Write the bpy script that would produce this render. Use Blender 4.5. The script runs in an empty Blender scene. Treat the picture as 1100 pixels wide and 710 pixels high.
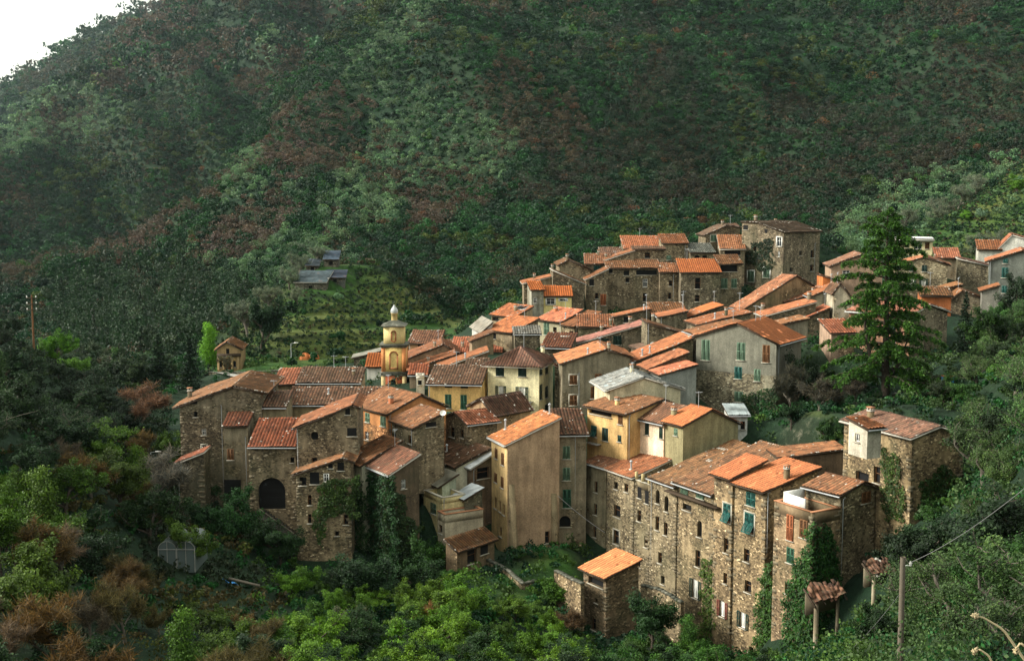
import bpy, math, random
import numpy as np
from mathutils import Vector
rad = math.radians
rng = np.random.default_rng(7)
random.seed(7)
SC = bpy.context.scene
COL = SC.collection

# ------------------------------------------------------------------ camera
FPX, HOR = 1300.0, 210.0
PITCH = math.atan((355 - HOR) / FPX)
cam_d = bpy.data.cameras.new('camera'); cam = bpy.data.objects.new('camera', cam_d); COL.objects.link(cam)
cam_d.sensor_width = 36; cam_d.lens = 36 * FPX / 1100; cam_d.clip_start = .5; cam_d.clip_end = 9000
cam.rotation_euler = (math.pi / 2 - PITCH, 0, 0)
SC.camera = cam
# ------------------------------------------------------------------ light
SUN = Vector((-.88, -.03, .54)).normalized()
sun_d = bpy.data.lights.new('sun', 'SUN'); sun = bpy.data.objects.new('sun', sun_d); COL.objects.link(sun)
sun_d.energy = 3.9; sun_d.angle = rad(20); sun_d.color = (1, .955, .86)
sun.rotation_euler = SUN.to_track_quat('Z', 'Y').to_euler(); sun.location = (0, 0, 80)
W = bpy.data.worlds.new('World'); SC.world = W; W.use_nodes = True
nt = W.node_tree; nt.nodes.clear()
sky = nt.nodes.new('ShaderNodeTexSky'); sky.sky_type = 'NISHITA'; sky.sun_disc = False
sky.sun_elevation = math.asin(SUN.z); sky.sun_rotation = math.atan2(SUN.x, SUN.y)
sky.dust_density = 4; sky.air_density = 1.2
mixs = nt.nodes.new('ShaderNodeMixRGB'); mixs.inputs[0].default_value = .6
mixs.inputs[2].default_value = (16.4, 16.8, 14.6, 1)          # thin bright cloud over the whole sky
bg = nt.nodes.new('ShaderNodeBackground'); bg.inputs[1].default_value = .068
wo = nt.nodes.new('ShaderNodeOutputWorld')
nt.links.new(sky.outputs[0], mixs.inputs[1]); nt.links.new(mixs.outputs[0], bg.inputs[0]); nt.links.new(bg.outputs[0], wo.inputs[0])
SC.view_settings.view_transform = 'Standard'; SC.view_settings.look = 'None'
SC.view_settings.exposure = 0.86; SC.view_settings.gamma = 1
SC.view_settings.use_curve_mapping = False
SC.cycles.volume_bounces = 0; SC.cycles.max_bounces = 5; SC.cycles.diffuse_bounces = 3
SC.cycles.transparent_max_bounces = 4; SC.cycles.use_denoising = True

# ------------------------------------------------------------------ pixel <-> world (design aid: real distances are given as Y)
CP, SP = math.cos(PITCH), math.sin(PITCH)
def ray(px, py):
    dx, dy = (px - 550) / FPX, (355 - py) / FPX
    return np.array((dx, CP + dy * SP, -SP + dy * CP))
def P(px, py, Y):
    d = ray(px, py); return d * (Y / d[1])
def proj(p):
    p = np.asarray(p, float); x, y, z = p[..., 0], p[..., 1], p[..., 2]
    dep = y * CP - z * SP; up = y * SP + z * CP
    return 550 + FPX * x / dep, 355 - FPX * up / dep

# ------------------------------------------------------------------ mesh builder
class MB:
    def __init__(s): s.V = []; s.n = 0; s.parts = []
    def add(s, V, F, mi=0, uv=None, rnd=None, colr=None):
        V = np.asarray(V, float).reshape(-1, 3); F = np.asarray(F, np.int64)
        m = len(F)
        uvl = np.zeros((F.size, 2)) if uv is None else np.asarray(uv, float)[F.ravel()]
        r = rng.random(m) if rnd is None else np.broadcast_to(rnd, (m,))
        c = np.ones((m, 3)) if colr is None else np.broadcast_to(colr, (m, 3))
        s.V.append(V); s.parts.append((F + s.n, np.broadcast_to(mi, (m,)), uvl, r, c)); s.n += len(V)
    def box(s, c, dx, dy, dz, mi=0, rnd=None):
        c, dx, dy, dz = (np.asarray(q, float) for q in (c, dx, dy, dz))
        V = [c + i * dx + j * dy + k * dz for k in (-1, 1) for j in (-1, 1) for i in (-1, 1)]
        F = [(0, 2, 3, 1), (4, 5, 7, 6), (0, 1, 5, 4), (2, 6, 7, 3), (0, 4, 6, 2), (1, 3, 7, 5)]
        s.add(V, F, mi, rnd=rnd)
    def quad(s, a, b, c, d, mi=0, uv=None, rnd=None): s.add([a, b, c, d], [(0, 1, 2, 3)], mi, uv, rnd)
    def tube(s, pts, rr, n=6, mi=0, cap=True):
        pts = np.asarray(pts, float); k = len(pts); rr = np.broadcast_to(rr, (k,))
        T = np.gradient(pts, axis=0); T /= np.linalg.norm(T, axis=1)[:, None] + 1e-9
        ref = np.array((0., 0, 1)) if abs(T[0][2]) < .9 else np.array((1., 0, 0))
        A = np.cross(T, ref); A /= np.linalg.norm(A, axis=1)[:, None] + 1e-9; B = np.cross(T, A)
        th = np.arange(n) * 2 * math.pi / n
        V = pts[:, None] + rr[:, None, None] * (np.cos(th)[None, :, None] * A[:, None] + np.sin(th)[None, :, None] * B[:, None])
        idx = np.arange(k * n).reshape(k, n); a, b = idx[:-1], idx[1:]
        F = np.stack([a, np.roll(a, -1, 1), np.roll(b, -1, 1), b], -1).reshape(-1, 4)
        s.add(V.reshape(-1, 3), F, mi)
        if cap: 
            if n == 4: s.add(V[-1], [(0, 1, 2, 3)], mi)
            elif n == 6: s.add(V[-1], [(0, 1, 2, 3), (0, 3, 4, 5)], mi)
    def lathe(s, c, prof, n=12, mi=0):
        c = np.asarray(c, float); th = np.arange(n) * 2 * math.pi / n
        V = np.array([[c + (r * math.cos(t), r * math.sin(t), z) for t in th] for r, z in prof])
        k = len(prof); idx = np.arange(k * n).reshape(k, n); a, b = idx[:-1], idx[1:]
        s.add(V.reshape(-1, 3), np.stack([a, np.roll(a, -1, 1), np.roll(b, -1, 1), b], -1).reshape(-1, 4), mi)
    def build(s, name, mats, parent=None, color=None, smooth=False):
        me = bpy.data.meshes.new(name)
        V = np.concatenate(s.V) if s.V else np.zeros((0, 3))
        me.vertices.add(len(V)); me.vertices.foreach_set('co', V.astype(np.float32).ravel())
        lt = np.concatenate([np.full(len(p[0]), p[0].shape[1]) for p in s.parts]).astype(np.int32)
        li = np.concatenate([p[0].ravel() for p in s.parts]).astype(np.int32)
        me.loops.add(len(li)); me.loops.foreach_set('vertex_index', li)
        me.polygons.add(len(lt)); st = np.concatenate([[0], np.cumsum(lt)[:-1]]).astype(np.int32)
        me.polygons.foreach_set('loop_start', st); me.polygons.foreach_set('loop_total', lt)
        me.polygons.foreach_set('material_index', np.concatenate([p[1] for p in s.parts]).astype(np.int32))
        if smooth: me.polygons.foreach_set('use_smooth', np.ones(len(lt), bool))
        uv = me.uv_layers.new(name='UVMap'); uv.data.foreach_set('uv', np.concatenate([p[2] for p in s.parts]).astype(np.float32).ravel())
        at = me.attributes.new('rnd', 'FLOAT', 'FACE'); at.data.foreach_set('value', np.concatenate([p[3] for p in s.parts]).astype(np.float32))
        cc = np.concatenate([p[4] for p in s.parts])
        if cc.min() < 1:
            at = me.attributes.new('tint', 'FLOAT_VECTOR', 'FACE'); at.data.foreach_set('vector', cc.astype(np.float32).ravel())
        me.update(calc_edges=True); me.validate()
        for m in (mats if isinstance(mats, (list, tuple)) else [mats]): me.materials.append(M[m] if isinstance(m, str) else m)
        o = bpy.data.objects.new(name, me); COL.objects.link(o)
        if parent is not None: o.parent = parent
        if color is not None: o.color = (*color, 1)
        return o
def tag(o, label=None, cat=None, group=None, kind=None):
    if label: o['label'] = label
    if cat: o['category'] = cat
    if group: o['group'] = group
    if kind: o['kind'] = kind
    return o
def empty(name, loc, label, cat, group=None):
    o = bpy.data.objects.new(name, None); COL.objects.link(o); o.location = tuple(loc); o.empty_display_size = .5
    return tag(o, label, cat, group)
class Thing:
    """an Empty at the base; parts are given in world coordinates and moved under it"""
    def __init__(s, name, loc, label, cat, group=None):
        s.loc = np.asarray(loc, float); s.o = empty(name, loc, label, cat, group)
    def part(s, mb, name, mats, parent=None, color=None, smooth=False):
        if not mb.parts: return None
        mb.V = [v - s.loc for v in mb.V]
        return mb.build(name, mats, parent or s.o, color, smooth)

# ------------------------------------------------------------------ materials
M = {}
def mat(name, rough=.85):
    m = bpy.data.materials.new(name); m.use_nodes = True; t = m.node_tree
    b = t.nodes['Principled BSDF']; b.inputs['Roughness'].default_value = rough
    b.inputs['Specular IOR Level'].default_value = .25
    M[name] = m; return m, t, b
def N(t, kind, **kw):
    n = t.nodes.new('ShaderNode' + kind)
    for k, v in kw.items():
        if k.startswith('i'):
            n.inputs[int(k[1:])].default_value = v
        else: setattr(n, k, v)
    return n
def LK(t, a, b): t.links.new(a, b)
def ramp(t, src, stops, interp='LINEAR'):
    r = t.nodes.new('ShaderNodeValToRGB'); r.color_ramp.interpolation = interp; e = r.color_ramp.elements
    while len(e) < len(stops): e.new(.5)
    for q, (p, c) in zip(e, stops): q.position = p; q.color = (*(c if isinstance(c, tuple) else (c,) * 3), 1)
    LK(t, src, r.inputs[0]); return r.outputs[0]
def mix(t, a, b, f, mode='MIX'):
    m = t.nodes.new('ShaderNodeMixRGB'); m.blend_type = mode
    for i, q in ((0, f), (1, a), (2, b)):
        if hasattr(q, 'is_linked') or hasattr(q, 'links'): LK(t, q, m.inputs[i])
        elif isinstance(q, (int, float)): m.inputs[i].default_value = q if i == 0 else (q, q, q, 1)
        else: m.inputs[i].default_value = (*q, 1)
    return m.outputs[0]
def plain(name, c, rough=.8, metal=0):
    m, t, b = mat(name, rough); b.inputs['Base Color'].default_value = (*c, 1); b.inputs['Metallic'].default_value = metal
    tc = N(t, 'TexCoord'); nz = N(t, 'TexNoise'); nz.inputs['Scale'].default_value = 3.; nz.inputs['Detail'].default_value = 6
    LK(t, tc.outputs['Object'], nz.inputs['Vector'])
    LK(t, mix(t, tuple(q * .6 for q in c), tuple(min(1, q * 1.3) for q in c), nz.outputs[0]), b.inputs['Base Color'])
for nm, c, r in (('dark', (.008, .008, .008), .9), ('mortar', (.46, .43, .37), .9), ('wood_dark', (.05, .033, .02), .8), ('wood_brown', (.16, .075, .03), .7),
                 ('white_paint', (.72, .71, .66), .6), ('green_paint', (.035, .11, .065), .5), ('dark_green_paint', (.014, .04, .03), .5), ('pale_green_paint', (.12, .2, .13), .6),
                 ('red_paint', (.16, .04, .03), .6), ('teal_paint', (.02, .10, .085), .5), ('zinc', (.38, .40, .41), .5), ('dark_metal', (.035, .045, .04), .55),
                 ('brick', (.36, .12, .05), .85), ('blue_sheet', (.03, .22, .55), .5), ('wood_grey', (.12, .10, .075), .85), ('bark', (.055, .043, .032), .9),
                 ('bark_pale', (.11, .095, .075), .9), ('stone_pale', (.40, .37, .30), .9), ('concrete', (.33, .32, .29), .9), ('orange_sheet', (.42, .13, .035), .7),
                 ('dome', (.40, .43, .42), .4), ('straw', (.42, .34, .2), .9), ('curtain', (.6, .6, .55), .9), ('wire', (.2, .2, .2), .6), ('pot', (.35, .16, .08), .8), ('quoin', (.17, .14, .09), .9)):
    plain(nm, c, r)
_, t, b = mat('glass', .12); b.inputs['Base Color'].default_value = (.02, .025, .03, 1); b.inputs['Specular IOR Level'].default_value = .6
_, t, b = mat('film', .4); b.inputs['Base Color'].default_value = (.10, .125, .12, 1)

def wall_mat(name, stone, patch):
    """stone: share of bare masonry; patch: plaster fallen off in places"""
    m, t, b = mat(name, .92)
    uv = N(t, 'UVMap'); oi = N(t, 'ObjectInfo'); geo = N(t, 'NewGeometry')
    mp = N(t, 'Mapping'); mp.inputs['Scale'].default_value = (1, 1.6, 1); LK(t, uv.outputs[0], mp.inputs[0])
    nzv = N(t, 'TexNoise'); nzv.inputs['Scale'].default_value = 1.3; LK(t, mp.outputs[0], nzv.inputs['Vector'])
    off = N(t, 'VectorMath', operation='ADD'); sc = N(t, 'VectorMath', operation='SCALE'); sc.inputs['Scale'].default_value = .35
    LK(t, nzv.outputs['Color'], sc.inputs[0]); LK(t, mp.outputs[0], off.inputs[0]); LK(t, sc.outputs[0], off.inputs[1])
    vo = N(t, 'TexVoronoi', feature='F1'); vo.inputs['Scale'].default_value = 4.4; LK(t, off.outputs[0], vo.inputs['Vector'])
    ve = N(t, 'TexVoronoi', feature='DISTANCE_TO_EDGE'); ve.inputs['Scale'].default_value = 4.4; LK(t, off.outputs[0], ve.inputs['Vector'])
    sep = N(t, 'SeparateColor'); LK(t, vo.outputs['Color'], sep.inputs[0])
    scol = ramp(t, sep.outputs[0], [(0, (.10, .095, .085)), (.3, (.27, .25, .22)), (.7, (.42, .39, .33)), (.93, (.56, .53, .46)), (.97, (.9, .88, .8)), (1, (1.35, 1.33, 1.25))])
    joint = ramp(t, ve.outputs[0], [(0, .45), (.05, 1.0)])
    scol = mix(t, scol, joint, 1., 'MULTIPLY')
    # blotches, rain streaks
    pn = N(t, 'TexNoise'); pn.inputs['Scale'].default_value = .35; pn.inputs['Detail'].default_value = 8; pn.inputs['Roughness'].default_value = .65; LK(t, geo.outputs['Position'], pn.inputs['Vector'])
    st = N(t, 'Mapping'); st.inputs['Scale'].default_value = (1.6, .16, 1); LK(t, uv.outputs[0], st.inputs[0])
    sn = N(t, 'TexNoise'); sn.inputs['Scale'].default_value = 1.; sn.inputs['Detail'].default_value = 5; LK(t, st.outputs[0], sn.inputs['Vector'])
    stain = mix(t, ramp(t, pn.outputs[0], [(.32, .28), (.5, .8), (.68, 1.3)]), ramp(t, sn.outputs[0], [(.3, .5), (.6, 1.1)]), 1., 'MULTIPLY')
    fine = N(t, 'TexNoise'); fine.inputs['Scale'].default_value = 6; fine.inputs['Detail'].default_value = 4; LK(t, geo.outputs['Position'], fine.inputs['Vector'])
    plast = mix(t, oi.outputs['Color'], ramp(t, fine.outputs[0], [(.3, .75), (.7, 1.15)]), 1., 'MULTIPLY')
    stonec = mix(t, mix(t, oi.outputs['Color'], (.9, .8, .65), .12), scol, 1., 'MULTIPLY')
    stonec = mix(t, stonec, (2.3, 2.25, 2.15), 1., 'MULTIPLY')
    if stone >= 1:
        # a little old render left on the stone
        c = mix(t, stonec, mix(t, oi.outputs['Color'], (1.25, 1.2, 1.1), 1., 'MULTIPLY'), ramp(t, pn.outputs[0], [(.53, 0.), (.58, .7)]))
    elif patch:
        c = mix(t, stonec, plast, ramp(t, pn.outputs[0], [(.40, 0.), (.47, 1.)]))
    else:
        c = mix(t, stonec, plast, ramp(t, pn.outputs[0], [(.26, .3), (.31, 1.)]))
    c = mix(t, c, stain, .85 if stone >= .5 or patch else .6, 'MULTIPLY')
    if stone >= 1 or patch:   # damp green
        gn = N(t, 'TexNoise'); gn.inputs['Scale'].default_value = .16; gn.inputs['Detail'].default_value = 6; LK(t, geo.outputs['Position'], gn.inputs['Vector'])
        c = mix(t, c, (.05, .06, .028), ramp(t, gn.outputs[0], [(.5, 0.), (.7, .5)]))
    LK(t, c, b.inputs['Base Color'])
    bp = N(t, 'Bump'); bp.inputs['Strength'].default_value = .5 if stone >= 1 else .2; bp.inputs['Distance'].default_value = .06
    LK(t, ve.outputs[0] if stone >= 1 else fine.outputs[0], bp.inputs['Height']); LK(t, bp.outputs[0], b.inputs['Normal'])
wall_mat('stone', 1, 0); wall_mat('patchy', .5, 1); wall_mat('plaster', 0, 0)

def tile_mat(name, spread, moss, tiled=True):
    m, t, b = mat(name, .8)
    oi = N(t, 'ObjectInfo'); at = N(t, 'Attribute', attribute_name='rnd'); geo = N(t, 'NewGeometry')
    c = mix(t, oi.outputs['Color'], ramp(t, at.outputs['Fac'], [(0, (1 - spread,) * 3), (.5, (.95, .92, .9)), (.85, (1 + spread * .5, 1 + spread * .3, 1 + spread * .2)), (1, (1.25 + spread * .6, 1.3 + spread, 1.3 + spread * 1.4))]), 1., 'MULTIPLY')
    pn = N(t, 'TexNoise'); pn.inputs['Scale'].default_value = .55; pn.inputs['Detail'].default_value = 9; pn.inputs['Roughness'].default_value = .7; LK(t, geo.outputs['Position'], pn.inputs['Vector'])
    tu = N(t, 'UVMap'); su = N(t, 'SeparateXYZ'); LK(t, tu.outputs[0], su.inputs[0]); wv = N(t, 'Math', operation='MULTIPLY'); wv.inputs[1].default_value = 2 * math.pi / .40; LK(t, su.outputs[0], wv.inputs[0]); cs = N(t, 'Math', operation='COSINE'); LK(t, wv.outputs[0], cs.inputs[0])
    c = mix(t, c, ramp(t, cs.outputs[0], [(.0, 1.18), (.3, 1.), (.75, .45), (1., .34)]), .85, 'MULTIPLY')   # stripes: darker in the channels between the cover tiles, lighter on their crowns
    c = mix(t, c, ramp(t, pn.outputs[0], [(.3, (.5, .47, .45)), (.5, (.95, .95, .95)), (.7, (1.15, 1.12, 1.1))]), min(1, .35 + moss), 'MULTIPLY')
    n2 = N(t, 'TexNoise'); n2.inputs['Scale'].default_value = 1.7; n2.inputs['Detail'].default_value = 8; n2.inputs['Roughness'].default_value = .75; LK(t, geo.outputs['Position'], n2.inputs['Vector'])
    if moss > 0:
        c = mix(t, c, (.075, .07, .04), ramp(t, n2.outputs[0], [(.50, 0.), (.68, moss * .8)]))
        n3 = N(t, 'TexNoise'); n3.inputs['Scale'].default_value = 4.5; n3.inputs['Detail'].default_value = 4; LK(t, geo.outputs['Position'], n3.inputs['Vector'])
        c = mix(t, c, (.30, .22, .15), ramp(t, n3.outputs[0], [(.66, 0.), (.74, moss * .6)]))
    LK(t, c, b.inputs['Base Color'])
tile_mat('tile_clean', .25, .06); tile_mat('tile_mid', .45, .6); tile_mat('tile_old', .55, .85)
def sheet_mat():
    m, t, b = mat('sheet', .55); oi = N(t, 'ObjectInfo'); geo = N(t, 'NewGeometry')
    pn = N(t, 'TexNoise'); pn.inputs['Scale'].default_value = .9; pn.inputs['Detail'].default_value = 9; LK(t, geo.outputs['Position'], pn.inputs['Vector'])
    c = mix(t, oi.outputs['Color'], ramp(t, pn.outputs[0], [(.35, .55), (.55, 1.), (.7, 1.2)]), 1., 'MULTIPLY')
    c = mix(t, c, (.2, .08, .03), ramp(t, pn.outputs[0], [(.62, 0.), (.72, .5)]))
    LK(t, c, b.inputs['Base Color'])
sheet_mat()
def leaf_mat(name, objcol, trans=.25):
    m, t, b = mat(name, .6)
    at = N(t, 'Attribute', attribute_name='rnd')
    if objcol: src = N(t, 'ObjectInfo').outputs['Color']
    else: src = N(t, 'Attribute', attribute_name='tint').outputs['Color']
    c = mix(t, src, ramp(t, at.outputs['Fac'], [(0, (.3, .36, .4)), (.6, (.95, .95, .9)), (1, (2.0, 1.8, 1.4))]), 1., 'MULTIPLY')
    LK(t, c, b.inputs['Base Color'])
    if trans:
        tr = N(t, 'BsdfTranslucent'); LK(t, c, tr.inputs[0]); ms = N(t, 'MixShader', i0=trans)
        LK(t, b.outputs[0], ms.inputs[1]); LK(t, tr.outputs[0], ms.inputs[2]); LK(t, ms.outputs[0], t.nodes['Material Output'].inputs[0])
leaf_mat('leaf', True); leaf_mat('leaf_tint', False)

def vnoise(x, y, s, seed=0):
    x = np.asarray(x, float) / s; y = np.asarray(y, float) / s
    xi, yi = np.floor(x).astype(np.int64), np.floor(y).astype(np.int64); fx, fy = x - xi, y - yi
    fx = fx * fx * (3 - 2 * fx); fy = fy * fy * (3 - 2 * fy)
    def h(a, b):
        n = (a * 374761393 + b * 668265263 + seed * 1442695041) & 0xffffffff
        n = ((n ^ (n >> 13)) * 1274126177) & 0xffffffff
        return ((n ^ (n >> 16)) & 0xffff) / 65535.
    return (h(xi, yi) * (1 - fx) + h(xi + 1, yi) * fx) * (1 - fy) + (h(xi, yi + 1) * (1 - fx) + h(xi + 1, yi + 1) * fx) * fy
def inpoly(x, y, poly):
    x = np.asarray(x, float); y = np.asarray(y, float); r = np.zeros(x.shape, bool)
    for (x0, y0), (x1, y1) in zip(poly, poly[1:] + poly[:1]):
        if y0 == y1: continue
        c = ((y0 > y) != (y1 > y)) & (x < (x1 - x0) * (y - y0) / (y1 - y0) + x0); r ^= c
    return r
# ------------------------------------------------------------------ houses
CTRL = []          # terrain control points gathered from the houses
FOOT = []          # footprints (4 xy corners)
HOUSES = {}
ROOFC = {'new': ((.47, .135, .035), 'tile_clean'), 'mid': ((.26, .095, .038), 'tile_mid'), 'old': ((.20, .088, .036), 'tile_old'),
         'moss': ((.15, .08, .048), 'tile_old'), 'pink': ((.40, .14, .07), 'tile_mid'), 'red': ((.24, .072, .032), 'tile_mid'),
         'slate': ((.33, .34, .34), 'tile_old'), 'brown': ((.15, .085, .055), 'tile_old'), 'stoneslab': ((.22, .21, .18), 'tile_old')}
SHEETC = {'white': (.66, .68, .68), 'zinc': (.40, .43, .43), 'dark': (.05, .055, .05), 'greyboard': (.24, .22, .17), 'flatgrey': (.3, .3, .28)}
UP = np.array((0., 0, 1))
def tiles(mb, O, A, D, wid, hfun, per=.40, course=.5, corr=.085, sag=.05, jit=.012, mi=0, flat=False):
    """O: middle of lower edge start; A across, D up the slope; hfun(s)->length up the slope at s"""
    Nn = np.cross(A, D); Nn /= np.linalg.norm(Nn)
    if Nn[2] < 0: Nn = -Nn
    per = per if wid < 30 else per * 1.3
    nc = max(2, int(round(wid / per))); hmax = max(hfun(wid * k / 8) for k in range(9)); nr = max(2, int(round(hmax / course)))
    prof = np.array([0, .75, 1., .75]) * corr
    s = np.linspace(0, wid, nc * 4 + 1); cz = np.append(np.tile(prof, nc), 0)
    T = np.repeat(np.linspace(0, 1, nr + 1), 2)[1:-1]                 # two rows of vertices per course
    stp = np.tile([.035, 0.], nr)
    hs = np.array([hfun(q) for q in s])
    S, TT = np.meshgrid(s, T); Hh = TT * hs[None, :]
    ph = rng.random(4) * 6.28
    sg = sag * (np.sin(S * 1.1 + ph[0]) * np.sin(Hh * .9 + ph[1]) + .5 * np.sin(S * .45 + ph[2] + Hh * .3)) + sag
    tj = np.repeat(rng.normal(0, jit, (nr, nc)), 4, axis=1); tj = np.concatenate([tj, tj[:, -1:]], 1); tj = np.repeat(tj, 2, axis=0)
    Z = cz[None, :] + stp[:, None] + sg + tj + .03
    V = np.asarray(O)[None, None] + S[..., None] * A + Hh[..., None] * D + Z[..., None] * Nn
    R_, C_ = S.shape; idx = np.arange(R_ * C_).reshape(R_, C_)
    F = np.stack([idx[:-1, :-1], idx[:-1, 1:], idx[1:, 1:], idx[1:, :-1]], -1)
    rt = np.clip(rng.random((nr, nc)) * .72 + rng.random((1, nc)) * .34 - .03, 0, 1)
    kr = np.minimum(np.arange(R_ - 1) // 2, nr - 1); kc = np.minimum(np.arange(C_ - 1) // 4, nc - 1)
    uv = np.stack([S.ravel() * (nc * .40 / wid), Hh.ravel()], -1)
    mb.add(V.reshape(-1, 3), F.reshape(-1, 4), mi, uv, rt[kr][:, kc].ravel())
def pt_on(O, n, px, py):
    d = ray(px, py); return d * (np.dot(O, n) / np.dot(d, n))

class House:
    def __init__(s, C, a, R, L):
        s.p0 = P(*C); s.a = rad(a); ca, sa = math.cos(s.a), math.sin(s.a)
        s.dR = np.array((ca, sa, 0.)); s.dL = np.array((-sa, ca, 0.)); s.z0 = s.p0[2]
        s.r = s.plen(R, s.dR); s.l = s.plen(L, s.dL)
        s.faces = {'R': (s.p0, s.dR, -s.dL, s.r), 'L': (s.p0, s.dL, -s.dR, s.l)}
    def plen(s, v, d):
        if v < 0: return -v
        u = (v - 550) / FPX; x, y, z = s.p0
        t = (u * (y * CP - z * SP) - x) / (d[0] - u * d[1] * CP)
        return float(min(60, max(1.2, t)))
    def zat(s, q, py):
        v = (355 - py) / FPX; return q[1] * (v * CP - SP) / (CP + v * SP)
    def hit(s, face, px, py, out=0.):
        O, d, n, ln = s.faces[face]; return pt_on(O, n, px, py) + n * out
    def uz(s, face, px, py):
        O, d, n, ln = s.faces[face]; q = pt_on(O, n, px, py); return float(np.dot(q - O, d)), float(q[2])

def wall_face(mb, O, d, ln, zb, tops, holes, n, split=None, mi=0, mi_low=1):
    O = np.array((O[0], O[1], 0.))
    zt = min(z for _, z in tops)
    us = sorted({0., ln, *[h[0] for h in holes], *[h[1] for h in holes]}); zs = {zb, zt, *[h[2] for h in holes], *[h[3] for h in holes]}
    if split and zb < split < zt: zs.add(split)
    zs = sorted(zs)
    off = rng.random() * 50
    def q(u0, u1, z0, z1, z1b=None):
        z1b = z1 if z1b is None else z1b
        V = [O + d * u0 + UP * z0, O + d * u1 + UP * z0, O + d * u1 + UP * z1b, O + d * u0 + UP * z1]
        uv = [(u0 + off, z0), (u1 + off, z0), (u1 + off, z1b), (u0 + off, z1)]
        mb.add(V, [(0, 1, 2, 3)], mi_low if split and (z0 + z1) / 2 < split else mi, uv)
    for i in range(len(us) - 1):
        for j in range(len(zs) - 1):
            um, zm = (us[i] + us[i + 1]) / 2, (zs[j] + zs[j + 1]) / 2
            if us[i + 1] - us[i] < 1e-5 or zs[j + 1] - zs[j] < 1e-5: continue
            if any(h[0] < um < h[1] and h[2] < zm < h[3] for h in holes): continue
            q(us[i], us[i + 1], zs[j], zs[j + 1])
    for (u0, z0), (u1, z1) in zip(tops, tops[1:]):
        if max(z0, z1) > zt + 1e-4: q(u0, u1, zt, z0, z1)
    for u0, u1, z0, z1 in holes:     # reveals
        a, b, c, e = (O + d * u + UP * z for u, z in ((u0, z0), (u1, z0), (u1, z1), (u0, z1)))
        k = -n * .42
        for p_, r_ in ((a, b), (b, c), (c, e), (e, a)):
            mb.add([p_, r_, r_ + k, p_ + k], [(0, 1, 2, 3)], mi, [(0, 0), (.5, 0), (.5, .4), (0, .4)])

WM = ['dark', 'glass', 'white_paint', 'wood_brown', 'stone_pale', 'green_paint', 'dark_green_paint', 'pale_green_paint', 'teal_paint', 'red_paint', 'curtain', 'brick', 'zinc']
WI = {m: i for i, m in enumerate(WM)}
SHC = {'g': 'dark_green_paint', 'G': 'dark_green_paint', 'v': 'pale_green_paint', 't': 'teal_paint', 'p': 'teal_paint', 'b': 'wood_brown', 'r': 'red_paint', 'h': 'green_paint'}
def leafpanel(mb, c, U, V_, Nn, w, h, mi):
    """a louvred shutter leaf centred on c"""
    for sx in (-1, 1): mb.box(c + U * (sx * (w / 2 - .035)), U * .035, V_ * (h / 2), Nn * .022, mi)
    for sz in (-1, 0, 1): mb.box(c + V_ * (sz * (h / 2 - .04)), U * (w / 2 - .07), V_ * .04, Nn * .022, mi)
    ns = max(4, int(h / .14)); tilt = V_ * .9 + Nn * .45
    for k in range(ns):
        mb.box(c + V_ * ((k + .5) / ns - .5) * (h - .12), U * (w / 2 - .07), tilt * .045, np.cross(U, tilt) * .008, mi)
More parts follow.
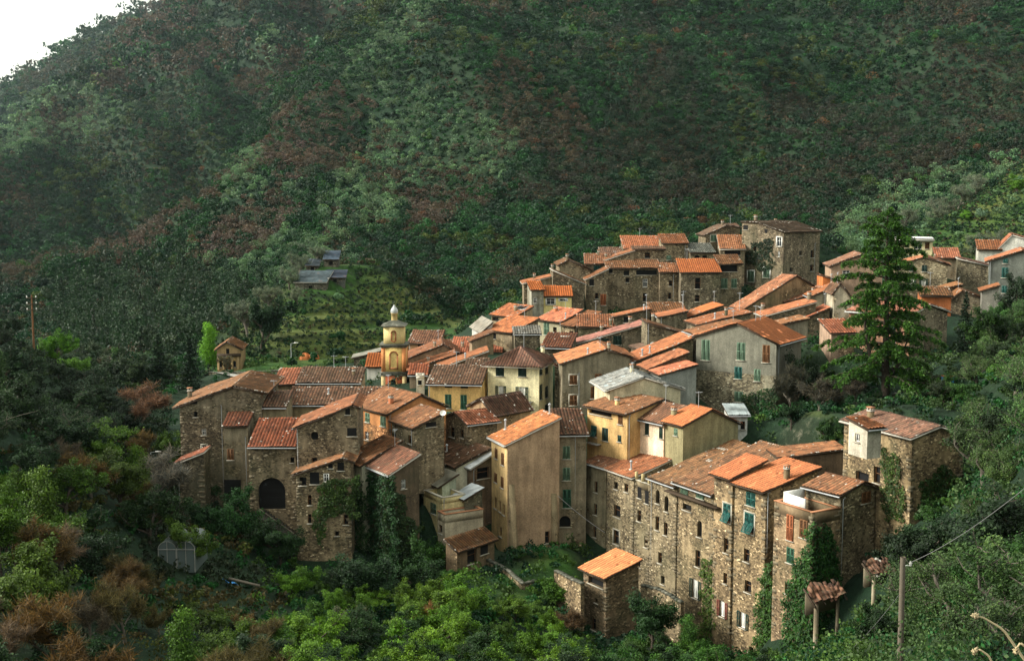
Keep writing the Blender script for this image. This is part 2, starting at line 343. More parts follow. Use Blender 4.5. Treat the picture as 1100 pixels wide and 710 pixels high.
def build_window(T, H_, face, spec, wcol, wmat, recess):
    cx, cy, w, h, st = spec[:5]
    O, d, n, ln = H_.faces[face]
    ua, _ = H_.uz(face, cx - w / 2, cy); ub, _ = H_.uz(face, cx + w / 2, cy); _, za = H_.uz(face, cx, cy + h / 2); _, zb = H_.uz(face, cx, cy - h / 2)
    u0, u1 = sorted((ua, ub)); z0, z1 = sorted((za, zb))
    O2 = np.array((O[0], O[1], 0.)); W_, H2 = u1 - u0, z1 - z0
    s0 = st[0]
    pt = lambda u, z, o=0.: O2 + d * u + UP * z + n * o
    mb = MB(); base = 0. if recess else .05
    cu, cz = (u0 + u1) / 2, (z0 + z1) / 2
    back = -.36 if recess else .02
    bx = lambda u, z, o, hu, hz, ho, m: mb.box(pt(u, z, o), d * hu, UP * hz, n * ho, WI[m])
    # sill and lintel
    if s0 not in 'oA' and h > 4: bx(cu, z0 - .05, .04, W_ / 2 + .12, .05, .09, 'stone_pale')
    if 's' in st[1:]:
        for sx in (-1, 1): bx(cu + sx * (W_ / 2 + .09), cz, .008, .09, H2 / 2, .02, 'stone_pale' if 'W' not in st else 'white_paint')
        bx(cu, z1 + .09, .01, W_ / 2 + .18, .09, .02, 'stone_pale' if 'W' not in st else 'white_paint')
    win = None
    if s0 in 'doaA':
        mb.quad(pt(u0, z0, back), pt(u1, z0, back), pt(u1, z1, back), pt(u0, z1, back), WI['dark'])
        if recess and s0 == 'd' and H2 > 1. and W_ < 2:
            for sx in (-1, 1): bx(cu + sx * (W_ / 2 - .04), cz, -.25, .04, H2 / 2, .03, 'wood_brown')
            bx(cu, cz + .1, -.25, W_ / 2 - .08, .03, .02, 'wood_brown')
        if s0 in 'oaA':     # masonry that rounds the opening off
            k = 14; pts = []
            for i in range(k + 1):
                th = math.pi * i / k; rise = H2 / 2 if s0 == 'o' else min(W_ / 2, H2 * .8)
                zc = cz if s0 == 'o' else z1 - rise
                pts.append((cu + math.cos(th) * W_ / 2, zc + math.sin(th) * rise))
            for (ax, az), (bx_, bz) in zip(pts, pts[1:]):
                mb.add([pt(ax, az, .0), pt(ax, z1, .0), pt(bx_, z1, .0), pt(bx_, bz, .0)], [(0, 1, 2, 3)], len(WM), [(ax, az), (ax, z1), (bx_, z1), (bx_, bz)])
                mb.add([pt(ax, az, .0), pt(bx_, bz, .0), pt(bx_, bz, back), pt(ax, az, back)], [(0, 1, 2, 3)], len(WM), [(ax, az), (bx_, bz), (bx_, bz + .4), (ax, az + .4)])
                if s0 == 'o':
                    az2, bz2 = 2 * cz - az, 2 * cz - bz
                    mb.add([pt(ax, az2, .0), pt(ax, z0, .0), pt(bx_, z0, .0), pt(bx_, bz2, .0)], [(0, 1, 2, 3)], len(WM), [(ax, az2), (ax, z0), (bx_, z0), (bx_, bz2)])
        win = T.part(mb, 'window', WM + [wmat], color=wcol)
    else:
        fr = 'white_paint' if s0 in 'wWG' else ('wood_brown' if s0 in 'bdr' else 'wood_brown')
        o = -.16 if recess else .03
        mb.quad(pt(u0, z0, back), pt(u1, z0, back), pt(u1, z1, back), pt(u0, z1, back), WI['dark'])
        if s0 in 'wGr':
            mb.quad(pt(u0, z0, o - .02), pt(u1, z0, o - .02), pt(u1, z1, o - .02), pt(u0, z1, o - .02), WI['curtain' if 'c' in st else 'glass'])
            fr = 'white_paint'
        fw = .05
        for sx in (-1, 1): bx(cu + sx * (W_ / 2 - fw), cz, o, fw, H2 / 2, .03, fr)
        for q in (z0 + fw, z1 - fw): bx(cu, q, o, W_ / 2 - 2 * fw, fw, .028, fr)
        bx(cu, cz, o, .035, H2 / 2 - .1, .02, fr)
        if s0 == 'w' and H2 > .8: bx(cu, cz + H2 * .12, o, W_ / 2 - .1, .025, .018, fr)
        win = T.part(mb, 'window', WM + [wmat], color=wcol)
        m = SHC.get(s0)
        if 'x' in st: m = 'brick'
        if 'l' in st: m = 'pale_green_paint'
        if s0 in 'gvtbh':          # closed leaves
            for sx in (-1, 1):
                sm = MB(); leafpanel(sm, pt(cu + sx * W_ / 4, cz, (.0 if recess else .09)), d, UP, n, W_ / 2 - .01, H2 - .02, 0)
                T.part(sm, 'shutter', [m], parent=win)
        elif s0 in 'Gr':         # open leaves against the wall
            for sx in (-1, 1):
                sm = MB(); leafpanel(sm, pt(cu + sx * (W_ / 2 + W_ / 4 + .03), cz, .06), d, UP, n, W_ / 2, H2, 0)
                T.part(sm, 'shutter', ['dark_green_paint' if s0 == 'G' else 'red_paint'], parent=win)
        elif s0 == 'p':          # closed, lower halves pushed out
            tl = UP * .86 - n * .5; tl /= np.linalg.norm(tl); nn = np.cross(d, tl)
            for sx in (-1, 1):
                sm = MB(); leafpanel(sm, pt(cu + sx * W_ / 4, cz + H2 / 4, .03), d, UP, n, W_ / 2 - .02, H2 / 2 - .02, 0)
                leafpanel(sm, pt(cu + sx * W_ / 4, cz - .02, .03) - tl * (H2 / 4), d, tl, nn, W_ / 2 - .02, H2 / 2, 0)
                T.part(sm, 'shutter', [m], parent=win)
    return win

def H(key, label, C, a, R, L, base, prof, wall='stone', wc=(.17, .145, .105), roof='old', wl=(), wr=(), ch=(), low=None, over=.45, verge=.3, cat='house', name=None, group=None,
      rc=None, gut=False, stones=None, pipes=(), corr=None, depth=4., zat=None, wall2='stone', sheet=False, thin=.12, noroof=False, base_at=None, cap=True, ctrl=True, rw=None):
    h = House(C, a, R, L)
    g_ = sum(wc) / 3; sat = .92 if wall != 'plaster' else 1.08; wc = tuple(max(.01, (g_ + (q - g_) * sat) * (.92 if wall != 'plaster' else 1.08)) for q in wc)
    p0, dR, dL, r, l = h.p0, h.dR, h.dL, h.r, h.l
    z0 = h.z0
    zbase = h.zat(p0, base) if base > 0 else z0 + base
    zbot = zbase - depth
    h.zbase = zbase
    if name is None: name = {'stone': 'stone_house', 'patchy': 'stone_house', 'plaster': 'rendered_house'}[wall]
    T = Thing(name, (p0[0], p0[1], zbase), label, cat, group); h.T = T; h.wc, h.wall = wc, wall
    c4 = [p0, p0 + dR * r, p0 + dR * r + dL * l, p0 + dL * l]
    FOOT.append(np.array([c[:2] for c in c4]))
    if ctrl:
        for k, c in enumerate(c4): CTRL.append((c[0], c[1], min(zbase + max(0, c[1] - p0[1]) * .12, z0 - 1.2)))
    # --- profile
    if isinstance(prof, tuple) and prof[0] in 'RL':
        ax, ln = (dR, r) if prof[0] == 'R' else (dL, l)
        pr = []
        for t_, v in prof[1]:
            q = p0 + ax * (t_ * ln)
            pr.append((t_ * ln, z0 + v if abs(v) < 30 else h.zat(q, v)))
        kind = prof[0]
    else: kind = prof[0]; pr = None; rise = prof[1]
    flat = kind == 'F'; ztop = z0 - (rise if flat else 0)
    fl = [(0, ztop), (r, ztop)]; fl2 = [(0, ztop), (l, ztop)]
    if kind == 'R': tops = {'R': pr, 'RB': pr, 'L': fl2, 'LB': [(0, pr[-1][1]), (l, pr[-1][1])]}
    elif kind == 'L': tops = {'L': pr, 'LB': pr, 'R': fl, 'RB': [(0, pr[-1][1]), (r, pr[-1][1])]}
    else: tops = {'R': fl, 'RB': fl, 'L': fl2, 'LB': fl2}
    split = h.zat(p0, low) if low else None
    holes = {'R': [], 'L': []}; wins = []
    for f, ws in (('R', wr), ('L', wl)):
        ln = r if f == 'R' else l; zt = min(z for _, z in tops[f])
        for sp in ws:
            ua = h.uz(f, sp[0] - sp[2] / 2, sp[1])[0]; ub = h.uz(f, sp[0] + sp[2] / 2, sp[1])[0]; za = h.uz(f, sp[0], sp[1] + sp[3] / 2)[1]; zb = h.uz(f, sp[0], sp[1] - sp[3] / 2)[1]
            u0, u1 = sorted((ua, ub))
            ok = u0 > .08 and u1 < ln - .08 and zb < zt - .06 and za > zbot + .1
            ok = ok and not any(u0 < q[1] + .05 and u1 > q[0] - .05 and za < q[3] + .05 and zb > q[2] - .05 for q in holes[f])
            if ok: holes[f].append((u0, u1, za, zb))
            wins.append((f, sp, ok))
    mb = MB()
    if rw:
        m2 = MB(); wall_face(m2, p0, dR, r, zbot, tops['R'], holes['R'], -dL, split)
    else: wall_face(mb, p0, dR, r, zbot, tops['R'], holes['R'], -dL, split)
    wall_face(mb, p0, dL, l, zbot, tops['L'], holes['L'], -dR, split)
    wall_face(mb, p0 + dL * l, dR, r, zbot, tops['RB'], [], dL, split)
    wall_face(mb, p0 + dR * r, dL, l, zbot, tops['LB'], [], dR, split)
    if flat:
        mb.quad(*[np.array((c[0], c[1], ztop - .01)) for c in c4])
    if wall == 'stone' and C[2] < 175:      # squared corner stones
        for cc, e1, e2 in ((p0, dR, dL), (p0 + dR * r, -dR, dL), (p0 + dL * l, dR, -dL)):
            zq = zbase; k_ = 0
            while zq < z0 - .3:
                la, lb = (.34, .17) if k_ % 2 else (.17, .34); la *= rng.uniform(.75, 1.2); lb *= rng.uniform(.75, 1.2); hq = rng.uniform(.13, .19)
                if rng.random() < .5: mb.box(np.array((cc[0], cc[1], zq)) + e1 * (la - .01) + e2 * (lb - .01), e1 * la, e2 * lb, UP * hq, 2)
                zq += hq * 2 + .03; k_ += 1
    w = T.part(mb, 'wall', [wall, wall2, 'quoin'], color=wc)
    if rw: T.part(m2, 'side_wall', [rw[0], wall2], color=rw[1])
    for f, sp, ok in wins: build_window(T, h, f, sp, wc, wall, ok)
    # --- roof
    h.slopes = []; gut = gut or (rng.random() < .35 and C[2] < 200)
    if not pipes and base > 0 and rng.random() < .3 and C[2] < 215 and r > 3: pipes = [('R', C[0] + 1.4, C[1] + 2, min(base, C[1] + 70))]
    pale = (key in ('A11', 'A1b', 'G6', 'W7', 'W3', 'U3', 'U4b', 'H3', 'O1', 'B1', 'E5')) or rng.random() < .12
    if rc: jj = rng.uniform(.52, .82) if roof != 'new' else rng.uniform(.66, .8); rc = (rc[0] * jj, rc[1] * (jj + .1), rc[2] * .84)
    if isinstance(roof, tuple): rcol, rmat = roof
    elif roof in SHEETC: rcol, rmat, sheet = SHEETC[roof], 'sheet', True
    elif roof == 'redcap': rcol, rmat = (.3, .1, .05), 'tile_mid'
    else: rcol, rmat = ROOFC[roof]
    if rc: rcol = rc
    else:
        j = rng.normal(0, .09, 3); j[0] -= abs(rng.normal(0, .16)); rcol = tuple(float(max(.01, c * (1 + j[0] + k * .15))) for c, k in zip(rcol, j))
    mb = MB(); per, crs, co, sg = (.40, .5, .085, .045) if not sheet else (.3, 2.5, .025, .03)
    if roof in ('old', 'moss', 'brown', 'stoneslab'): sg = .055
    if corr: co = corr
    cen = (c4[0] + c4[2]) / 2
    if flat:
        cpz = z0
        for O_, d_, n_, ln in ((p0, dR, dL, r), (p0, dL, dR, l), (p0 + dL * l, dR, -dL, r), (p0 + dR * r, dL, -dR, l)):
            c = np.array((O_[0], O_[1], (ztop + z0) / 2)) + d_ * ln / 2 + n_ * .14
            mb.box(c, d_ * (ln / 2 + (.0 if abs(np.dot(d_, dR)) > .9 else -.28)), n_ * .13, UP * ((z0 - ztop) / 2 + .003), 0)
            if cap: mb.box(np.array((c[0], c[1], z0 + .05)), d_ * (ln / 2 + (.06 if abs(np.dot(d_, dR)) > .9 else -.34)), n_ * .19, UP * .045, 1)
        T.part(mb, 'parapet', [wall, 'pot' if roof == 'redcap' else 'stone_pale'], color=wc)
    elif not noroof:
        segs = []
        if kind in 'RL':
            ax, ex, el = (dR, dL, l) if kind == 'R' else (dL, dR, r)
            for i in range(len(pr) - 1):
                (s0, za), (s1, zb) = pr[i], pr[i + 1]
                A_ = np.array((p0[0], p0[1], 0)) + ax * s0 + UP * za; B_ = np.array((p0[0], p0[1], 0)) + ax * s1 + UP * zb
                lo, hi = (A_, B_) if za <= zb else (B_, A_)
                outlo = (i == 0 and lo is A_) or (i == len(pr) - 2 and lo is B_); outhi = (i == 0 and hi is A_) or (i == len(pr) - 2 and hi is B_)
                D = hi - lo; ld = np.linalg.norm(D); D = D / ld
                lo2 = lo - D * (over if outlo else 0); ln = ld + (over if outlo else 0) + (over * .5 if outhi else 0)
                segs.append((lo2 - ex * verge, ex, D, el + 2 * verge, ln, outhi))
            for O_, A, D, wid, ln, outhi in segs:
                Nn = np.cross(A, D); Nn = Nn if Nn[2] > 0 else -Nn
                O3 = O_ + Nn * thin
                tiles(mb, O3, A, D, wid, lambda q, ln=ln: ln, per, crs, co, sg)
                mb.box(O_ + A * wid / 2 + D * (ln / 2) + Nn * (thin / 2 - .01), A * (wid / 2 - .01), D * (ln / 2 - .01), Nn * (thin / 2), 1 if pale else 2)
                mb.box(O_ + A * wid / 2 + D * (ln / 2) - Nn * .03, A * (wid / 2 - .05), D * (ln / 2 - .05), Nn * .018, 2)
                h.slopes.append((O3, A, D, wid, ln, Nn))
                nst = int(wid * ln * (stones if stones is not None else (.85 if rmat == 'tile_old' else .5 if rmat == 'tile_mid' else .03)))
                for _ in range(nst):
                    u = rng.random() * wid; v = rng.random() * ln
                    rq = rng.random()
                    if rq < .45: u = rng.choice([.15, wid - .15])
                    elif rq < .65: v = ln - .2
                    c = O3 + A * u + D * v + Nn * .1; sz = .05 + .09 * rng.random(2)
                    mb.box(c, A * sz[0] + D * rng.normal(0, .03), D * sz[1] + A * rng.normal(0, .03), Nn * .05, 1)
            if len(pr) > 2:   # ridge tiles
                for k in range(1, len(pr) - 1):
                    q = np.array((p0[0], p0[1], 0)) + ax * pr[k][0] + UP * (pr[k][1] + thin + .06)
                    nn_ = int((el + 2 * verge) / .45)
                    for j in range(nn_):
                        e0 = -verge + (el + 2 * verge) * j / nn_; e1 = -verge + (el + 2 * verge) * (j + 1.08) / nn_
                        mb.tube([q + ex * e0 + UP * rng.normal(0, .012), q + ex * e1 + UP * .02], .13, 6, 0)
        else:  # hip
            zt = z0 + rise; lng, sht = (r, l) if r >= l else (l, r)
            k = math.hypot(sht / 2, rise); ov = over
            E = [c.copy() for c in c4]; 
            for i, (O_, A, other) in enumerate(((c4[0], dR, dL), (c4[1], dL, -dR), (c4[2], -dR, -dL), (c4[3], -dL, dR))):
                ln = r if i % 2 == 0 else l; half = sht / 2
                slope = rise / half; run = half + ov
                D = other + UP * slope; D = D / np.linalg.norm(D); f = math.sqrt(1 + slope * slope)
                O2 = np.array((O_[0], O_[1], z0 + .02)) - A * ov - other * ov - UP * slope * ov
                wid = ln + 2 * ov
                hf = lambda q, wid=wid, run=run, f=f: max(.02, min(q, wid - q, run)) * f
                tiles(mb, O2 + UP * .1, A, D, wid, hf, per, crs, co, sg)
                h.slopes.append((O2 + UP * .1, A, D, wid, run * f, np.cross(A, D) if np.cross(A, D)[2] > 0 else -np.cross(A, D)))
                # hip ridge tube
                top = np.array((O_[0], O_[1], z0)) + (A + other) * half + UP * rise
                st_ = O2 + UP * .2
                for j in range(10): mb.tube([st_ + (top + UP * .2 - st_) * j / 10, st_ + (top + UP * .2 - st_) * (j + 1.1) / 10], .12, 6, 0)
                # fascia and soffit
                mb.box(O2 + A * wid / 2 + UP * .05 + other * .02, A * (wid / 2 - .02), other * .02, UP * .05, 1)
            c = np.array((*(cen[:2]), z0 - .02)); mb.box(c, dR * (r / 2 + ov - .03), dL * (l / 2 + ov - .03), UP * .03 - UP * slope * 0, 2)
        ro = T.part(mb, 'roof', [rmat, 'mortar', 'wood_dark'], color=rcol); h.roof = ro; h.rcol = rcol
        if gut and kind in 'RL' and h.slopes:
            O3, A, D, wid, ln, Nn = h.slopes[0]; g = MB(); g.tube([O3 - D * .06 - UP * .08, O3 + A * wid - D * .06 - UP * .08], .07, 6, 0); T.part(g, 'gutter', ['zinc'])
    # --- chimneys
    if h.slopes and not noroof and kind != 'H' and rng.random() < .22 and name not in ('shed', 'lean_to', 'cottage'):
        O3, A, D, wid, ln, Nn = h.slopes[0]; q = O3 + A * wid * rng.uniform(.2, .8) + D * ln * .9; hh = rng.uniform(1.6, 2.6); am = MB(); am.tube([q, q + UP * hh], .028, 4, 0)
        for j in range(5): am.box(q + UP * (hh - .12) + A * (j * .18 - .36), D * (.3 - .03 * j), A * .012, UP * .012, 0)
        am.box(q + UP * (hh - .12), A * .45, D * .012, UP * .012, 0); T.part(am, 'aerial', ['zinc'], parent=ro)
    for cspec in ch:
        kd, cx, cy = cspec[:3]; hh = cspec[3] if len(cspec) > 3 else 1.1
        best = None
        dvec = ray(cx, cy)
        for O3, A, D, wid, ln, Nn in h.slopes:
            q = dvec * (np.dot(O3, Nn) / np.dot(dvec, Nn)); u, v = np.dot(q - O3, A), np.dot(q - O3, D)
            e = max(0, -u, u - wid) + max(0, -v, v - ln)
            if best is None or e < best[0]:
                u = min(max(u, .4), wid - .4); v = min(max(v, .3), ln - .3); best = (e, O3 + A * u + D * v)
        if best is None: q = np.array((*cen[:2], z0))
        else: q = best[1]
        cm = MB()
        if kd == 'c':
            s_ = .19 + .06 * rng.random()
            cm.box(q + UP * (hh / 2 - .4), dR * s_, dL * s_ * 1.1, UP * (hh / 2 + .2), 0)
            cm.box(q + UP * (hh - .16), dR * (s_ + .05), dL * (s_ + .07), UP * .05, 1)
            for sx in (-1, 1):
                for sy in (-1, 1): cm.box(q + UP * (hh + .02) + dR * sx * (s_ - .06) + dL * sy * (s_ - .04), dR * .06, dL * .06, UP * .14, 1)
            cm.box(q + UP * (hh + .2), dR * (s_ + .08), dL * (s_ + .1), UP * .04, 2)
        else:
            cm.tube([q - UP * .3, q + UP * hh], .1, 8, 3); cm.box(q + UP * .05, dR * .2, dL * .2, UP * .12, 1)
            cm.lathe(q + UP * hh, [(.11, 0), (.2, .02), (.19, .1), (.05, .25), (0.01, .27)], 8, 3)
        T.part(cm, 'chimney', [wall if wall != 'plaster' or rng.random() < .5 else 'brick', 'mortar', 'pot', 'zinc'], parent=getattr(h, 'roof', None) or w, color=wc)
    for f, x, y0, y1 in pipes:
        g = MB(); q0 = h.hit(f, x, y0, .12); q1 = np.array((q0[0], q0[1], h.zat(q0, y1)))
        g.tube([q0 + h.faces[f][2] * .25 + UP * .2, q0, q1], .055, 6, 0); T.part(g, 'downpipe', ['zinc'])
    h.key = key; HOUSES[key] = h
    return h
# wall colours
ST = (.185, .150, .100); ST2 = (.145, .125, .09); STD = (.10, .09, .065); STW = (.24, .20, .13)
OCH = (.46, .30, .14); YEL = (.58, .42, .16); CRM = (.74, .62, .33); GRY = (.30, .28, .22); ORG = (.45, .21, .09); PNK = (.62, .36, .26); PINKW = (.70, .58, .44)

# ---------------- left cluster
H('A1', 'big dark stone house at the far left under a wide lopsided brown tile roof', (193, 437, 150), 2, 281, -13, 562, ('R', [(0, 0), (.66, 416), (1, 422)]), 'stone', ST2, 'old',
  wr=[(210, 445, 4, 6, 'd'), (208, 432.5, 8, 3, 'd'), (219, 464, 5, 7, 'w'), (219.5, 483, 5, 10, 'ws')], ch=[('c', 204, 428, 1.2)], over=.9, pipes=[('R', 238, 436, 540)])
H('A1b', 'narrow stone lean-to with red roof at the foot of the leftmost big stone house', (191, 498, 145), 2, 219, -3.5, 566, ('R', [(0, 0), (1, 487)]), 'stone', STD, 'red', name='lean_to', cat='lean-to', over=.4, pipes=[('R', 192, 500, 565)])
H('A2', 'narrow stone house with short red roof between leftmost big house and arched house', (240, 457.5, 147), 0, 266, -6, 560, ('L', [(0, 0), (1, 1.7)]), 'patchy', (.27, .22, .14), 'red', wr=[(247.5, 488, 7, 12, 'b'), (250, 528, 18, 26, 'd')], verge=.15, pipes=[('R', 264, 470, 560)])
H('A4', 'stone house with a red tile roof standing over a big dark archway with steps', (267, 479.5, 143), 0, 318, -6.5, 578, ('L', [(0, 0), (1, 2.0)]), 'stone', ST, 'red', wr=[(292, 530, 29, 34, 'A'), (314, 494, 4, 6, 'd')], verge=.1)
H('A3', 'small rendered house with a mossy brown striped roof behind the arched stone house', (267, 437.5, 151), 0, 307, -4.5, 470, ('L', [(0, 0), (1, 1.1)]), 'patchy', (.30, .24, .13), 'moss', verge=.15)
H('A5', 'long low rendered house with a mossy purple-brown roof in the left cluster', (307, 435, 157), 0, 410, -5.5, 470, ('L', [(0, 0), (1, 1.3)]), 'patchy', (.34, .26, .13), 'moss', verge=.15, ch=[('p', 353, 424, .7)])
H('A6a', 'low house whose short roof is newly tiled bright red, upper left of the village', (294, 413, 167), 0, 319, -5.5, 432, ('L', [(0, 0), (1, 1.3)]), 'patchy', (.36, .27, .15), 'pink', verge=.2)
H('A6b', 'long low house with faded striped roof, joined to the bright red roofed one', (319.5, 411.5, 167), 0, 387, -5.5, 432, ('L', [(0, 0), (1, 1.25)]), 'patchy', (.36, .27, .15), 'moss', wr=[(347, 416, 9, 3, 'd'), (360, 416.5, 5, 5, 'w'), (366, 416.5, 5, 5, 'w'), (372, 416.5, 5, 5, 'w')], verge=.2, ch=[('c', 380, 403, .8)])
H('A7', 'tall stone house with a round window under a steep red lean roof edged in white', (318.5, 460, 141), 2, 384, -8, 574, ('R', [(0, 0), (.93, 436), (1, 438)]), 'stone', ST, 'mid', wr=[(338, 468, 8, 9, 'o'), (338, 497, 6, 11, 'd'), (373.5, 442, 5, 7, 'd'), (378, 464, 10, 9, 'dx')], gut=True, pipes=[('R', 319.5, 462, 560)])
H('A8', 'orange rendered house with pale green shutters and a broad brown roof below the bell tower', (417, 445, 149), 38, 479, 381, 486, ('R', [(0, 0), (.55, 425), (1, 437)]), 'plaster', ORG, 'mid', low=461, rc=(.30, .115, .05),
  wl=[(394.8, 448.5, 5, 10, 'v'), (411.5, 452.5, 6, 11, 'v'), (386, 467, 3, 8, 'w'), (394, 468, 4, 9, 'w')], ch=[('c', 420, 434, 1)])
H('A9', 'small stone house with sagging brown roof before the orange house with pale green shutters', (445, 460, 143), 33, 477, 421, 496, ('R', [(0, 0), (1, 444)]), 'stone', ST, 'old', wl=[(423.5, 467, 4, 9, 'd'), (440, 472, 4, 9, 'd')], wr=[(463, 456, 11, 5, 'd')], pipes=[('L', 443, 462, 486)])
H('A10', 'half ruined stone house with open galleries under a rising ragged roof at front left', (318, 510, 138), 0, 377, -7, 606, ('R', [(0, 0), (.86, 493), (1, 496)]), 'stone', (.27, .21, .13), 'old',
  wr=[(325, 517, 8, 9, 'd'), (338, 513.5, 10, 13, 'd'), (350.6, 513, 6, 9, 'w'), (355, 500.5, 5, 5, 'd'), (366, 501, 7, 9, 'd'), (332.6, 537, 4, 11, 'd'), (332.6, 557, 4, 10, 'd'), (371.5, 536, 5, 12, 'd'), (371.5, 558, 5, 11, 'd'), (362, 573, 4, 5, 'd')], over=.5)
H('A10b', 'pale rendered house end with brown roof beside the half ruined gallery house', (388.5, 500, 140), 38, 431, 370, 606, ('R', [(0, 0), (1, 475)]), 'plaster', (.40, .38, .28), 'old', wl=[(376, 511, 5, 11, 'b')])
H('A11', 'dark house smothered in ivy under a brown roof at the centre front', (420, 509.5, 136), 33, 450, 389, 640, ('R', [(0, 0), (1, 489)]), 'patchy', (.14, .10, .06), 'old', wr=[(433.5, 520, 5, 10, 'w')], rc=(.30, .11, .05), gut=True)
# ---------------- centre terraces
H('A12', 'cream house under a long sagging brown roof with two clay flues beside the ivy-covered house', (490, 502, 147), 33, 526, 451, 548, ('R', [(0, 0), (1, 483)]), 'plaster', (.52, .50, .38), 'moss', wl=[(464, 504, 6, 10, 'ws'), (477, 506, 5, 9, 'd')], ch=[('p', 472.5, 484, .9), ('p', 480, 486, .9)])
H('A13', 'pale rendered house front with two white windows under a grey sheet awning', (475, 521, 143.5), 33, 490, 450, 596, ('R', [(0, 0), (1, 511)]), 'plaster', (.34, .37, .28), 'greyboard', wl=[(452.5, 522.5, 5, 9, 'w'), (463.5, 524.5, 6, 10, 'w'), (452, 537.5, 5, 10, 'v')], over=.8)
H('A14b', 'small cream balcony block with a green door stepping down below the grey awning', (475, 535, 140), 33, -3.2, 455, 590, ('F', .7), 'plaster', (.62, .52, .28), wl=[(465.5, 546, 6, 11, 'v')], name='balcony_block', cat='terrace')
H('A14', 'walled roof terrace with orange coping above the small brown shed roof', (478, 553, 138), 30, 519, 470, 604, ('F', 1.0), 'plaster', (.36, .31, .22), 'redcap', wl=[(473, 568, 4, 9, 'd')], name='terrace_block', cat='terrace')
H('A14s', 'low open shed with a small steep brown roof below the walled terrace', (491, 592, 133), 50, 531, 479, 622, ('L', [(0, 0), (1, 581)]), 'patchy', (.25, .16, .09), 'old', wr=[(507, 597, 10, 16, 'd'), (520, 588, 8, 14, 'd')], name='shed', cat='shed')
H('A15', 'rusty tilted metal sheet awning over a dark recess in the centre of the front houses', (500, 536, 141), 36, 518, 489, 578, ('R', [(0, 0), (1, 525)]), 'stone', STD, 'zinc', name='lean_to', cat='lean-to', wl=[(495, 542, 7, 9, 'd')])
H('A16', 'dark brick house strip with a white sheet roof left of the tall ochre house', (507, 503, 147), 36, 530, 502, 582, ('R', [(0, 0), (1, 488)]), 'patchy', (.23, .15, .09), 'white', wr=[(519, 508, 13, 12, 'd'), (513, 548, 8, 14, 'd')])
# ---------------- ochre tower house and neighbours
H('B1', 'tall bare ochre rendered house with an orange roof and sloping buttresses at the centre front', (545, 478, 143), 22, 601, 528, 598, ('R', [(0, 0), (1, 450)]), 'plaster', (.56, .40, .20), 'mid', rc=(.50, .165, .06),
  wl=[(533, 487, 3, 11, 'b'), (540, 493, 3, 13, 'b'), (532.5, 513, 3, 10, 'b'), (539.5, 518, 3, 12, 'b'), (532, 540, 3, 12, 'd'), (537, 543.5, 2.5, 12, 'd'), (541, 547, 2.5, 12, 'd'), (537.5, 571, 3, 10, 'd')],
  wr=[(588, 577, 5, 13, 'd')], ch=[('p', 543, 462, 1.2), ('p', 593, 444, 1.2)], gut=True, rw=('plaster', (.44, .30, .185)))  # right face in a darker tone of the plaster: shade put into the colour
H('B2', 'grey-brown rendered house with three green shuttered windows right of the tall ochre house', (600, 467, 147), 5, 630, -6, 576, ('L', [(0, 0), (1, 1.9)]), 'patchy', (.30, .24, .15), 'old', wr=[(608.5, 486, 8, 14, 'v'), (608.5, 509, 8, 14, 'v'), (609, 535.5, 9, 20, 'h'), (607, 560, 12, 12, 'a')], pipes=[('R', 618, 469, 540)], rc=(.22, .09, .04))
H('B3', 'small house with dark brown roof and orange-brown gable in front of the cream villa', (530, 446, 156), 46, 570, 505, 490, ('L', [(0, 0), (.5, 429), (1, 436)]), 'patchy', (.42, .28, .15), 'brown', rc=(.17, .075, .045), over=.5)
H('B4', 'small stone gabled house with a scrap of red roof below the yellow house', (502, 456, 152), 33, -4.5, 477, 488, ('L', [(0, 0), (.5, 444), (1, 450)]), 'stone', ST, 'pink', wl=[(485.6, 464, 5, 11, 'd'), (496, 466, 4, 9, 'd')])
H('C1', 'yellow rendered house with tall green shutters under a mossy brown roof', (460, 412.5, 167), -6, 516, -7, 455, ('L', [(0, 0), (1, 1.5)]), 'plaster', (.64, .43, .18), 'moss', wr=[(481.8, 414.5, 8, 3.6, 'd'), (498.7, 415.2, 8, 3.6, 'd'), (481.4, 431, 7, 15, 'h'), (498, 432, 7, 16, 'h'), (482.4, 445, 5, 6, 'h')], over=.5)
c2 = H('C2', 'square cream villa with dark green shutters and a hipped brown roof in mid-village', (579, 393, 169), 74, 594, 524, 458, ('H', 2.0), 'plaster', (.86, .78, .50), 'mid', rc=(.26, .105, .05),
  wl=[(537, 398.5, 9, 11, 'g'), (561, 399, 9, 11, 'g'), (538, 420.5, 5.5, 12, 'Gc'), (560.6, 423, 6.5, 15, 'Gc')], wr=[(581, 397.5, 3, 10, 'g'), (587, 395.5, 2.6, 11, 'g'), (581, 421, 3, 16, 'g'), (587, 421, 3, 12, 'g'), (587, 437.5, 3.6, 7, 'g')], ch=[('c', 583, 378, .9)], over=.7)
# ---------------- left of and behind the bell tower
H('D2', 'tiny far yellow cottage with an orange roof beside the dark conifer at the left', (178, 388, 300), 0, 190, -6, 396, ('L', [(0, 0), (1, 1.6)]), 'plaster', (.50, .36, .18), 'mid', name='cottage', cat='cottage')
H('D5', 'small white-walled house with a bright orange roof just left of the bell tower', (394, 394, 196), 0, 409, -4, 408, ('L', [(0, 0), (1, 1.5)]), 'plaster', (.66, .64, .58), 'new')
H('D6', 'low dark shed with a grey board roof on the terraces left of the bell tower', (380, 385, 215), 3, 408, -5, 393, ('R', [(0, 0), (1, 378)]), 'stone', STD, 'greyboard', name='shed', cat='shed')
H('E1', 'peach rendered house with a brown roof and an arched window right behind the bell tower', (439, 369, 205), -5, 471, -6, 384, ('L', [(0, 0), (1, 1.4)]), 'plaster', (.55, .32, .18), 'old', wr=[(452, 371, 6, 5, 'a')], rc=(.30, .12, .06))
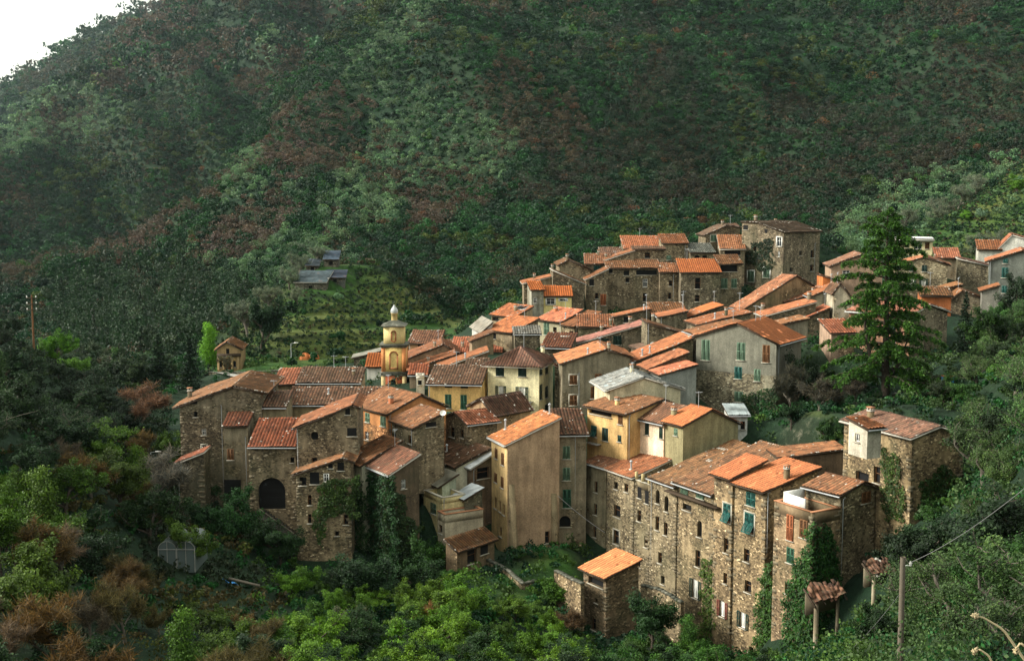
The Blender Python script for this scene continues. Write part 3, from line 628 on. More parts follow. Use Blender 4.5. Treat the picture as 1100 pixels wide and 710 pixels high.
H('E1b', 'little low house with a flat brown roof beside the peach one behind the bell tower', (470, 375, 203), -3, 492, -5, 386, ('L', [(0, 0), (1, .8)]), 'patchy', (.34, .24, .15), 'old')
H('E2', 'house with a long bright orange roof sloping up right beside the bell tower shaft', (438, 386, 190), 5, 491, -8, 402, ('R', [(0, 0), (.72, 371), (1, 379)]), 'patchy', (.32, .22, .13), 'mid', ch=[('c', 467, 373, .9)])
H('E3', 'house with a second lower orange roof ramp right of the bell tower', (440, 398, 184), 5, 489, -7, 414, ('R', [(0, 0), (1, 382)]), 'patchy', (.30, .2, .12), 'mid', ch=[('c', 460, 389, .8)])
H('E3b', 'tiny low house with a patch of red roof at the foot of the bell tower', (440, 403, 180), 0, 458, -4, 416, ('L', [(0, 0), (1, 1.0)]), 'patchy', (.34, .25, .16), 'red')
H('E6', 'narrow white chimney-like house end between the bell tower and the yellow house', (447, 404, 176), 4, 455, -2.5, 424, ('F', .4), 'plaster', (.62, .60, .52), wr=[(451, 411, 4, 5, 'd')], name='house_extension', cat='extension')
H('E4', 'long house with a crumbling salmon red roof at the upper middle left', (484, 379, 197), -3, 538, -8, 393, ('L', [(0, 0), (1, 1.5)]), 'patchy', (.38, .25, .15), 'pink', ch=[('c', 497, 373, .9), ('p', 518, 372, .8)], stones=.3)
H('E5', 'dark house with a thin rising roof edge above the yellow house', (473, 396, 179), 4, 524, -5, 416, ('R', [(0, 0), (1, 378)]), 'patchy', (.22, .14, .08), 'mid', ch=[('p', 500, 386, .7)])
H('E7', 'low house with a mossy orange roof directly behind the yellow house roof', (500, 397, 174), -4, 522, -4, 410, ('L', [(0, 0), (1, .9)]), 'patchy', (.32, .2, .11), 'moss')
H('F0', 'rough stone house with a flat ledge in front of the large plain orange roof', (553, 359.5, 190), 2, 580, -5, 386, ('L', [(0, 0), (1, .6)]), 'stone', ST2, 'stoneslab')
H('F1', 'house with a large plain orange roof above the cream villa', (550, 358, 197), 42, 578, 522, 380, ('R', [(0, 0), (1, 343)]), 'patchy', (.36, .28, .17), 'mid', rc=(.52, .16, .06), wl=[(530, 361, 6, 6, 'd')])
H('F2', 'house with orange roof just above the large plain orange roof, below the yellow attic', (553, 341, 213), 40, 572, 528, 362, ('R', [(0, 0), (1, 330)]), 'patchy', (.35, .27, .16), 'mid', rc=(.52, .155, .055), wl=[(532, 343, 7, 4, 'd')], ch=[('c', 554, 334, .9)])
H('F3', 'shed patched with white and grey roof sheets at the left end of the upper roofs', (518, 357, 201), 12, 529, 507, 370, ('R', [(0, 0), (1, 347)]), 'plaster', (.5, .5, .45), 'greyboard', name='shed', cat='shed')
H('F4', 'tiny house with an orange lean roof below the white patched shed', (507, 367, 193), 8, 530, -4, 382, ('R', [(0, 0), (1, 358)]), 'patchy', (.4, .28, .16), 'mid')
# ---------------- upper left group
H('V1', 'stone house with orange lean roof and chimney at left tip of the upper village', (563, 305, 230), 3, 593, -6, 330, ('R', [(0, 0), (1, 298)]), 'stone', ST, 'mid', ch=[('c', 574, 300, .9)])
H('V2', 'stone gable wall with a brown roof falling to the right above the yellow attic house', (594, 291, 228), 3, 628, -6, 330, ('R', [(0, 0), (1, 305.5)]), 'stone', ST2, 'old', ch=[('c', 592, 289, .8)])
H('V3', 'stone gabled house with a brown roof and a tall chimney on the upper left skyline', (601, 285, 238), 3, 634, -8, 312, ('R', [(0, 0), (.3, 280), (1, 290)]), 'stone', ST, 'old', ch=[('c', 622, 280, 1.1)])
H('V4', 'house with a blue-green door under a weathered red roof on the upper left', (629, 284, 241), -2, 656, -7, 302, ('L', [(0, 0), (1, 1.6)]), 'stone', ST, 'old', wr=[(642, 288.5, 8, 6, 't')], ch=[('c', 643, 275, 1), ('c', 651, 277, .8)], rc=(.36, .14, .07))
H('V5', 'low house with a dull brown roof peeping out behind the upper left roofs', (646, 274, 250), 0, 668, -6, 290, ('L', [(0, 0), (1, 1.1)]), 'stone', ST, 'brown')
H('G1', 'bright yellow attic house with white windows and a clean orange roof', (584, 318.5, 222), 0, 614, -5, 336, ('L', [(0, 0), (1, 1.35)]), 'plaster', (.70, .58, .26), 'new', wr=[(591.5, 324, 9, 7, 'wsW'), (605, 322.5, 8, 3, 'wsW')])
H('G1b', 'narrow white-edged stone house end left of the bright yellow attic', (571, 312, 221), 8, 584, -5, 340, ('L', [(0, 0), (1, 1.2)]), 'patchy', (.36, .34, .26), 'new', wr=[(575, 323, 4, 6, 'w')])
H('G2', 'house with a pink-orange roof and a grey-green door wall below the yellow attic', (603, 346.5, 206), 38, 625, 578, 376, ('R', [(0, 0), (1, 334)]), 'plaster', (.36, .33, .22), 'pink', wl=[(587, 353, 6, 14, 'v'), (596, 356, 4, 9, 'd')], ch=[('c', 597, 335, .8), ('p', 609, 343, .9)])
H('G3', 'stone house with a red-brown lean roof next to the pink-orange roofed one', (617, 351, 203), 38, 645, 604, 376, ('R', [(0, 0), (1, 336.5)]), 'stone', STW, 'mid', wl=[(614, 360, 4, 9, 'd')])
H('G4', 'low house with a dull red roof and a white box dormer in the upper middle', (621, 351.5, 200), -3, 660, -6, 378, ('L', [(0, 0), (1, 1.4)]), 'stone', STW, 'red', ch=[('c', 656, 350, 1.2)], rc=(.34, .12, .06))
H('G5', 'small house with a tilted red-brown roof patched with white behind the cream villa', (583, 373, 182), -14, 612, -5, 392, ('L', [(0, 0), (1, 1.5)]), 'stone', STD, 'red', stones=.3)
H('G6', 'stone house with a long thin roof edge rising to the right, upper middle', (612, 372, 186), 3, 692, -5, 396, ('R', [(0, 0), (1, 349)]), 'stone', ST2, 'mid', wr=[(663, 365.5, 9, 10, 'g'), (650, 367, 8, 7, 'g'), (642, 369, 5, 6, 'd')], ch=[('c', 646, 356, .9), ('c', 676, 347, .9)], rc=(.46, .17, .1))
H('H0', 'tiny red lean roof squeezed between the cream villa and the stone house with a drainpipe', (596, 393, 172), -25, 605, -4, 460, ('R', [(0, 0), (1, -.4)]), 'stone', STD, 'red', name='lean_to', cat='lean-to')
H('H1', 'tall stone house with brown windows and a bent drainpipe right of the cream villa', (604, 391, 166), 3, 677, -9, 480, ('R', [(0, 0), (.65, 376), (1, 384)]), 'patchy', (.27, .23, .15), 'mid', rc=(.48, .17, .07),
  wr=[(616, 408, 8, 10, 'bs'), (616, 430, 8, 11, 'bs'), (642.6, 405, 7, 7, 'b'), (639, 421.6, 9, 13, 'b'), (657, 424, 6, 9, 'd')], pipes=[('R', 622, 401, 452)], ch=[('c', 655, 377, .9), ('p', 633, 383, .8)])
H('G7', 'dark stone house behind the diagonal orange roofs in the centre', (690, 378, 178), 10, 748, -6, 400, ('R', [(0, 0), (1, 366)]), 'stone', STD, 'brown')
H('H2a', 'uppermost of three long diagonal orange roofs left of the big grey house', (663, 397, 168), 12, 744, -5.5, 415, ('R', [(0, 0), (1, 364)]), 'stone', ST2, 'mid', ch=[('p', 690, 383, .9), ('p', 698, 380, .9)], rc=(.48, .155, .06))
H('H2b', 'middle of three diagonal orange roofs left of the big grey house', (697, 397, 161), 12, 739, -4, 416, ('R', [(0, 0), (1, 380)]), 'stone', STD, 'mid', rc=(.46, .15, .06))
H('H2c', 'lowest and smallest of three diagonal roofs left of the big grey house', (710, 403, 157), 14, 748, -4, 440, ('R', [(0, 0), (1, 393)]), 'plaster', (.26, .27, .24), 'pink')
H('H3', 'cream and grey house with a pale grey slate roof in the middle of the village', (655, 419, 152), 10, 731, -8, 460, ('R', [(0, 0), (.48, 406), (1, 418)]), 'plaster', (.50, .45, .31), ((.34, .34, .33), 'tile_old'), ch=[('c', 688, 397, .9)], over=.6, gut=True)
H('H4', 'orange-yellow house with dark green shutters and an open loggia under a brown roof', (674, 445, 146), 37, 721, 631, 560, ('R', [(0, 0), (.8, 430), (1, 434)]), 'plaster', (.56, .37, .17), 'mid', rc=(.25, .10, .045),
  wl=[(645, 443, 24, 6.5, 'd'), (666.5, 450, 5, 12, 'b'), (638, 463, 6, 12, 'p'), (650, 466.5, 6.5, 14, 'g'), (665.5, 471, 4, 7, 'g')], ch=[('c', 663, 436, .9)], over=.7)
H('H5', 'pinkish white house with dark green shutters under a small brown roof', (713, 455, 144), 37, 736, 687, 520, ('R', [(0, 0), (1, 438)]), 'plaster', (.76, .60, .44), 'mid', wl=[(695, 460, 4.5, 14, 'g'), (710, 465, 4, 12, 'g')], rc=(.28, .115, .05))
H('H6', 'house with a bright orange ribbed roof, yellow side wall and dark grey gable', (734, 458, 141), 30, 793, 714, 515, ('R', [(0, 0), (.5, 441), (1, 455)]), 'plaster', (.26, .23, .13), 'new', wl=[(726, 464, 4, 8, 'v')], ch=[('c', 722, 446, .9)], rc=(.56, .17, .06))
# ---------------- the long row at the front right
def on_row(px, py, out):
    # distance at which a corner seen at (px, py) lies on the common street front of the row
    q = P(823, 528, 120); n = np.array((-math.cos(rad(29)), -math.sin(rad(29)), 0)); r_ = pt_on(q + n * out, n, px, py); return float(r_[1])
H('I3', 'dark corrugated sheet roof house behind the long stone row', (717, 494, 147), 25, 765, 697, 570, ('R', [(0, 0), (1, 470)]), 'stone', STD, 'dark', name='stone_house', cat='house')
H('I1', 'low house with flat glowing orange roof at the left end of the long row', (668, 492, 150.5), 25, 702, 649, 590, ('R', [(0, 0), (1, 476)]), 'stone', ST, 'new', rc=(.86, .21, .05), corr=.02)
H('I0', 'corner house with old brown roof at the left end of the long stone row', (651, 503, on_row(651, 503, 0.0)), 33, -5, 630, 600, ('R', [(0, 0), (1, 1.2)]), 'patchy', (.30, .25, .15), 'mid', wl=[(640, 523, 3.5, 12, 'd'), (639.5, 547, 3.5, 12, 'd'), (638.6, 571, 3.5, 12, 'd')], gut=True, rc=(.3, .12, .06))
H('Ib', 'first narrow stone house of the long row with a square window and framed door', (681, 514, on_row(681, 514, 0.1)), 29, -6, 652, 640, ('R', [(0, 0), (1, 1.7)]), 'stone', STW, 'mid', wl=[(672.8, 524, 4, 9, 'd'), (661.7, 521.5, 4, 8, 'd'), (663, 549, 7, 13, 'd'), (662, 577, 6, 15, 'ds'), (672, 600, 4, 10, 'd')], ch=[('p', 678, 505, 1)], verge=.1)
H('Ic', 'second narrow house of the long row with an unroofed walled terrace on top', (698, 521, on_row(698, 521, 0.0)), 29, -6, 681.5, 650, ('F', .9), 'stone', STW, wl=[(687, 529, 4, 12, 'd'), (695, 534, 4, 14, 'd'), (686.6, 554, 4, 12, 'd'), (694, 582, 4, 12, 'd'), (686, 604, 4, 10, 'd')])
H('Ic2', 'weathered grey board roof between the glowing orange roof and the dark corrugated one', (695, 499, 149), 25, 716, 676, 590, ('R', [(0, 0), (1, 484)]), 'patchy', (.25, .2, .13), 'greyboard', name='outbuilding', cat='outbuilding')
H('Id', 'third stone house of the long row with round-topped windows under a deep sagging brown roof', (727, 523, on_row(727, 523, 0.2)), 29, -12, 698.5, 668, ('R', [(0, 0), (1, 3.0)]), 'stone', STW, 'old', wl=[(706.6, 533.5, 4, 15, 'a'), (716, 541, 4, 17, 'a'), (706, 562, 4, 15, 'd'), (715, 568, 4, 14, 'd'), (709, 599, 4, 12, 'd'), (712, 623, 4, 9, 'd'), (713, 518.5, 16, 4.5, 'd')], pipes=[('L', 701, 512, 606)], rc=(.22, .10, .045), verge=.1)
H('Ie', 'fourth stone house of the long row with two pale green shutters above a ledge', (767, 531, on_row(767, 531, 0.05)), 29, -12, 727.5, 700, ('R', [(0, 0), (1, 3.2)]), 'stone', (.27, .21, .125), 'old', wl=[(735.5, 525, 8, 15, 'v'), (752.5, 529.5, 8, 12, 'v'), (738, 545, 9, 7, 'd'), (751.5, 568, 5, 18, 'a'), (749.5, 600, 5, 18, 'd'), (747, 632.5, 6, 20, 'Gc')], rc=(.24, .105, .05), over=.6)
H('If', 'fifth stone house of the long row under the upper, smaller clean orange roof', (787, 514, on_row(787, 514, 0.25)), 29, 821, 767.5, 704, ('R', [(0, 0), (1, 496)]), 'stone', (.30, .22, .125), 'new', wl=[(781, 551, 8, 20, 'ps'), (780, 586, 5, 16, 'd'), (779, 621, 4, 12, 'd'), (776, 654, 5.5, 17, 'rc')], rc=(.54, .16, .06), over=.7)
H('Ig', 'sixth stone house of the long row under the big clean orange roof', (823, 528, 120), 29, 878, 788, 716, ('R', [(0, 0), (1, 504)]), 'stone', (.31, .23, .13), 'new', wl=[(806.5, 536, 10, 15, 't'), (805, 562, 10, 22, 'ps'), (802, 596.5, 6, 14, 'd'), (803.5, 630, 7, 13, 'd'), (798, 666, 6, 17, 'Gc'), (807, 698, 5, 7, 'd')], rc=(.54, .165, .06), over=.8, ch=[('c', 845, 515, 1.3)])
H('K1', 'stone house end with small brown gable and long drainpipe, right end of the row', (903, 532, 113), 36, 941, 866, 640, ('R', [(0, 0), (.6, 519), (1, 525)]), 'stone', (.20, .17, .11), 'old', wr=[(930, 534, 9, 12, 'b'), (925.5, 556, 3, 4, 'd'), (928, 573, 3, 4, 'd')], pipes=[('R', 905, 536, 632)], rc=(.30, .12, .06))
H('K2', 'orange-patched stone block with a walled roof terrace at the right end of the long row', (873, 551, 111), 30, 903, 832, 716, ('F', 1.1), 'stone', (.27, .19, .115), 'redcap', wl=[(849, 566.5, 7, 28, 'bx'), (863.6, 568, 8, 20, 'b'), (849, 596.5, 8, 17, 'h'), (846, 632, 6, 12, 'd')])
H('K3', 'long low wall-like outbuilding with a thin brown roof behind the walled roof terrace', (838, 492, 130), 3, 907, -4, 520, ('R', [(0, 0), (1, 484)]), 'patchy', (.18, .12, .07), 'old', name='outbuilding', cat='outbuilding')
H('J1', 'small open-topped stone loft under a bright clean orange roof at the bottom centre', (651, 620.5, 126), 33, 686, 627, 688, ('R', [(0, 0), (1, 602)]), 'stone', (.22, .15, .095), 'new', wl=[(640, 625, 16, 8, 'd'), (637.7, 670, 5, 13, 'd'), (640.5, 645, 3, 5, 'd')], rc=(.66, .22, .09), over=.6, verge=.4)
# ---------------- the big grey house and the garden side
H('N1', 'big grey rendered gabled house on a stone base with an orange roof right of centre', (834, 369.5, 158), 57, 861, 748, 450, ('L', [(0, 0), (.48, 348.5), (1, 361)]), 'plaster', (.19, .185, .145), 'new', low=404, rc=(.54, .16, .06),
  wl=[(796, 377.5, 9, 19, 'v'), (823, 380, 8, 19, 'b'), (793, 400.5, 8, 13, 't'), (813.5, 403, 7, 13, 'v'), (813, 428.5, 7, 11, 'w'), (793.5, 426, 9, 11, 'v'), (758, 376, 9, 22, 'v')], over=.6, pipes=[('R', 836, 371, 432)])
H('N2', 'small white and dark garden shed below the big grey house', (784, 446, 147), 3, 803, -3, 465, ('L', [(0, 0), (1, .7)]), 'plaster', (.6, .6, .56), 'zinc', wr=[(790, 457, 6, 9, 'w'), (798, 457, 5, 9, 'd')], name='garden_shed', cat='shed')
H('O1', 'isolated stone house with worn brown roof and ivy among the trees at the right', (980, 471, 112), 24, 1036, 907, 560, ('R', [(0, 0), (.5, 459), (1, 466.5)]), 'stone', (.27, .20, .11), 'old', wl=[(943.5, 470, 6, 12, 'd'), (942, 510, 7, 18, 'd'), (920, 466, 5, 10, 'w'), (926, 520, 14, 26, 'd')], rc=(.31, .135, .065), ch=[('c', 935, 450, 1)], over=.5)
H('O2', 'small white outhouse box with a red lean roof clinging to the isolated stone house', (932, 461, 109.5), 24, -1.6, 912, 492, ('L', [(0, 0), (1, .5)]), 'plaster', (.55, .50, .40), 'mid', wl=[(921, 470, 5, 9, 'w')], name='outhouse', cat='outhouse', ctrl=False, depth=.1)
# ---------------- upper village
H('U1', 'large house with a broad flat-looking orange roof on the left skyline of the upper village', (671, 268, 252), 0, 712, -9, 290, ('L', [(0, 0), (1, 2.3)]), 'stone', ST, 'mid', rc=(.58, .185, .085))
H('U2', 'taller stone house with a separate orange roof right of the broad skyline roof', (712, 262, 247), 0, 739, -7, 288, ('L', [(0, 0), (1, 1.6)]), 'stone', STW, 'mid', wr=[(718.5, 277, 5, 5, 'v')], pipes=[('R', 736, 263, 287)])
H('U3', 'stone house with an orange roof rising to the right below the broad skyline roof', (652, 279.5, 242), 0, 681, -6, 292, ('R', [(0, 0), (1, 270)]), 'stone', ST, 'mid')
H('U3b', 'low stone house with one dark window under a thin brown eave, upper village', (681, 268.5, 243), 0, 714, -3, 292, ('L', [(0, 0), (1, .4)]), 'stone', ST, 'brown', wr=[(695.5, 274.5, 6, 6, 'd')])
H('U4', 'wide stone house with many small windows at the left of the upper terrace row', (652, 288.5, 237), 0, 709, -6, 342, ('L', [(0, 0), (1, 1.3)]), 'stone', ST, 'old', rc=(.32, .13, .06),
  wr=[(656, 291, 4, 5, 'd'), (694.5, 293, 22, 5, 'd'), (693, 304, 5, 9, 'w'), (692.7, 319.5, 4.5, 9, 'd'), (674, 301, 4, 5, 'd'), (673, 293.5, 6, 5, 'dx')])
H('U4b', 'narrow stone house with white-edged rising roof, left corner of the upper terrace row', (630, 300.5, 233), 0, 653, -6, 342, ('R', [(0, 0), (1, 290)]), 'stone', ST, 'mid', wr=[(635.5, 303.5, 5, 7, 'd'), (648, 322, 6, 12, 'bx'), (641, 318, 4, 6, 'd')])
H('U5', 'stone house with a short red roof beside the drainpipe in the upper terrace row', (709, 293, 235), 0, 732, -5, 342, ('L', [(0, 0), (1, 1.4)]), 'stone', ST, 'old', wr=[(720.6, 304.5, 4, 6, 'd'), (719.5, 318, 3.5, 7, 'd')], rc=(.4, .15, .07), pipes=[('R', 723.5, 295, 328)])
H('U6', 'stone house with clean bright orange roof and two black windows, upper terrace row', (731.5, 293, 231), -2, 774, -8, 346, ('L', [(0, 0), (1, 2.0)]), 'stone', ST2, 'new', wr=[(749.5, 304.5, 6, 12, 'd'), (749, 320.7, 5, 7, 'd')], rc=(.56, .15, .045))
H('U7', 'stone house with open loggia and two green shutters beside the clean bright upper roof', (773, 284, 234), 0, 797, -6, 336, ('L', [(0, 0), (1, 1.3)]), 'stone', ST, 'old', wr=[(783, 288.5, 18, 7, 'd'), (778, 304.5, 7, 11, 'v'), (788.6, 304.5, 6, 10, 'v')])
H('U8', 'stone house with red roof over dark loggia left of the tall stone keep', (774, 268, 242), -6, 800, -9, 286, ('L', [(0, 0), (1, 2.4)]), 'stone', ST, 'mid', wr=[(787, 272, 17, 4.5, 'd')], rc=(.40, .15, .07))
H('U12b', 'rubble-roofed low house between the skyline roof and the red loggia roof', (742, 272, 244), 0, 768, -8, 290, ('L', [(0, 0), (1, 1.5)]), 'stone', STW, 'stoneslab', stones=1.2, wr=[(749, 276, 5, 3, 'd'), (757, 276, 5, 3, 'd')])
H('U9', 'stone house with dark brown gable roof and green window on the top skyline', (758, 253, 252), 2, 795, -8, 275, ('R', [(0, 0), (.6, 243), (1, 245)]), 'stone', ST, 'brown', wr=[(766.5, 256, 6, 7, 'vs')], ch=[('c', 776, 243, 1)])
H('U10', 'tall dark stone keep-like house with white-framed windows at the top of the village', (842, 250, 237), 42, 881, 797, 330, ('L', [(0, 0), (.6, 240), (1, 239)]), 'stone', (.15, .125, .09), 'brown',
  wl=[(801, 244.5, 5, 5, 'd'), (823, 248.5, 3, 4, 'd'), (837, 260, 5, 10, 'wsW'), (836.5, 273, 2.5, 6, 'w'), (806.5, 297, 7, 12, 'vsW'), (823.4, 293, 7, 11, 'vsW'), (811, 267.5, 3, 6, 'd'), (824, 275, 3, 5, 'd')], wr=[(872.6, 273, 3.5, 8, 'd'), (872, 288, 3.5, 7, 'd'), (850, 290, 3, 5, 'd'), (860, 272, 3, 5, 'd')], ch=[('c', 811, 238, 1.1)], pipes=[('R', 875, 262, 308)])
H('U11', 'house with a red roof showing behind the tall stone keep on the top skyline', (826, 247, 255), 0, 853, -6, 262, ('L', [(0, 0), (1, 1.2)]), 'stone', ST, 'mid', ch=[('c', 833, 244, 1.5)], rc=(.42, .13, .07))
H('U11b', 'little yellow rendered attic peeping over the dark brown gable on the top skyline', (781, 245, 256), 0, 794, -4, 256, ('L', [(0, 0), (1, .6)]), 'plaster', (.6, .42, .15), 'brown')
H('U12', 'house with long orange roof slanting down left and ochre gable below the stone keep', (800, 331.5, 196), 33, 872, 786, 352, ('R', [(0, 0), (.75, 297), (1, 307)]), 'patchy', (.34, .22, .11), 'mid', rc=(.48, .18, .085))
H('U13', 'house with a brown and orange roof rising right under the downpipe of the stone keep', (845, 325, 200), 4, 897, -6, 345, ('R', [(0, 0), (1, 309)]), 'stone', ST2, 'mid', rc=(.40, .155, .07), ch=[('c', 876, 316, .8)])
H('U14', 'house with a narrow orange roof strip above the big grey house', (822, 340, 186), 4, 876, -5, 362, ('R', [(0, 0), (1, 325.5)]), 'stone', ST2, 'mid', ch=[('c', 819, 334, 1), ('c', 873, 322, 1.2)], rc=(.50, .16, .06))
H('U15', 'small house with a salmon roof patch right of the narrow orange roof strip', (865, 342, 186), -4, 891, -5, 362, ('R', [(0, 0), (1, 332)]), 'stone', ST2, 'pink')
H('U15b', 'small low house with brown roof above right end of the big grey house', (838, 350, 178), 8, 868, -4, 372, ('R', [(0, 0), (1, 343)]), 'patchy', (.3, .26, .18), 'old')
H('U16', 'house with worn orange roof strip above the left end of the big grey house', (750, 349.5, 183), 9, 806, -6, 372, ('R', [(0, 0), (1, 336.5)]), 'stone', ST2, 'mid', ch=[('c', 780, 340, 1.2), ('p', 768, 343, .8)])
H('U16b', 'house with a dull grey-brown roof strip touching the left end of the big grey house', (748, 360, 172), 9, 800, -5, 378, ('R', [(0, 0), (1, 348)]), 'stone', ST2, 'old')
H('U17', 'small house with a vivid orange roof below the two black windows', (752, 337.5, 197), 9, 776, -5, 356, ('R', [(0, 0), (1, 329)]), 'stone', STD, 'new', rc=(.5, .14, .045))
H('U17b', 'small house with dull orange roof scrap left of its brighter twin, upper middle', (738, 342, 195), 6, 753, -5, 360, ('R', [(0, 0), (1, 337)]), 'stone', STD, 'mid')
H('U18', 'plain rough stone house block with a thin orange roof in the upper middle', (709, 341, 193), 0, 738, -5, 362, ('R', [(0, 0), (1, 335.5)]), 'stone', ST2, 'mid')
H('U18b', 'low house with a grey-brown roof behind the plain stone block', (700, 336.5, 201), 0, 737, -6, 352, ('L', [(0, 0), (1, 1.1)]), 'stone', ST2, 'old')
H('U19', 'low stone house with dark window and thin rising orange roof, upper middle', (660, 341, 200), 0, 698, -4, 366, ('R', [(0, 0), (1, 333)]), 'stone', ST2, 'mid', wr=[(674, 343.5, 8, 6, 'd')], ch=[('p', 697, 338, .8)])
H('U20', 'stone house whose brown roof edge falls to the right above the diagonal orange roofs', (695, 347.5, 180), 3, 738, -5, 385, ('R', [(0, 0), (1, 360)]), 'stone', (.17, .15, .1), 'old', ch=[('c', 699, 345, 1.2)])
# ---------------- right hand upper side
H('W1', 'pink rendered house with a brown and orange gable roof behind the big cedar', (893, 286.5, 206), -8, 948, -9, 330, ('R', [(0, 0), (.6, 274), (1, 284)]), 'plaster', (.33, .23, .16), 'old', wr=[(909, 294, 8, 7, 'w'), (930, 296, 7, 7, 'b')], rc=(.33, .14, .07))
H('W1b', 'tiny orange walled hut with a thin roof left of the pink house', (884, 297, 204), 0, 901, -4, 318, ('R', [(0, 0), (1, 302)]), 'plaster', (.46, .16, .06), 'mid')
H('W1c', 'low stone house with a tumbled orange roof in front of the pink house', (872, 319, 194), -4, 898, -5, 340, ('R', [(0, 0), (1, 308)]), 'patchy', (.40, .34, .22), 'mid')
H('W2', 'pale rough gabled ruin with a broken roof left of the big cedar trunk', (896, 315, 185), -4, 918, -6, 348, ('R', [(0, 0), (.3, 306), (1, 325)]), 'patchy', (.52, .46, .33), 'moss')
H('W3', 'modern cream block of flats with a flat white roof on the right skyline', (962, 259, 262), -15, 1002, -8, 292, ('L', [(0, 0), (1, .05)]), 'plaster', (.74, .64, .38), ((.8, .8, .76), 'sheet'), wr=[(974, 263, 5, 6, 'b'), (986, 264, 9, 8, 'w'), (974, 278, 5, 8, 'w'), (996, 264, 5, 7, 'b')], over=.9, thin=.5, name='apartment_block', cat='building')
H('W4', 'stone house with four green-shuttered windows under an orange gable roof right of the cedar top', (958, 286, 216), -17, 1018, -9, 320, ('R', [(0, 0), (.6, 277), (1, 285)]), 'stone', (.28, .25, .17), 'mid', rc=(.42, .15, .07),
  wr=[(979.3, 288, 5, 7, 'g'), (993, 288.4, 6, 7, 'g'), (979.3, 303.5, 4.5, 8, 'Gc'), (992, 304, 4.5, 9, 'Gc')], over=.6)
H('W4b', 'low house with a plain orange roof just behind the four-shuttered stone house', (1006, 277.5, 226), -14, 1031, -6, 292, ('L', [(0, 0), (1, 1.5)]), 'patchy', (.3, .25, .16), 'mid', rc=(.5, .16, .07))
H('W5', 'dark mossy stone house with a brown lean roof at the upper right', (1029, 278.5, 220), -17, 1062, -7, 318, ('R', [(0, 0), (1, 286)]), 'stone', (.12, .11, .075), 'mid', rc=(.35, .14, .07))
H('W6', 'grey gabled house with teal shutters at the right edge of the photo', (1063, 281, 192), -21, 1128, -10, 345, ('R', [(0, 0), (.55, 270), (1, 281)]), 'plaster', (.13, .14, .12), 'mid', rc=(.50, .165, .07), wr=[(1079.5, 293, 7, 11, 't'), (1080, 280.5, 5, 5, 't'), (1079, 311, 6, 8, 't')], over=.7, pipes=[('R', 1064, 283, 320)])
H('W7', 'house with a white-edged orange gable roof on the skyline at the right edge', (1074, 266.5, 228), -20, 1118, -9, 300, ('R', [(0, 0), (.3, 253), (1, 262)]), 'plaster', (.7, .68, .6), 'mid', rc=(.50, .17, .08), over=.8)
H('W7b', 'low white house with a small orange roof left of the white-edged gable', (1051, 268.5, 229), -17, 1075, -6, 286, ('L', [(0, 0), (1, 1.5)]), 'plaster', (.45, .44, .38), 'mid')
H('W8', 'small grey hut with short orange roof below the grey gabled house', (1055, 313, 184), -19, 1073, -5, 345, ('R', [(0, 0), (1, 308)]), 'plaster', (.2, .19, .16), 'mid')
H('W9', 'house with a brown roof sloping left above the orange wall panel at the upper right', (993, 316, 202), -12, 1033, -6, 340, ('R', [(0, 0), (1, 307)]), 'stone', STD, 'old')
H('W9b', 'house with a low brown gable above the dark conifers at the upper right', (1022, 322, 196), -14, 1062, -6, 345, ('R', [(0, 0), (.3, 313), (1, 324)]), 'stone', ST2, 'old')
H('W9c', 'house with a vivid orange wall under a flat brown roof right of the cedar', (990, 318, 188), -12, 1022, -5, 338, ('L', [(0, 0), (1, .9)]), 'plaster', (.34, .12, .05), 'old')
H('W10', 'tall house with salmon front and stone side half hidden by the big cedar', (978, 339, 168), 45, 1018, 912, 392, ('R', [(0, 0), (.5, 328), (1, 335)]), 'plaster', (.30, .17, .11), 'mid', wl=[(958, 349, 9, 12, 'g'), (935, 350, 8, 12, 'g'), (958, 372, 8, 12, 'w')], rc=(.48, .165, .08), over=.7, rw=('stone', (.17, .15, .11)))
H('W11', 'small house with a pink-orange lean roof seen through the left branches of the cedar', (893, 358, 165), 4, 918, -5, 380, ('L', [(0, 0), (1, 1.2)]), 'patchy', (.45, .3, .2), 'pink')
# ------------------------------------------------------------------ terrain
def add(*rows):
    for r in rows:
        p = P(*r); CTRL.append((p[0], p[1], p[2]))
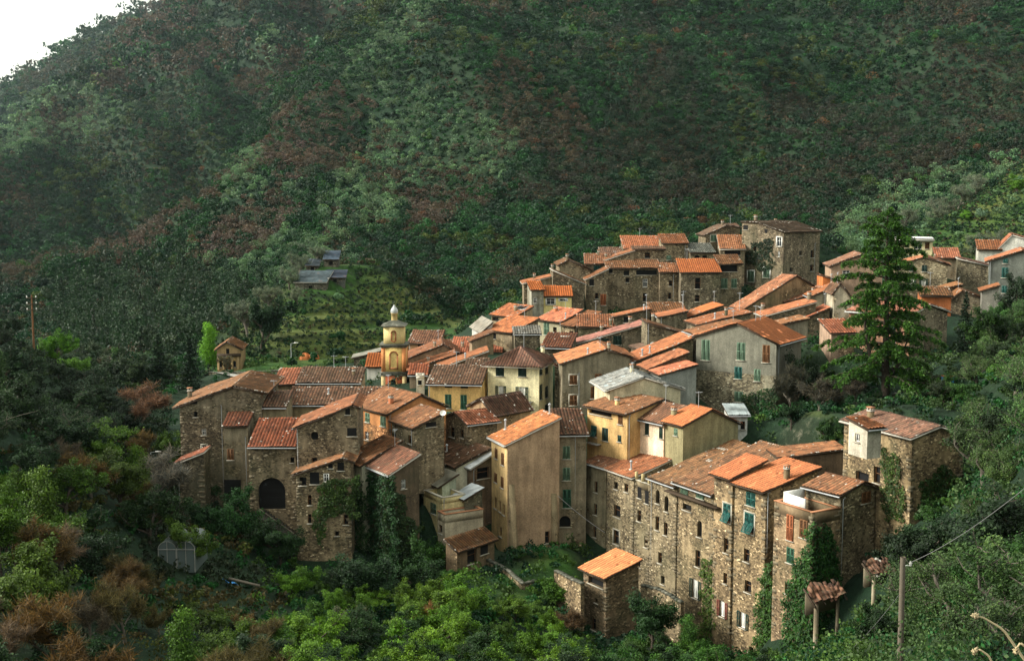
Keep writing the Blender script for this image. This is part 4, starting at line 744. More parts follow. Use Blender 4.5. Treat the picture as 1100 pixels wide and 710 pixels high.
# near side
CTRL += [(0, 0, -6), (0, -40, 3), (-40, 0, -12), (40, 0, -13), (0, 25, -16), (-30, 30, -20), (30, 30, -22), (-70, 20, -14), (70, 20, -16), (45, 45, -25), (0, 50, -26), (-60, -60, 6), (60, -60, 2), (0, -200, 40), (-200, -200, 40), (200, -200, 50)]
add((100, 760, 75), (300, 760, 80), (500, 760, 84), (700, 770, 92), (850, 760, 95),
    (20, 560, 110), (120, 560, 118), (20, 640, 90), (120, 660, 92), (200, 640, 112), (230, 600, 128), (300, 680, 108), (400, 700, 108), (400, 660, 122), (500, 690, 112), (560, 660, 122), (620, 715, 114),
    (700, 700, 118), (780, 722, 114), (850, 712, 108), (930, 700, 98),
    (30, 470, 150), (110, 480, 150), (160, 500, 150), (60, 405, 182), (37, 388, 200), (0, 362, 190), (-60, 340, 170), (-120, 380, 120), (-150, 330, 200), (100, 412, 200), (140, 455, 190), (170, 460, 178), (175, 520, 152),
    (1000, 720, 52), (1080, 700, 36), (1110, 600, 60), (1060, 660, 62), (1000, 640, 88), (960, 640, 104), (1000, 560, 108), (1060, 500, 100), (1110, 440, 90), (1150, 420, 80), (1060, 430, 130), (1110, 372, 130), (1040, 400, 150), (1000, 430, 150), (960, 450, 145),
    (880, 470, 138), (850, 480, 140), (860, 455, 150), (900, 430, 155), (940, 425, 155), (880, 400, 165), (1100, 345, 170), (1060, 350, 178), (1200, 330, 170),
    (560, 610, 135), (600, 600, 138), (570, 640, 128), (520, 650, 125), (620, 640, 130), (350, 640, 125), (270, 600, 133), (250, 620, 126), (905, 452, 140), (935, 447, 138), (890, 448, 146), (925, 434, 148), (870, 462, 139), (612, 580, 143), (625, 596, 141), (616, 600, 138), (640, 640, 134), (600, 560, 150), (618, 560, 149))
# valley and terraces left of and behind the tower
add((240, 398, 228), (220, 402, 240), (300, 398, 225), (340, 392, 230.9), (400, 394, 225), (350, 372, 239.3), (420, 365, 245.6), (480, 355, 251.9), (520, 350, 280), (320, 350, 245.6), (400, 340, 258.2), (460, 335, 266.6),
    (350, 312, 263.3), (400, 312, 268.7), (310, 310, 265.8), (360, 285, 275.0), (330, 290, 274.2), (420, 290, 283.4), (180, 396, 300), (120, 382, 330), (60, 378, 345), (200, 380, 320), (0, 372, 360), (-80, 380, 300), (150, 420, 240), (110, 430, 230),
    (270, 340, 262.4), (250, 370, 254.0), (550, 330, 320), (620, 320, 330), (700, 310, 340), (800, 300, 345), (880, 290, 340), (-60, 360, 420))
# right terraces
add((960, 275, 268), (1010, 262, 285), (1060, 262, 275), (1110, 262, 270), (1010, 240, 310), (1060, 235, 305), (1110, 225, 300), (1060, 200, 335), (1110, 170, 345), (1180, 150, 350), (980, 250, 330), (930, 262, 320), (900, 280, 300), (1150, 280, 220), (1250, 250, 230), (1040, 215, 345), (1100, 215, 420), (1000, 250, 380))
# main mountain (spur B)
add((700, 240, 480), (600, 240, 440), (500, 250, 430), (420, 240, 440), (850, 235, 460), (950, 220, 480), (1030, 190, 520), (1110, 150, 560), (600, 130, 610), (500, 140, 600), (700, 130, 620), (800, 120, 650), (900, 140, 660), (960, 130, 620), (930, 80, 780), (1000, 60, 700), (1110, 20, 720),
    (600, 0, 830), (500, 20, 800), (700, 0, 850), (800, 0, 880), (900, 0, 900), (1000, -40, 900), (600, -150, 1100), (800, -150, 1150), (1000, -180, 1150), (1200, -150, 950), (520, -100, 1050), (1300, 50, 650),
    (470, 0, 860), (425, 40, 800), (380, 80, 740), (330, 130, 690), (280, 180, 630), (210, 230, 570), (150, 272, 530), (90, 305, 490), (350, 200, 560), (280, 250, 470), (200, 300, 430), (300, 290, 400), (120, 340, 430), (30, 345, 450), (-50, 350, 480), (520, -60, 950))
# behind spur B: fall, then spur C
add((455, 40, 990), (360, 130, 880), (250, 240, 760), (120, 330, 640), (20, 365, 560), (-80, 370, 560),
    (430, 60, 1120), (300, 180, 980), (200, 260, 860), (80, 320, 720), (-20, 340, 650))
add((0, 290, 800), (100, 260, 860), (200, 190, 980), (300, 110, 1120), (400, 20, 1300), (0, 220, 930), (100, 190, 990), (200, 110, 1130), (300, 20, 1300), (-100, 260, 850), (0, 170, 1080), (60, 130, 1180), (100, 95, 1260), (140, 55, 1340), (180, 5, 1430), (215, -40, 1500), (300, -90, 1600), (420, -90, 1650), (-120, 230, 980), (-60, 190, 1080))
add((120, 130, 1500), (60, 190, 1420), (0, 230, 1350), (-100, 300, 1300), (250, 0, 1750), (0, 118, 2200), (50, 84, 2250), (100, 52, 2300), (150, 28, 2350), (200, 0, 2400), (-100, 170, 2200), (-300, 230, 2200), (50, 200, 2700), (300, 150, 2800), (600, 100, 2500), (1000, 100, 2300), (-300, 230, 1200), (-300, 200, 700), (-300, 240, 400), (1500, 100, 900), (1400, 150, 400))
CT = np.array(CTRL)
# thin out control points that sit on top of one another
keep = []
for i in range(len(CT)):
    if all(np.hypot(*(CT[i, :2] - CT[j, :2])) > 1.6 for j in keep): keep.append(i)
CT = CT[keep]
SH = .05 * np.hypot(CT[:, 0], CT[:, 1] + 20) * .5 + 1.
def phi(d2, s): return np.sqrt(d2 + s * s)
d2 = ((CT[:, None, :2] - CT[None, :, :2]) ** 2).sum(-1)
G = phi(d2, SH[None, :]); 
G[np.arange(len(CT)), np.arange(len(CT))] -= .25      # slight smoothing
nC = len(CT); Asy = np.zeros((nC + 3, nC + 3)); Asy[:nC, :nC] = G; Asy[:nC, nC] = 1; Asy[:nC, nC + 1:] = CT[:, :2] / 500; Asy[nC, :nC] = 1; Asy[nC + 1:, :nC] = CT[:, :2].T / 500
wts = np.linalg.solve(Asy, np.concatenate([CT[:, 2], [0, 0, 0]]))
def z_rbf(x, y):
    out = np.empty(x.shape)
    for i in range(0, x.size, 20000):
        X, Y = x.ravel()[i:i + 20000], y.ravel()[i:i + 20000]
        g = phi((X[:, None] - CT[None, :, 0]) ** 2 + (Y[:, None] - CT[None, :, 1]) ** 2, SH[None, :])
        out.ravel()[i:i + 20000] = g @ wts[:nC] + wts[nC] + (X * wts[nC + 1] + Y * wts[nC + 2]) / 500
    return out
NR, NT_, TH = 560, 470, rad(62)
RC = np.array((0., -60.))
def r_of(i):   # radius of ring i: even to 430 m then growing
    i = np.asarray(i, float); k = 330.
    return np.where(i < k, 25 + i * 1.25, 25 + k * 1.25 + 1.25 * ((1.0197 ** np.maximum(i - k, 0) - 1) / .0197))
def i_of(r):
    k = 330.; r = np.asarray(r, float); e = np.maximum(r - 25 - k * 1.25, 0) / 1.25 * .0197 + 1
    return np.where(r < 25 + k * 1.25, (r - 25) / 1.25, k + np.log(e) / math.log(1.0197))
gi, gj = np.meshgrid(np.arange(NR), np.arange(NT_), indexing='ij')
gr = r_of(gi); gt = -TH + 2 * TH * gj / (NT_ - 1)
GX, GY = RC[0] + gr * np.sin(gt), RC[1] + gr * np.cos(gt)
GZ = z_rbf(GX, GY)
dcam = np.hypot(GX, GY)
amp = np.clip((dcam - 60) / 400, 0, 1)
rel = np.clip((dcam - 380) / 250, 0, 1); uu = (GX * .86 + GY * .42); vv = (-GX * .42 + GY * .86)
GZ += rel * ((np.abs(vnoise(uu, vv * .28, 62, 41) - .5) * 2 - .5) * -34 + (np.abs(vnoise(uu, vv * .3, 27, 42) - .5) * 2 - .5) * -13)
GZ += amp * ((vnoise(GX, GY, 90, 1) - .5) * 22 + (vnoise(GX, GY, 38, 2) - .5) * 9) * np.clip((dcam - 330) / 200, 0, 1) + (vnoise(GX, GY, 9, 3) - .5) * .9 + (vnoise(GX, GY, 3.5, 4) - .5) * .3
pathz = []
def terrace_mask(x, y):
    m = np.zeros(np.shape(x))
    for (px, py, Y, rx, ry) in ((365, 350, 246, 30, 24), (340, 300, 268, 20, 14), (430, 338, 262, 18, 16), (1060, 235, 305, 42, 62)):
        c = P(px, py, Y); q = ((x - c[0]) / rx) ** 2 + ((y - c[1]) / ry) ** 2
        m = np.maximum(m, np.clip((1.25 - q) / .5, 0, 1))
    return m
tm = terrace_mask(GX, GY)
wob = (vnoise(GX, GY, 45, 9) - .5) * 2.2 + (vnoise(GX, GY, 14, 10) - .5) * .5
hs = 2.3; q = (GZ + wob) / hs; f = q - np.floor(q); stp = (np.floor(q) + np.clip((f - .62) / .34, 0, 1)) * hs - wob
GZ = GZ * (1 - tm) + stp * tm
# below the village houses the ground never rises into the rooms: kept by the house points above
def zt(x, y):
    x = np.asarray(x, float); y = np.asarray(y, float)
    r = np.hypot(x - RC[0], y - RC[1]); t_ = np.arctan2(x - RC[0], y - RC[1])
    fi = np.clip(i_of(r), 0, NR - 1.001); fj = np.clip((t_ + TH) / (2 * TH) * (NT_ - 1), 0, NT_ - 1.001)
    i, j = fi.astype(int), fj.astype(int); a, b = fi - i, fj - j
    return (GZ[i, j] * (1 - a) + GZ[i + 1, j] * a) * (1 - b) + (GZ[i, j + 1] * (1 - a) + GZ[i + 1, j + 1] * a) * b
def ground_hit(px, py, y0=30, y1=2600):
    Ys = np.geomspace(y0, y1, 1500); d = ray(px, py); p = d[None] * (Ys / d[1])[:, None]
    below = p[:, 2] < zt(p[:, 0], p[:, 1]); k = np.argmax(below)
    if not below.any(): return None
    return np.array((p[k, 0], p[k, 1], float(zt(p[k, 0], p[k, 1]))))
def terrain_material():
    m, t, b = mat('hillside', .95)
    geo = N(t, 'NewGeometry'); sp = N(t, 'SeparateXYZ'); LK(t, geo.outputs['Normal'], sp.inputs[0])
    n1 = N(t, 'TexNoise'); n1.inputs['Scale'].default_value = .05; n1.inputs['Detail'].default_value = 10; LK(t, geo.outputs['Position'], n1.inputs['Vector'])
    n2 = N(t, 'TexNoise'); n2.inputs['Scale'].default_value = .8; n2.inputs['Detail'].default_value = 10; n2.inputs['Roughness'].default_value = .75; LK(t, geo.outputs['Position'], n2.inputs['Vector'])
    ter = N(t, 'Attribute', attribute_name='terrace')
    wild = mix(t, (.007, .024, .010), (.016, .034, .014), ramp(t, n1.outputs[0], [(.4, 0.), (.6, 1.)]))
    grass = mix(t, (.024, .070, .009), (.075, .095, .02), ramp(t, n1.outputs[0], [(.42, 0.), (.6, 1.)]))
    wallc = mix(t, (.016, .026, .012), (.09, .085, .06), ramp(t, n2.outputs[0], [(.52, 0.), (.66, 1.)]))
    tread = mix(t, wallc, grass, ramp(t, sp.outputs[2], [(.72, 0.), (.88, 1.)]))
    c = mix(t, wild, tread, ter.outputs['Fac'])
    c = mix(t, c, ramp(t, n2.outputs[0], [(.3, .45), (.7, 1.4)]), 1., 'MULTIPLY')
    LK(t, c, b.inputs['Base Color'])
    bp = N(t, 'Bump'); bp.inputs['Strength'].default_value = .8; bp.inputs['Distance'].default_value = .5; LK(t, n2.outputs[0], bp.inputs['Height']); LK(t, bp.outputs[0], b.inputs['Normal'])
terrain_material()
mb = MB(); idx = gi * NT_ + gj
F = np.stack([idx[:-1, :-1], idx[:-1, 1:], idx[1:, 1:], idx[1:, :-1]], -1).reshape(-1, 4)[:, ::-1]
mb.add(np.stack([GX, GY, GZ], -1).reshape(-1, 3), F, 0)
g = mb.build('terrain', ['hillside'], smooth=True); g['kind'] = 'structure'
lawn = np.zeros(GX.shape)
for (px, py, Y, r0) in ((848, 473, 140.5, 4), (575, 640, 130, 6), (603, 612, 137, 5)):
    c = P(px, py, Y); lawn = np.maximum(lawn, np.clip(1.3 - np.hypot(GX - c[0], GY - c[1]) / r0, 0, 1))
at = g.data.attributes.new('terrace', 'FLOAT', 'POINT'); at.data.foreach_set('value', np.maximum(tm, lawn).astype(np.float32).ravel())
# ------------------------------------------------------------------ bell tower
def bell_tower():
    Y = 185.; k = Y / FPX
    zz = lambda py: P(422.7, py, Y)[2]
    xc = P(422.7, 385, Y)[0]; yc = Y + 2.05; X, Yv = np.array((1., 0, 0)), np.array((0., 1, 0))
    T = Thing('bell_tower', (xc, yc, zz(430)), 'yellow bell tower with arched niches and a small grey onion dome', 'bell tower')
    def bx(mb, hw, y0, y1, mi, dx=0., dy=0., hx=None, hy=None):
        z0, z1 = zz(y0), zz(y1); mb.box((xc + dx, yc + dy, (z0 + z1) / 2), X * (hx or hw), Yv * (hy or hw), UP * abs(z1 - z0) / 2, mi)
    w = 13.6 * k
    m = MB(); bx(m, w - .12, 440, 401, 0)
    T.part(m, 'lower_stage', ['plaster'], color=(.44, .12, .05))
    for sx in (-1, 1):
        for sy in (-1, 1): m = MB(); bx(m, w, 440, 401, 0, sx * (w - .3), sy * (w - .3), .32, .32); T.part(m, 'pilaster', ['plaster'], color=(.62, .48, .24))
    m = MB(); bx(m, w + .08, 404, 401, 0); bx(m, w + .2, 401, 399.8, 0); bx(m, w + .08, 373.5, 371.5, 0); bx(m, w + .25, 371.5, 370, 0)
    T.part(m, 'cornice', ['stoneslabm'])
    m = MB(); bx(m, w - .16, 399.5, 373.5, 0); T.part(m, 'middle_stage', ['plaster'], color=(.84, .60, .22))
    for sx in (-1, 1):
        for sy in (-1, 1): m = MB(); bx(m, w, 399.5, 373.5, 0, sx * (w - .34), sy * (w - .34), .3, .3); T.part(m, 'pilaster', ['plaster'], color=(.62, .25, .09))
    def arch(name, cx, w2, z0, z1, yf, arch_top=True, oval=False, fill='plaster', fc=(.66, .47, .18), tc=(.42, .16, .07)):
        m = MB(); pts = []
        for i in range(17):
            th = math.pi * i / 16
            pts.append((cx + math.cos(th) * w2, z1 - w2 + math.sin(th) * w2))
        if oval: pts += [(cx - math.cos(math.pi * i / 16) * w2, z0 + w2 - math.sin(math.pi * i / 16) * w2) for i in range(17)]
        else: pts = [(cx + w2, z0)] + pts + [(cx - w2, z0), (cx + w2, z0)]
        for (a, b), (c, e) in zip(pts, pts[1:] + pts[:1]):
            L_ = math.hypot(c - a, e - b)
            if L_ < 1e-4: continue
            m.box(((a + c) / 2, yf - .04, (b + e) / 2), np.array(((c - a), 0, (e - b))) / 2 * 1.15, Yv * .07, np.array((-(e - b), 0, (c - a))) / L_ * .1, 0)
        T.part(m, name, ['plaster'], color=tc)
        m = MB(); n_ = len(pts); V = [(a, yf - .012, b) for a, b in pts] + [(cx, yf - .012, (z0 + z1) / 2)]
        for i in range(n_ - 1): m.add([V[i], V[i + 1], V[-1]], [(0, 1, 2)], 0)
        T.part(m, 'opening' if fill == 'dark' else 'niche', [fill], color=fc)
    arch('arch_moulding', xc, 4.2 * k, zz(396), zz(378), yc - w + .16)
    arch('arch_moulding', xc - .1, 3.6 * k, zz(416), zz(407.2), yc - w + .12, fill='dark', tc=(.6, .3, .12))
    wu = 10.9 * k
    m = MB(); bx(m, wu, 369.6, 351, 0); T.part(m, 'upper_stage', ['plaster'], color=(.88, .70, .32))
    m = MB(); bx(m, wu + .1, 352, 350.6, 0); T.part(m, 'cornice', ['mortar'])
    arch('oval_moulding', xc, 2.3 * k, zz(367.5), zz(356), yc - wu, oval=True)
    m = MB(); th = 8
    prof = [(wu + .42, zz(350.6)), (wu + .38, zz(350.2)), (wu * .75, zz(348)), (4.2 * k, zz(345.6)), (3.2 * k, zz(345.4))]
    for (ra, za), (rb, zb) in zip(prof, prof[1:]):
        for sx, sy in ((1, 0), (0, 1), (-1, 0), (0, -1)):
            tx, ty = -sy, sx
            m.add([(xc + sx * ra + tx * ra, yc + sy * ra + ty * ra, za), (xc + sx * ra - tx * ra, yc + sy * ra - ty * ra, za), (xc + sx * rb - tx * rb, yc + sy * rb - ty * rb, zb), (xc + sx * rb + tx * rb, yc + sy * rb + ty * rb, zb)], [(0, 1, 2, 3)], 0)
    m.box((xc, yc, zz(350.8)), X * (wu + .4), Yv * (wu + .4), UP * .04, 0)
    T.part(m, 'slate_roof', ['stoneslabm'])
    m = MB(); m.lathe((xc, yc, 0), [(3.3 * k, zz(346)), (3.3 * k, zz(338.6)), (3.9 * k, zz(338.4)), (3.9 * k, zz(337.4)), (0, zz(337.2))], 8, 0)
    T.part(m, 'lantern', ['plaster'], color=(.66, .50, .22))
    m = MB(); m.lathe((xc, yc, 0), [(r * k, zz(y)) for r, y in ((3.7, 337.6), (4.2, 336.2), (4.0, 334.5), (3.1, 332.8), (1.7, 331), (1.1, 330), (1.2, 329.4), (.4, 328.8))], 16, 0)
    d = T.part(m, 'onion_dome', ['dome'], smooth=True)
    m = MB(); m.tube([(xc, yc, zz(329)), (xc, yc, zz(325.5))], .05, 6, 0); m.box((xc, yc, zz(326.6)), X * .22, Yv * .03, UP * .03, 0); T.part(m, 'cross', ['dark_metal'], parent=d)
plain('dark_stone', (.035, .033, .025), .95)
def slab_mat():
    m, t, b = mat('stoneslabm', .8); geo = N(t, 'NewGeometry'); n = N(t, 'TexNoise'); n.inputs['Scale'].default_value = 1.5; n.inputs['Detail'].default_value = 8; LK(t, geo.outputs['Position'], n.inputs['Vector'])
    LK(t, ramp(t, n.outputs[0], [(.3, (.04, .045, .035)), (.6, (.10, .10, .075)), (.75, (.25, .24, .2))]), b.inputs['Base Color'])
slab_mat()
bell_tower()
# ------------------------------------------------------------------ chapel on the terrace
ch = H('D1', 'small ochre chapel with columns and a dark lintel band on the far left terrace', (233, 375.5, 230), 6, 258.5, -8, 398, ('R', [(0, 0), (.44, 368), (1, 375)]), 'plaster', (.42, .29, .15), 'old',
       wr=[(245, 391, 7, 12, 'b'), (244.6, 377.5, 3.4, 6, 'a'), (237, 391, 3, 7, 'a'), (252, 391, 3, 7, 'a')], name='chapel', cat='chapel', over=.5, verge=.5)
for x in (235.2, 240.4, 249.4, 256.2):
    m = MB(); q0 = ch.hit('R', x, 397, .16); m.tube([q0, np.array((q0[0], q0[1], ch.zat(q0, 383)))], .2, 8, 0); ch.T.part(m, 'column', ['plaster'], color=(.52, .36, .18))
m = MB(); q = ch.hit('R', 246, 381.3, .2); m.box(q, ch.dR * 2.25, ch.dL * .25, UP * .28, 0); ch.T.part(m, 'lintel', ['wood_dark'])
# ------------------------------------------------------------------ house extras
def buttress(hk, x0, x1, yt, yb, out):
    h = HOUSES[hk]; m = MB()
    a0, a1 = h.hit('R', x0, yt), h.hit('R', x1, yt); zb = h.zat(a0, yb) - 1.5; n = h.faces['R'][2]
    down = lambda p: np.array((p[0], p[1], zb)); o = n * out
    V = [a0, a1, down(a1), down(a0), down(a1) + o, down(a0) + o, a0 + n * .12, a1 + n * .12]
    m.add(V, [(6, 7, 4, 5), (0, 6, 5, 3), (1, 2, 4, 7), (0, 1, 7, 6)], 0, uv=[(0, 0), (1, 0), (1, -6), (0, -6), (1.5, -6), (0, -6.2), (0, 0), (1, 0)])
    h.T.part(m, 'buttress', ['patchy'], color=(.25, .19, .11))
buttress('B1', 546.5, 552, 520, 600, 2.1); buttress('B1', 592, 597.5, 530, 598, 1.6)
h = HOUSES['C2']; m = MB()
q = h.hit('L', 561, 431, .55); 
m.box(q, h.dL * 1.6, h.dR * .55, UP * .06, 0)
for i in range(13): m.box(q + h.dL * (-1.5 + .25 * i) - h.dR * .5 + UP * .45, h.dL * .015, h.dR * .015, UP * .42, 1)
m.box(q - h.dR * .5 + UP * .9, h.dL * 1.58, h.dR * .03, UP * .03, 1)
h.T.part(m, 'balcony', ['concrete', 'dark_metal'])
h = HOUSES['Ie']; m = MB(); q = h.hit('L', 747, 535.5, .35); m.box(q, h.dL * 4.6, h.dR * .5, UP * .09, 0); h.T.part(m, 'ledge', ['wood_dark'])
h = HOUSES['H4']; m = MB(); q = h.hit('L', 640, 476, .4)
m.box(q, h.dL * 1.1, h.dR * .4, UP * .05, 0)
for i in range(9): m.box(q + h.dL * (-1 + .25 * i) - h.dR * .36 + UP * .4, h.dL * .015, h.dR * .015, UP * .38, 1)
h.T.part(m, 'balcony', ['concrete', 'dark_metal'])
h = HOUSES['F2']; O3, A, D, wid, ln, Nn = h.slopes[0]; m = MB(); c = O3 + A * wid * .3 + D * ln * .75 + Nn * .12
m.box(c, A * 1.3, D * .8, Nn * .04, 1); m.box(c + Nn * .03, A * 1.15, D * .65, Nn * .04, 0); h.T.part(m, 'roof_window', ['dark', 'white_paint'], parent=h.roof)
for k_, u, v, s1, s2 in (('Id', .5, .55, .5, .25), ('Id', .8, .8, .7, .3), ('Ie', .6, .5, .45, .2), ('G5', .6, .75, .8, .25), ('A5', .1, .8, .5, .3)):
    h = HOUSES[k_]; O3, A, D, wid, ln, Nn = h.slopes[0]; m = MB(); m.box(O3 + A * wid * u + D * ln * v + Nn * .1, A * s1, D * s2, Nn * .02, 0)
    h.T.part(m, 'roof_patch', ['mortar'], parent=h.roof)
# roof terrace K2: pale inner walls, washing rail
h = HOUSES['K2']; m = MB(); c = h.p0 + h.dR * 1.6 + h.dL * (h.l - 1.) + UP * .2
m.box(c, h.dR * 1.3, h.dL * .08, UP * .9, 0); m.box(c + h.dL * -1.4 - h.dR * 1.2, h.dR * .08, h.dL * 1.4, UP * .8, 0); h.T.part(m, 'terrace_screen', ['white_paint'])
# roof terrace Ic: posts
h = HOUSES['Ic']
for i in range(3):
    m = MB(); c = h.p0 + h.dL * (.25 + i * (h.l - .5) / 2) + h.dR * .12 + UP * .45; m.box(c, h.dR * .14, h.dL * .14, UP * .55, 0); h.T.part(m, 'post', ['plaster'], color=(.5, .4, .2))
# aerials
for hk, cx, cy, hh in (('G4', 640, 345, 2.6), ('U18', 722, 336, 3.2), ('U16', 778, 340, 3), ('C2', 566, 371, 2.4), ('H6', 764, 441, 2.2), ('N1', 791, 349, 2.4), ('U1', 690, 255, 2), ('A6b', 350, 403, 2)):
    h = HOUSES[hk]; O3, A, D, wid, ln, Nn = h.slopes[0]; q = O3 + A * wid * .5 + D * ln * .9; m = MB(); m.tube([q, q + UP * hh], .03, 4, 0)
    for j in range(4): m.box(q + UP * (hh - .15) + np.array((1., .3, 0)) * (j * .22 - .3), np.array((-.06, .3, 0)) * (1 - .12 * j), np.array((.012, 0, 0)), UP * .012, 0)
    m.tube([q + UP * (hh - .15) - np.array((.4, .12, 0)), q + UP * (hh - .15) + np.array((.5, .15, 0))], .02, 4, 0)
    h.T.part(m, 'aerial', ['zinc'], parent=h.roof)
# satellite dish
for hk, f, x, y in (('A9', 'R', 474, 446), ('W9', 'R', 1000, 312), ('G7', 'R', 700, 372)):
    h = HOUSES[hk]; q = h.hit(f, x, y, .4) + UP * .3; m = MB(); m.lathe((0, 0, 0), [(0, 0), (.2, .03), (.38, .12)], 14, 0)
    V = m.V[0]; ang = .9; m.V[0] = np.stack([V[:, 0], V[:, 1] * math.cos(ang) - V[:, 2] * math.sin(ang), V[:, 1] * math.sin(ang) + V[:, 2] * math.cos(ang)], -1) * (1, 1, 1) + q
    m.tube([q - UP * .8 + h.faces[f][2] * -.3, q], .03, 4, 0); h.T.part(m, 'satellite_dish', ['white_paint'])
# ------------------------------------------------------------------ free standing things
def G(px, py): 
    q = ground_hit(px, py); return q
def seat(px, py, Y):
    p = P(px, py, Y); return np.array((p[0], p[1], float(zt(p[0], p[1]))))
# left utility pole
b0 = seat(37, 387, 200); T = Thing('utility_pole', b0, 'tall brown utility pole with white insulators on the dark left hillside', 'utility pole')
ztp = P(36, 317, 200)[2]; m = MB(); m.tube([b0 - UP, (b0[0], b0[1], ztp)], [.2, .13], 8, 0); T.part(m, 'pole', ['wood_brown'])
for py in (320, 326.5, 333):
    z = P(36, py, 200)[2]; m = MB(); m.box((b0[0], b0[1] - .15, z), np.array((.75, .2, 0)), np.array((0, .06, 0)), UP * .06, 0); cr = T.part(m, 'crossarm', ['wood_dark'])
    for sx in (-.68, .68):
        m = MB(); m.lathe((b0[0] + sx, b0[1] - .15 + sx * .27, z + .04), [(.05, 0), (.12, .08), (.09, .16), (.12, .24), (.02, .34)], 8, 0); T.part(m, 'insulator', ['white_paint'], parent=cr)
# right pole and wires
pt_ = P(970, 598, 45); zb = float(zt(pt_[0], pt_[1])); T = Thing('utility_pole', (pt_[0], pt_[1], zb), 'weathered grey wooden pole at the lower right with a wire running up right', 'utility pole')
m = MB(); m.tube([(pt_[0] + .05, pt_[1], zb - .5), pt_], [.125, .10], 10, 0); T.part(m, 'pole', ['wood_grey'])
m = MB(); m.lathe(pt_ + np.array((.28, -.05, -.35)), [(.03, 0), (.06, .03), (.05, .1), (.07, .13), (.01, .2)], 8, 0); m.box(pt_ + np.array((.14, -.05, -.32)), np.array((.16, 0, 0)), np.array((0, .02, 0)), UP * .02, 0); T.part(m, 'insulator', ['white_paint'])
a_, b_ = pt_ + np.array((.28, -.05, -.2)), P(1130, 500, 30); m = MB()
m.tube([a_ + (b_ - a_) * s_ - UP * 1.0 * s_ * (1 - s_) for s_ in np.linspace(0, 1, 24)], .013, 4, 0); o = m.build('wire', ['wire']); tag(o, 'thin grey wire slanting from the lower right pole up to the right edge', 'wire')
a_, b_ = pt_ + np.array((-.1, 0, -1.5)), P(890, 716, 60); m = MB()
m.tube([a_ + (b_ - a_) * s_ - UP * 1.2 * s_ * (1 - s_) for s_ in np.linspace(0, 1, 24)], .012, 4, 0); o = m.build('wire', ['wire']); tag(o, 'faint wire dropping from the lower right pole to the bottom edge', 'wire')
# wire across the gap between the ochre house and the long row
a_, b_ = P(599, 532, 142), P(650, 572, 141); m = MB(); m.tube([a_ + (b_ - a_) * s_ - UP * .8 * s_ * (1 - s_) for s_ in np.linspace(0, 1, 16)], .03, 4, 0); o = m.build('cable', ['wire']); tag(o, 'sagging cable between the tall ochre house and the left end of the row', 'cable')
# lamps
def lamp(px, pyb, Y, pyt, label):
    b0 = seat(px, pyb, Y); zt_ = P(px, pyt, Y)[2]; T = Thing('street_lamp', b0, label, 'street lamp')
    m = MB(); m.tube([b0 - UP * .5, (b0[0], b0[1], zt_), (b0[0] + .8, b0[1], zt_ + .15)], [.07, .05, .04], 6, 0); T.part(m, 'pole', ['zinc'])
    m = MB(); m.box((b0[0] + 1., b0[1], zt_ + .14), np.array((.38, 0, 0)), np.array((0, .13, 0)), UP * .07, 0); T.part(m, 'lamp_head', ['white_paint'])
lamp(1061, 362, 160, 343, 'grey street lamp with a pale head above the olive trees at the right')
lamp(313, 392, 231, 369, 'thin street lamp among the terraces left of the bell tower')
lamp(163, 520, 158, 486, 'street lamp with a white head in the trees left of the leftmost house')
# orange sheets heaps on the terrace
for i, (px, py) in enumerate(((327.5, 388.5), (337, 389))):
    c = seat(px, py, 236); m = MB(); n_ = 22; prof = [(1.05, -.3), (1.0, .3), (.85, .75), (.5, 1.1), (.15, 1.25), (0, 1.27)]
    m.lathe(c, prof, n_, 0); V = m.V[0]; th = np.arctan2(V[:, 1] - c[1], V[:, 0] - c[0]); V[:, 0] += .12 * np.sin(5 * th + i); V[:, 1] += .12 * np.cos(4 * th); V[:, 2] += .08 * np.sin(7 * th + i)
    o = m.build('covered_heap', ['orange_sheet'], smooth=True); tag(o, ('left' if i == 0 else 'right') + ' one of two heaps under orange sheets on the garden terrace', 'covered heap', 'orange covered heaps')
# far sheds
for i, (x0, x1, yt, yb, Y, lab, col, zr) in enumerate(((348, 363, 279, 285.5, 274.2, 'uppermost of the dark hillside sheds, with a whitish sheet roof', 'zinc', 1.6), (329, 342, 286, 291, 272.5, 'smallest dark hillside shed, half hidden by olives', 'dark', 1.2),
                                                    (317, 350, 303, 311.5, 265.8, 'longest dark hillside shed with a bluish grey roof', 'zinc', 2.0), (349, 370.5, 298.5, 304.5, 267.5, 'dark hillside shed with a flat black roof right of the longest one', 'dark', 1.3))):
    H('S%d' % i, lab, (x0, yt, Y), -8 if i == 2 else 3, x1, -5, yb, ('L', [(0, 0), (1, zr)]), 'stone', (.05, .06, .06), col, name='shed', cat='shed', rc=((.06, .08, .09) if col == 'zinc' else (.04, .05, .06)), group='dark sheds on the olive terraces', ctrl=False, wr=[((x0 + x1) / 2, yb - 2.5, 4, 4, 'd')])
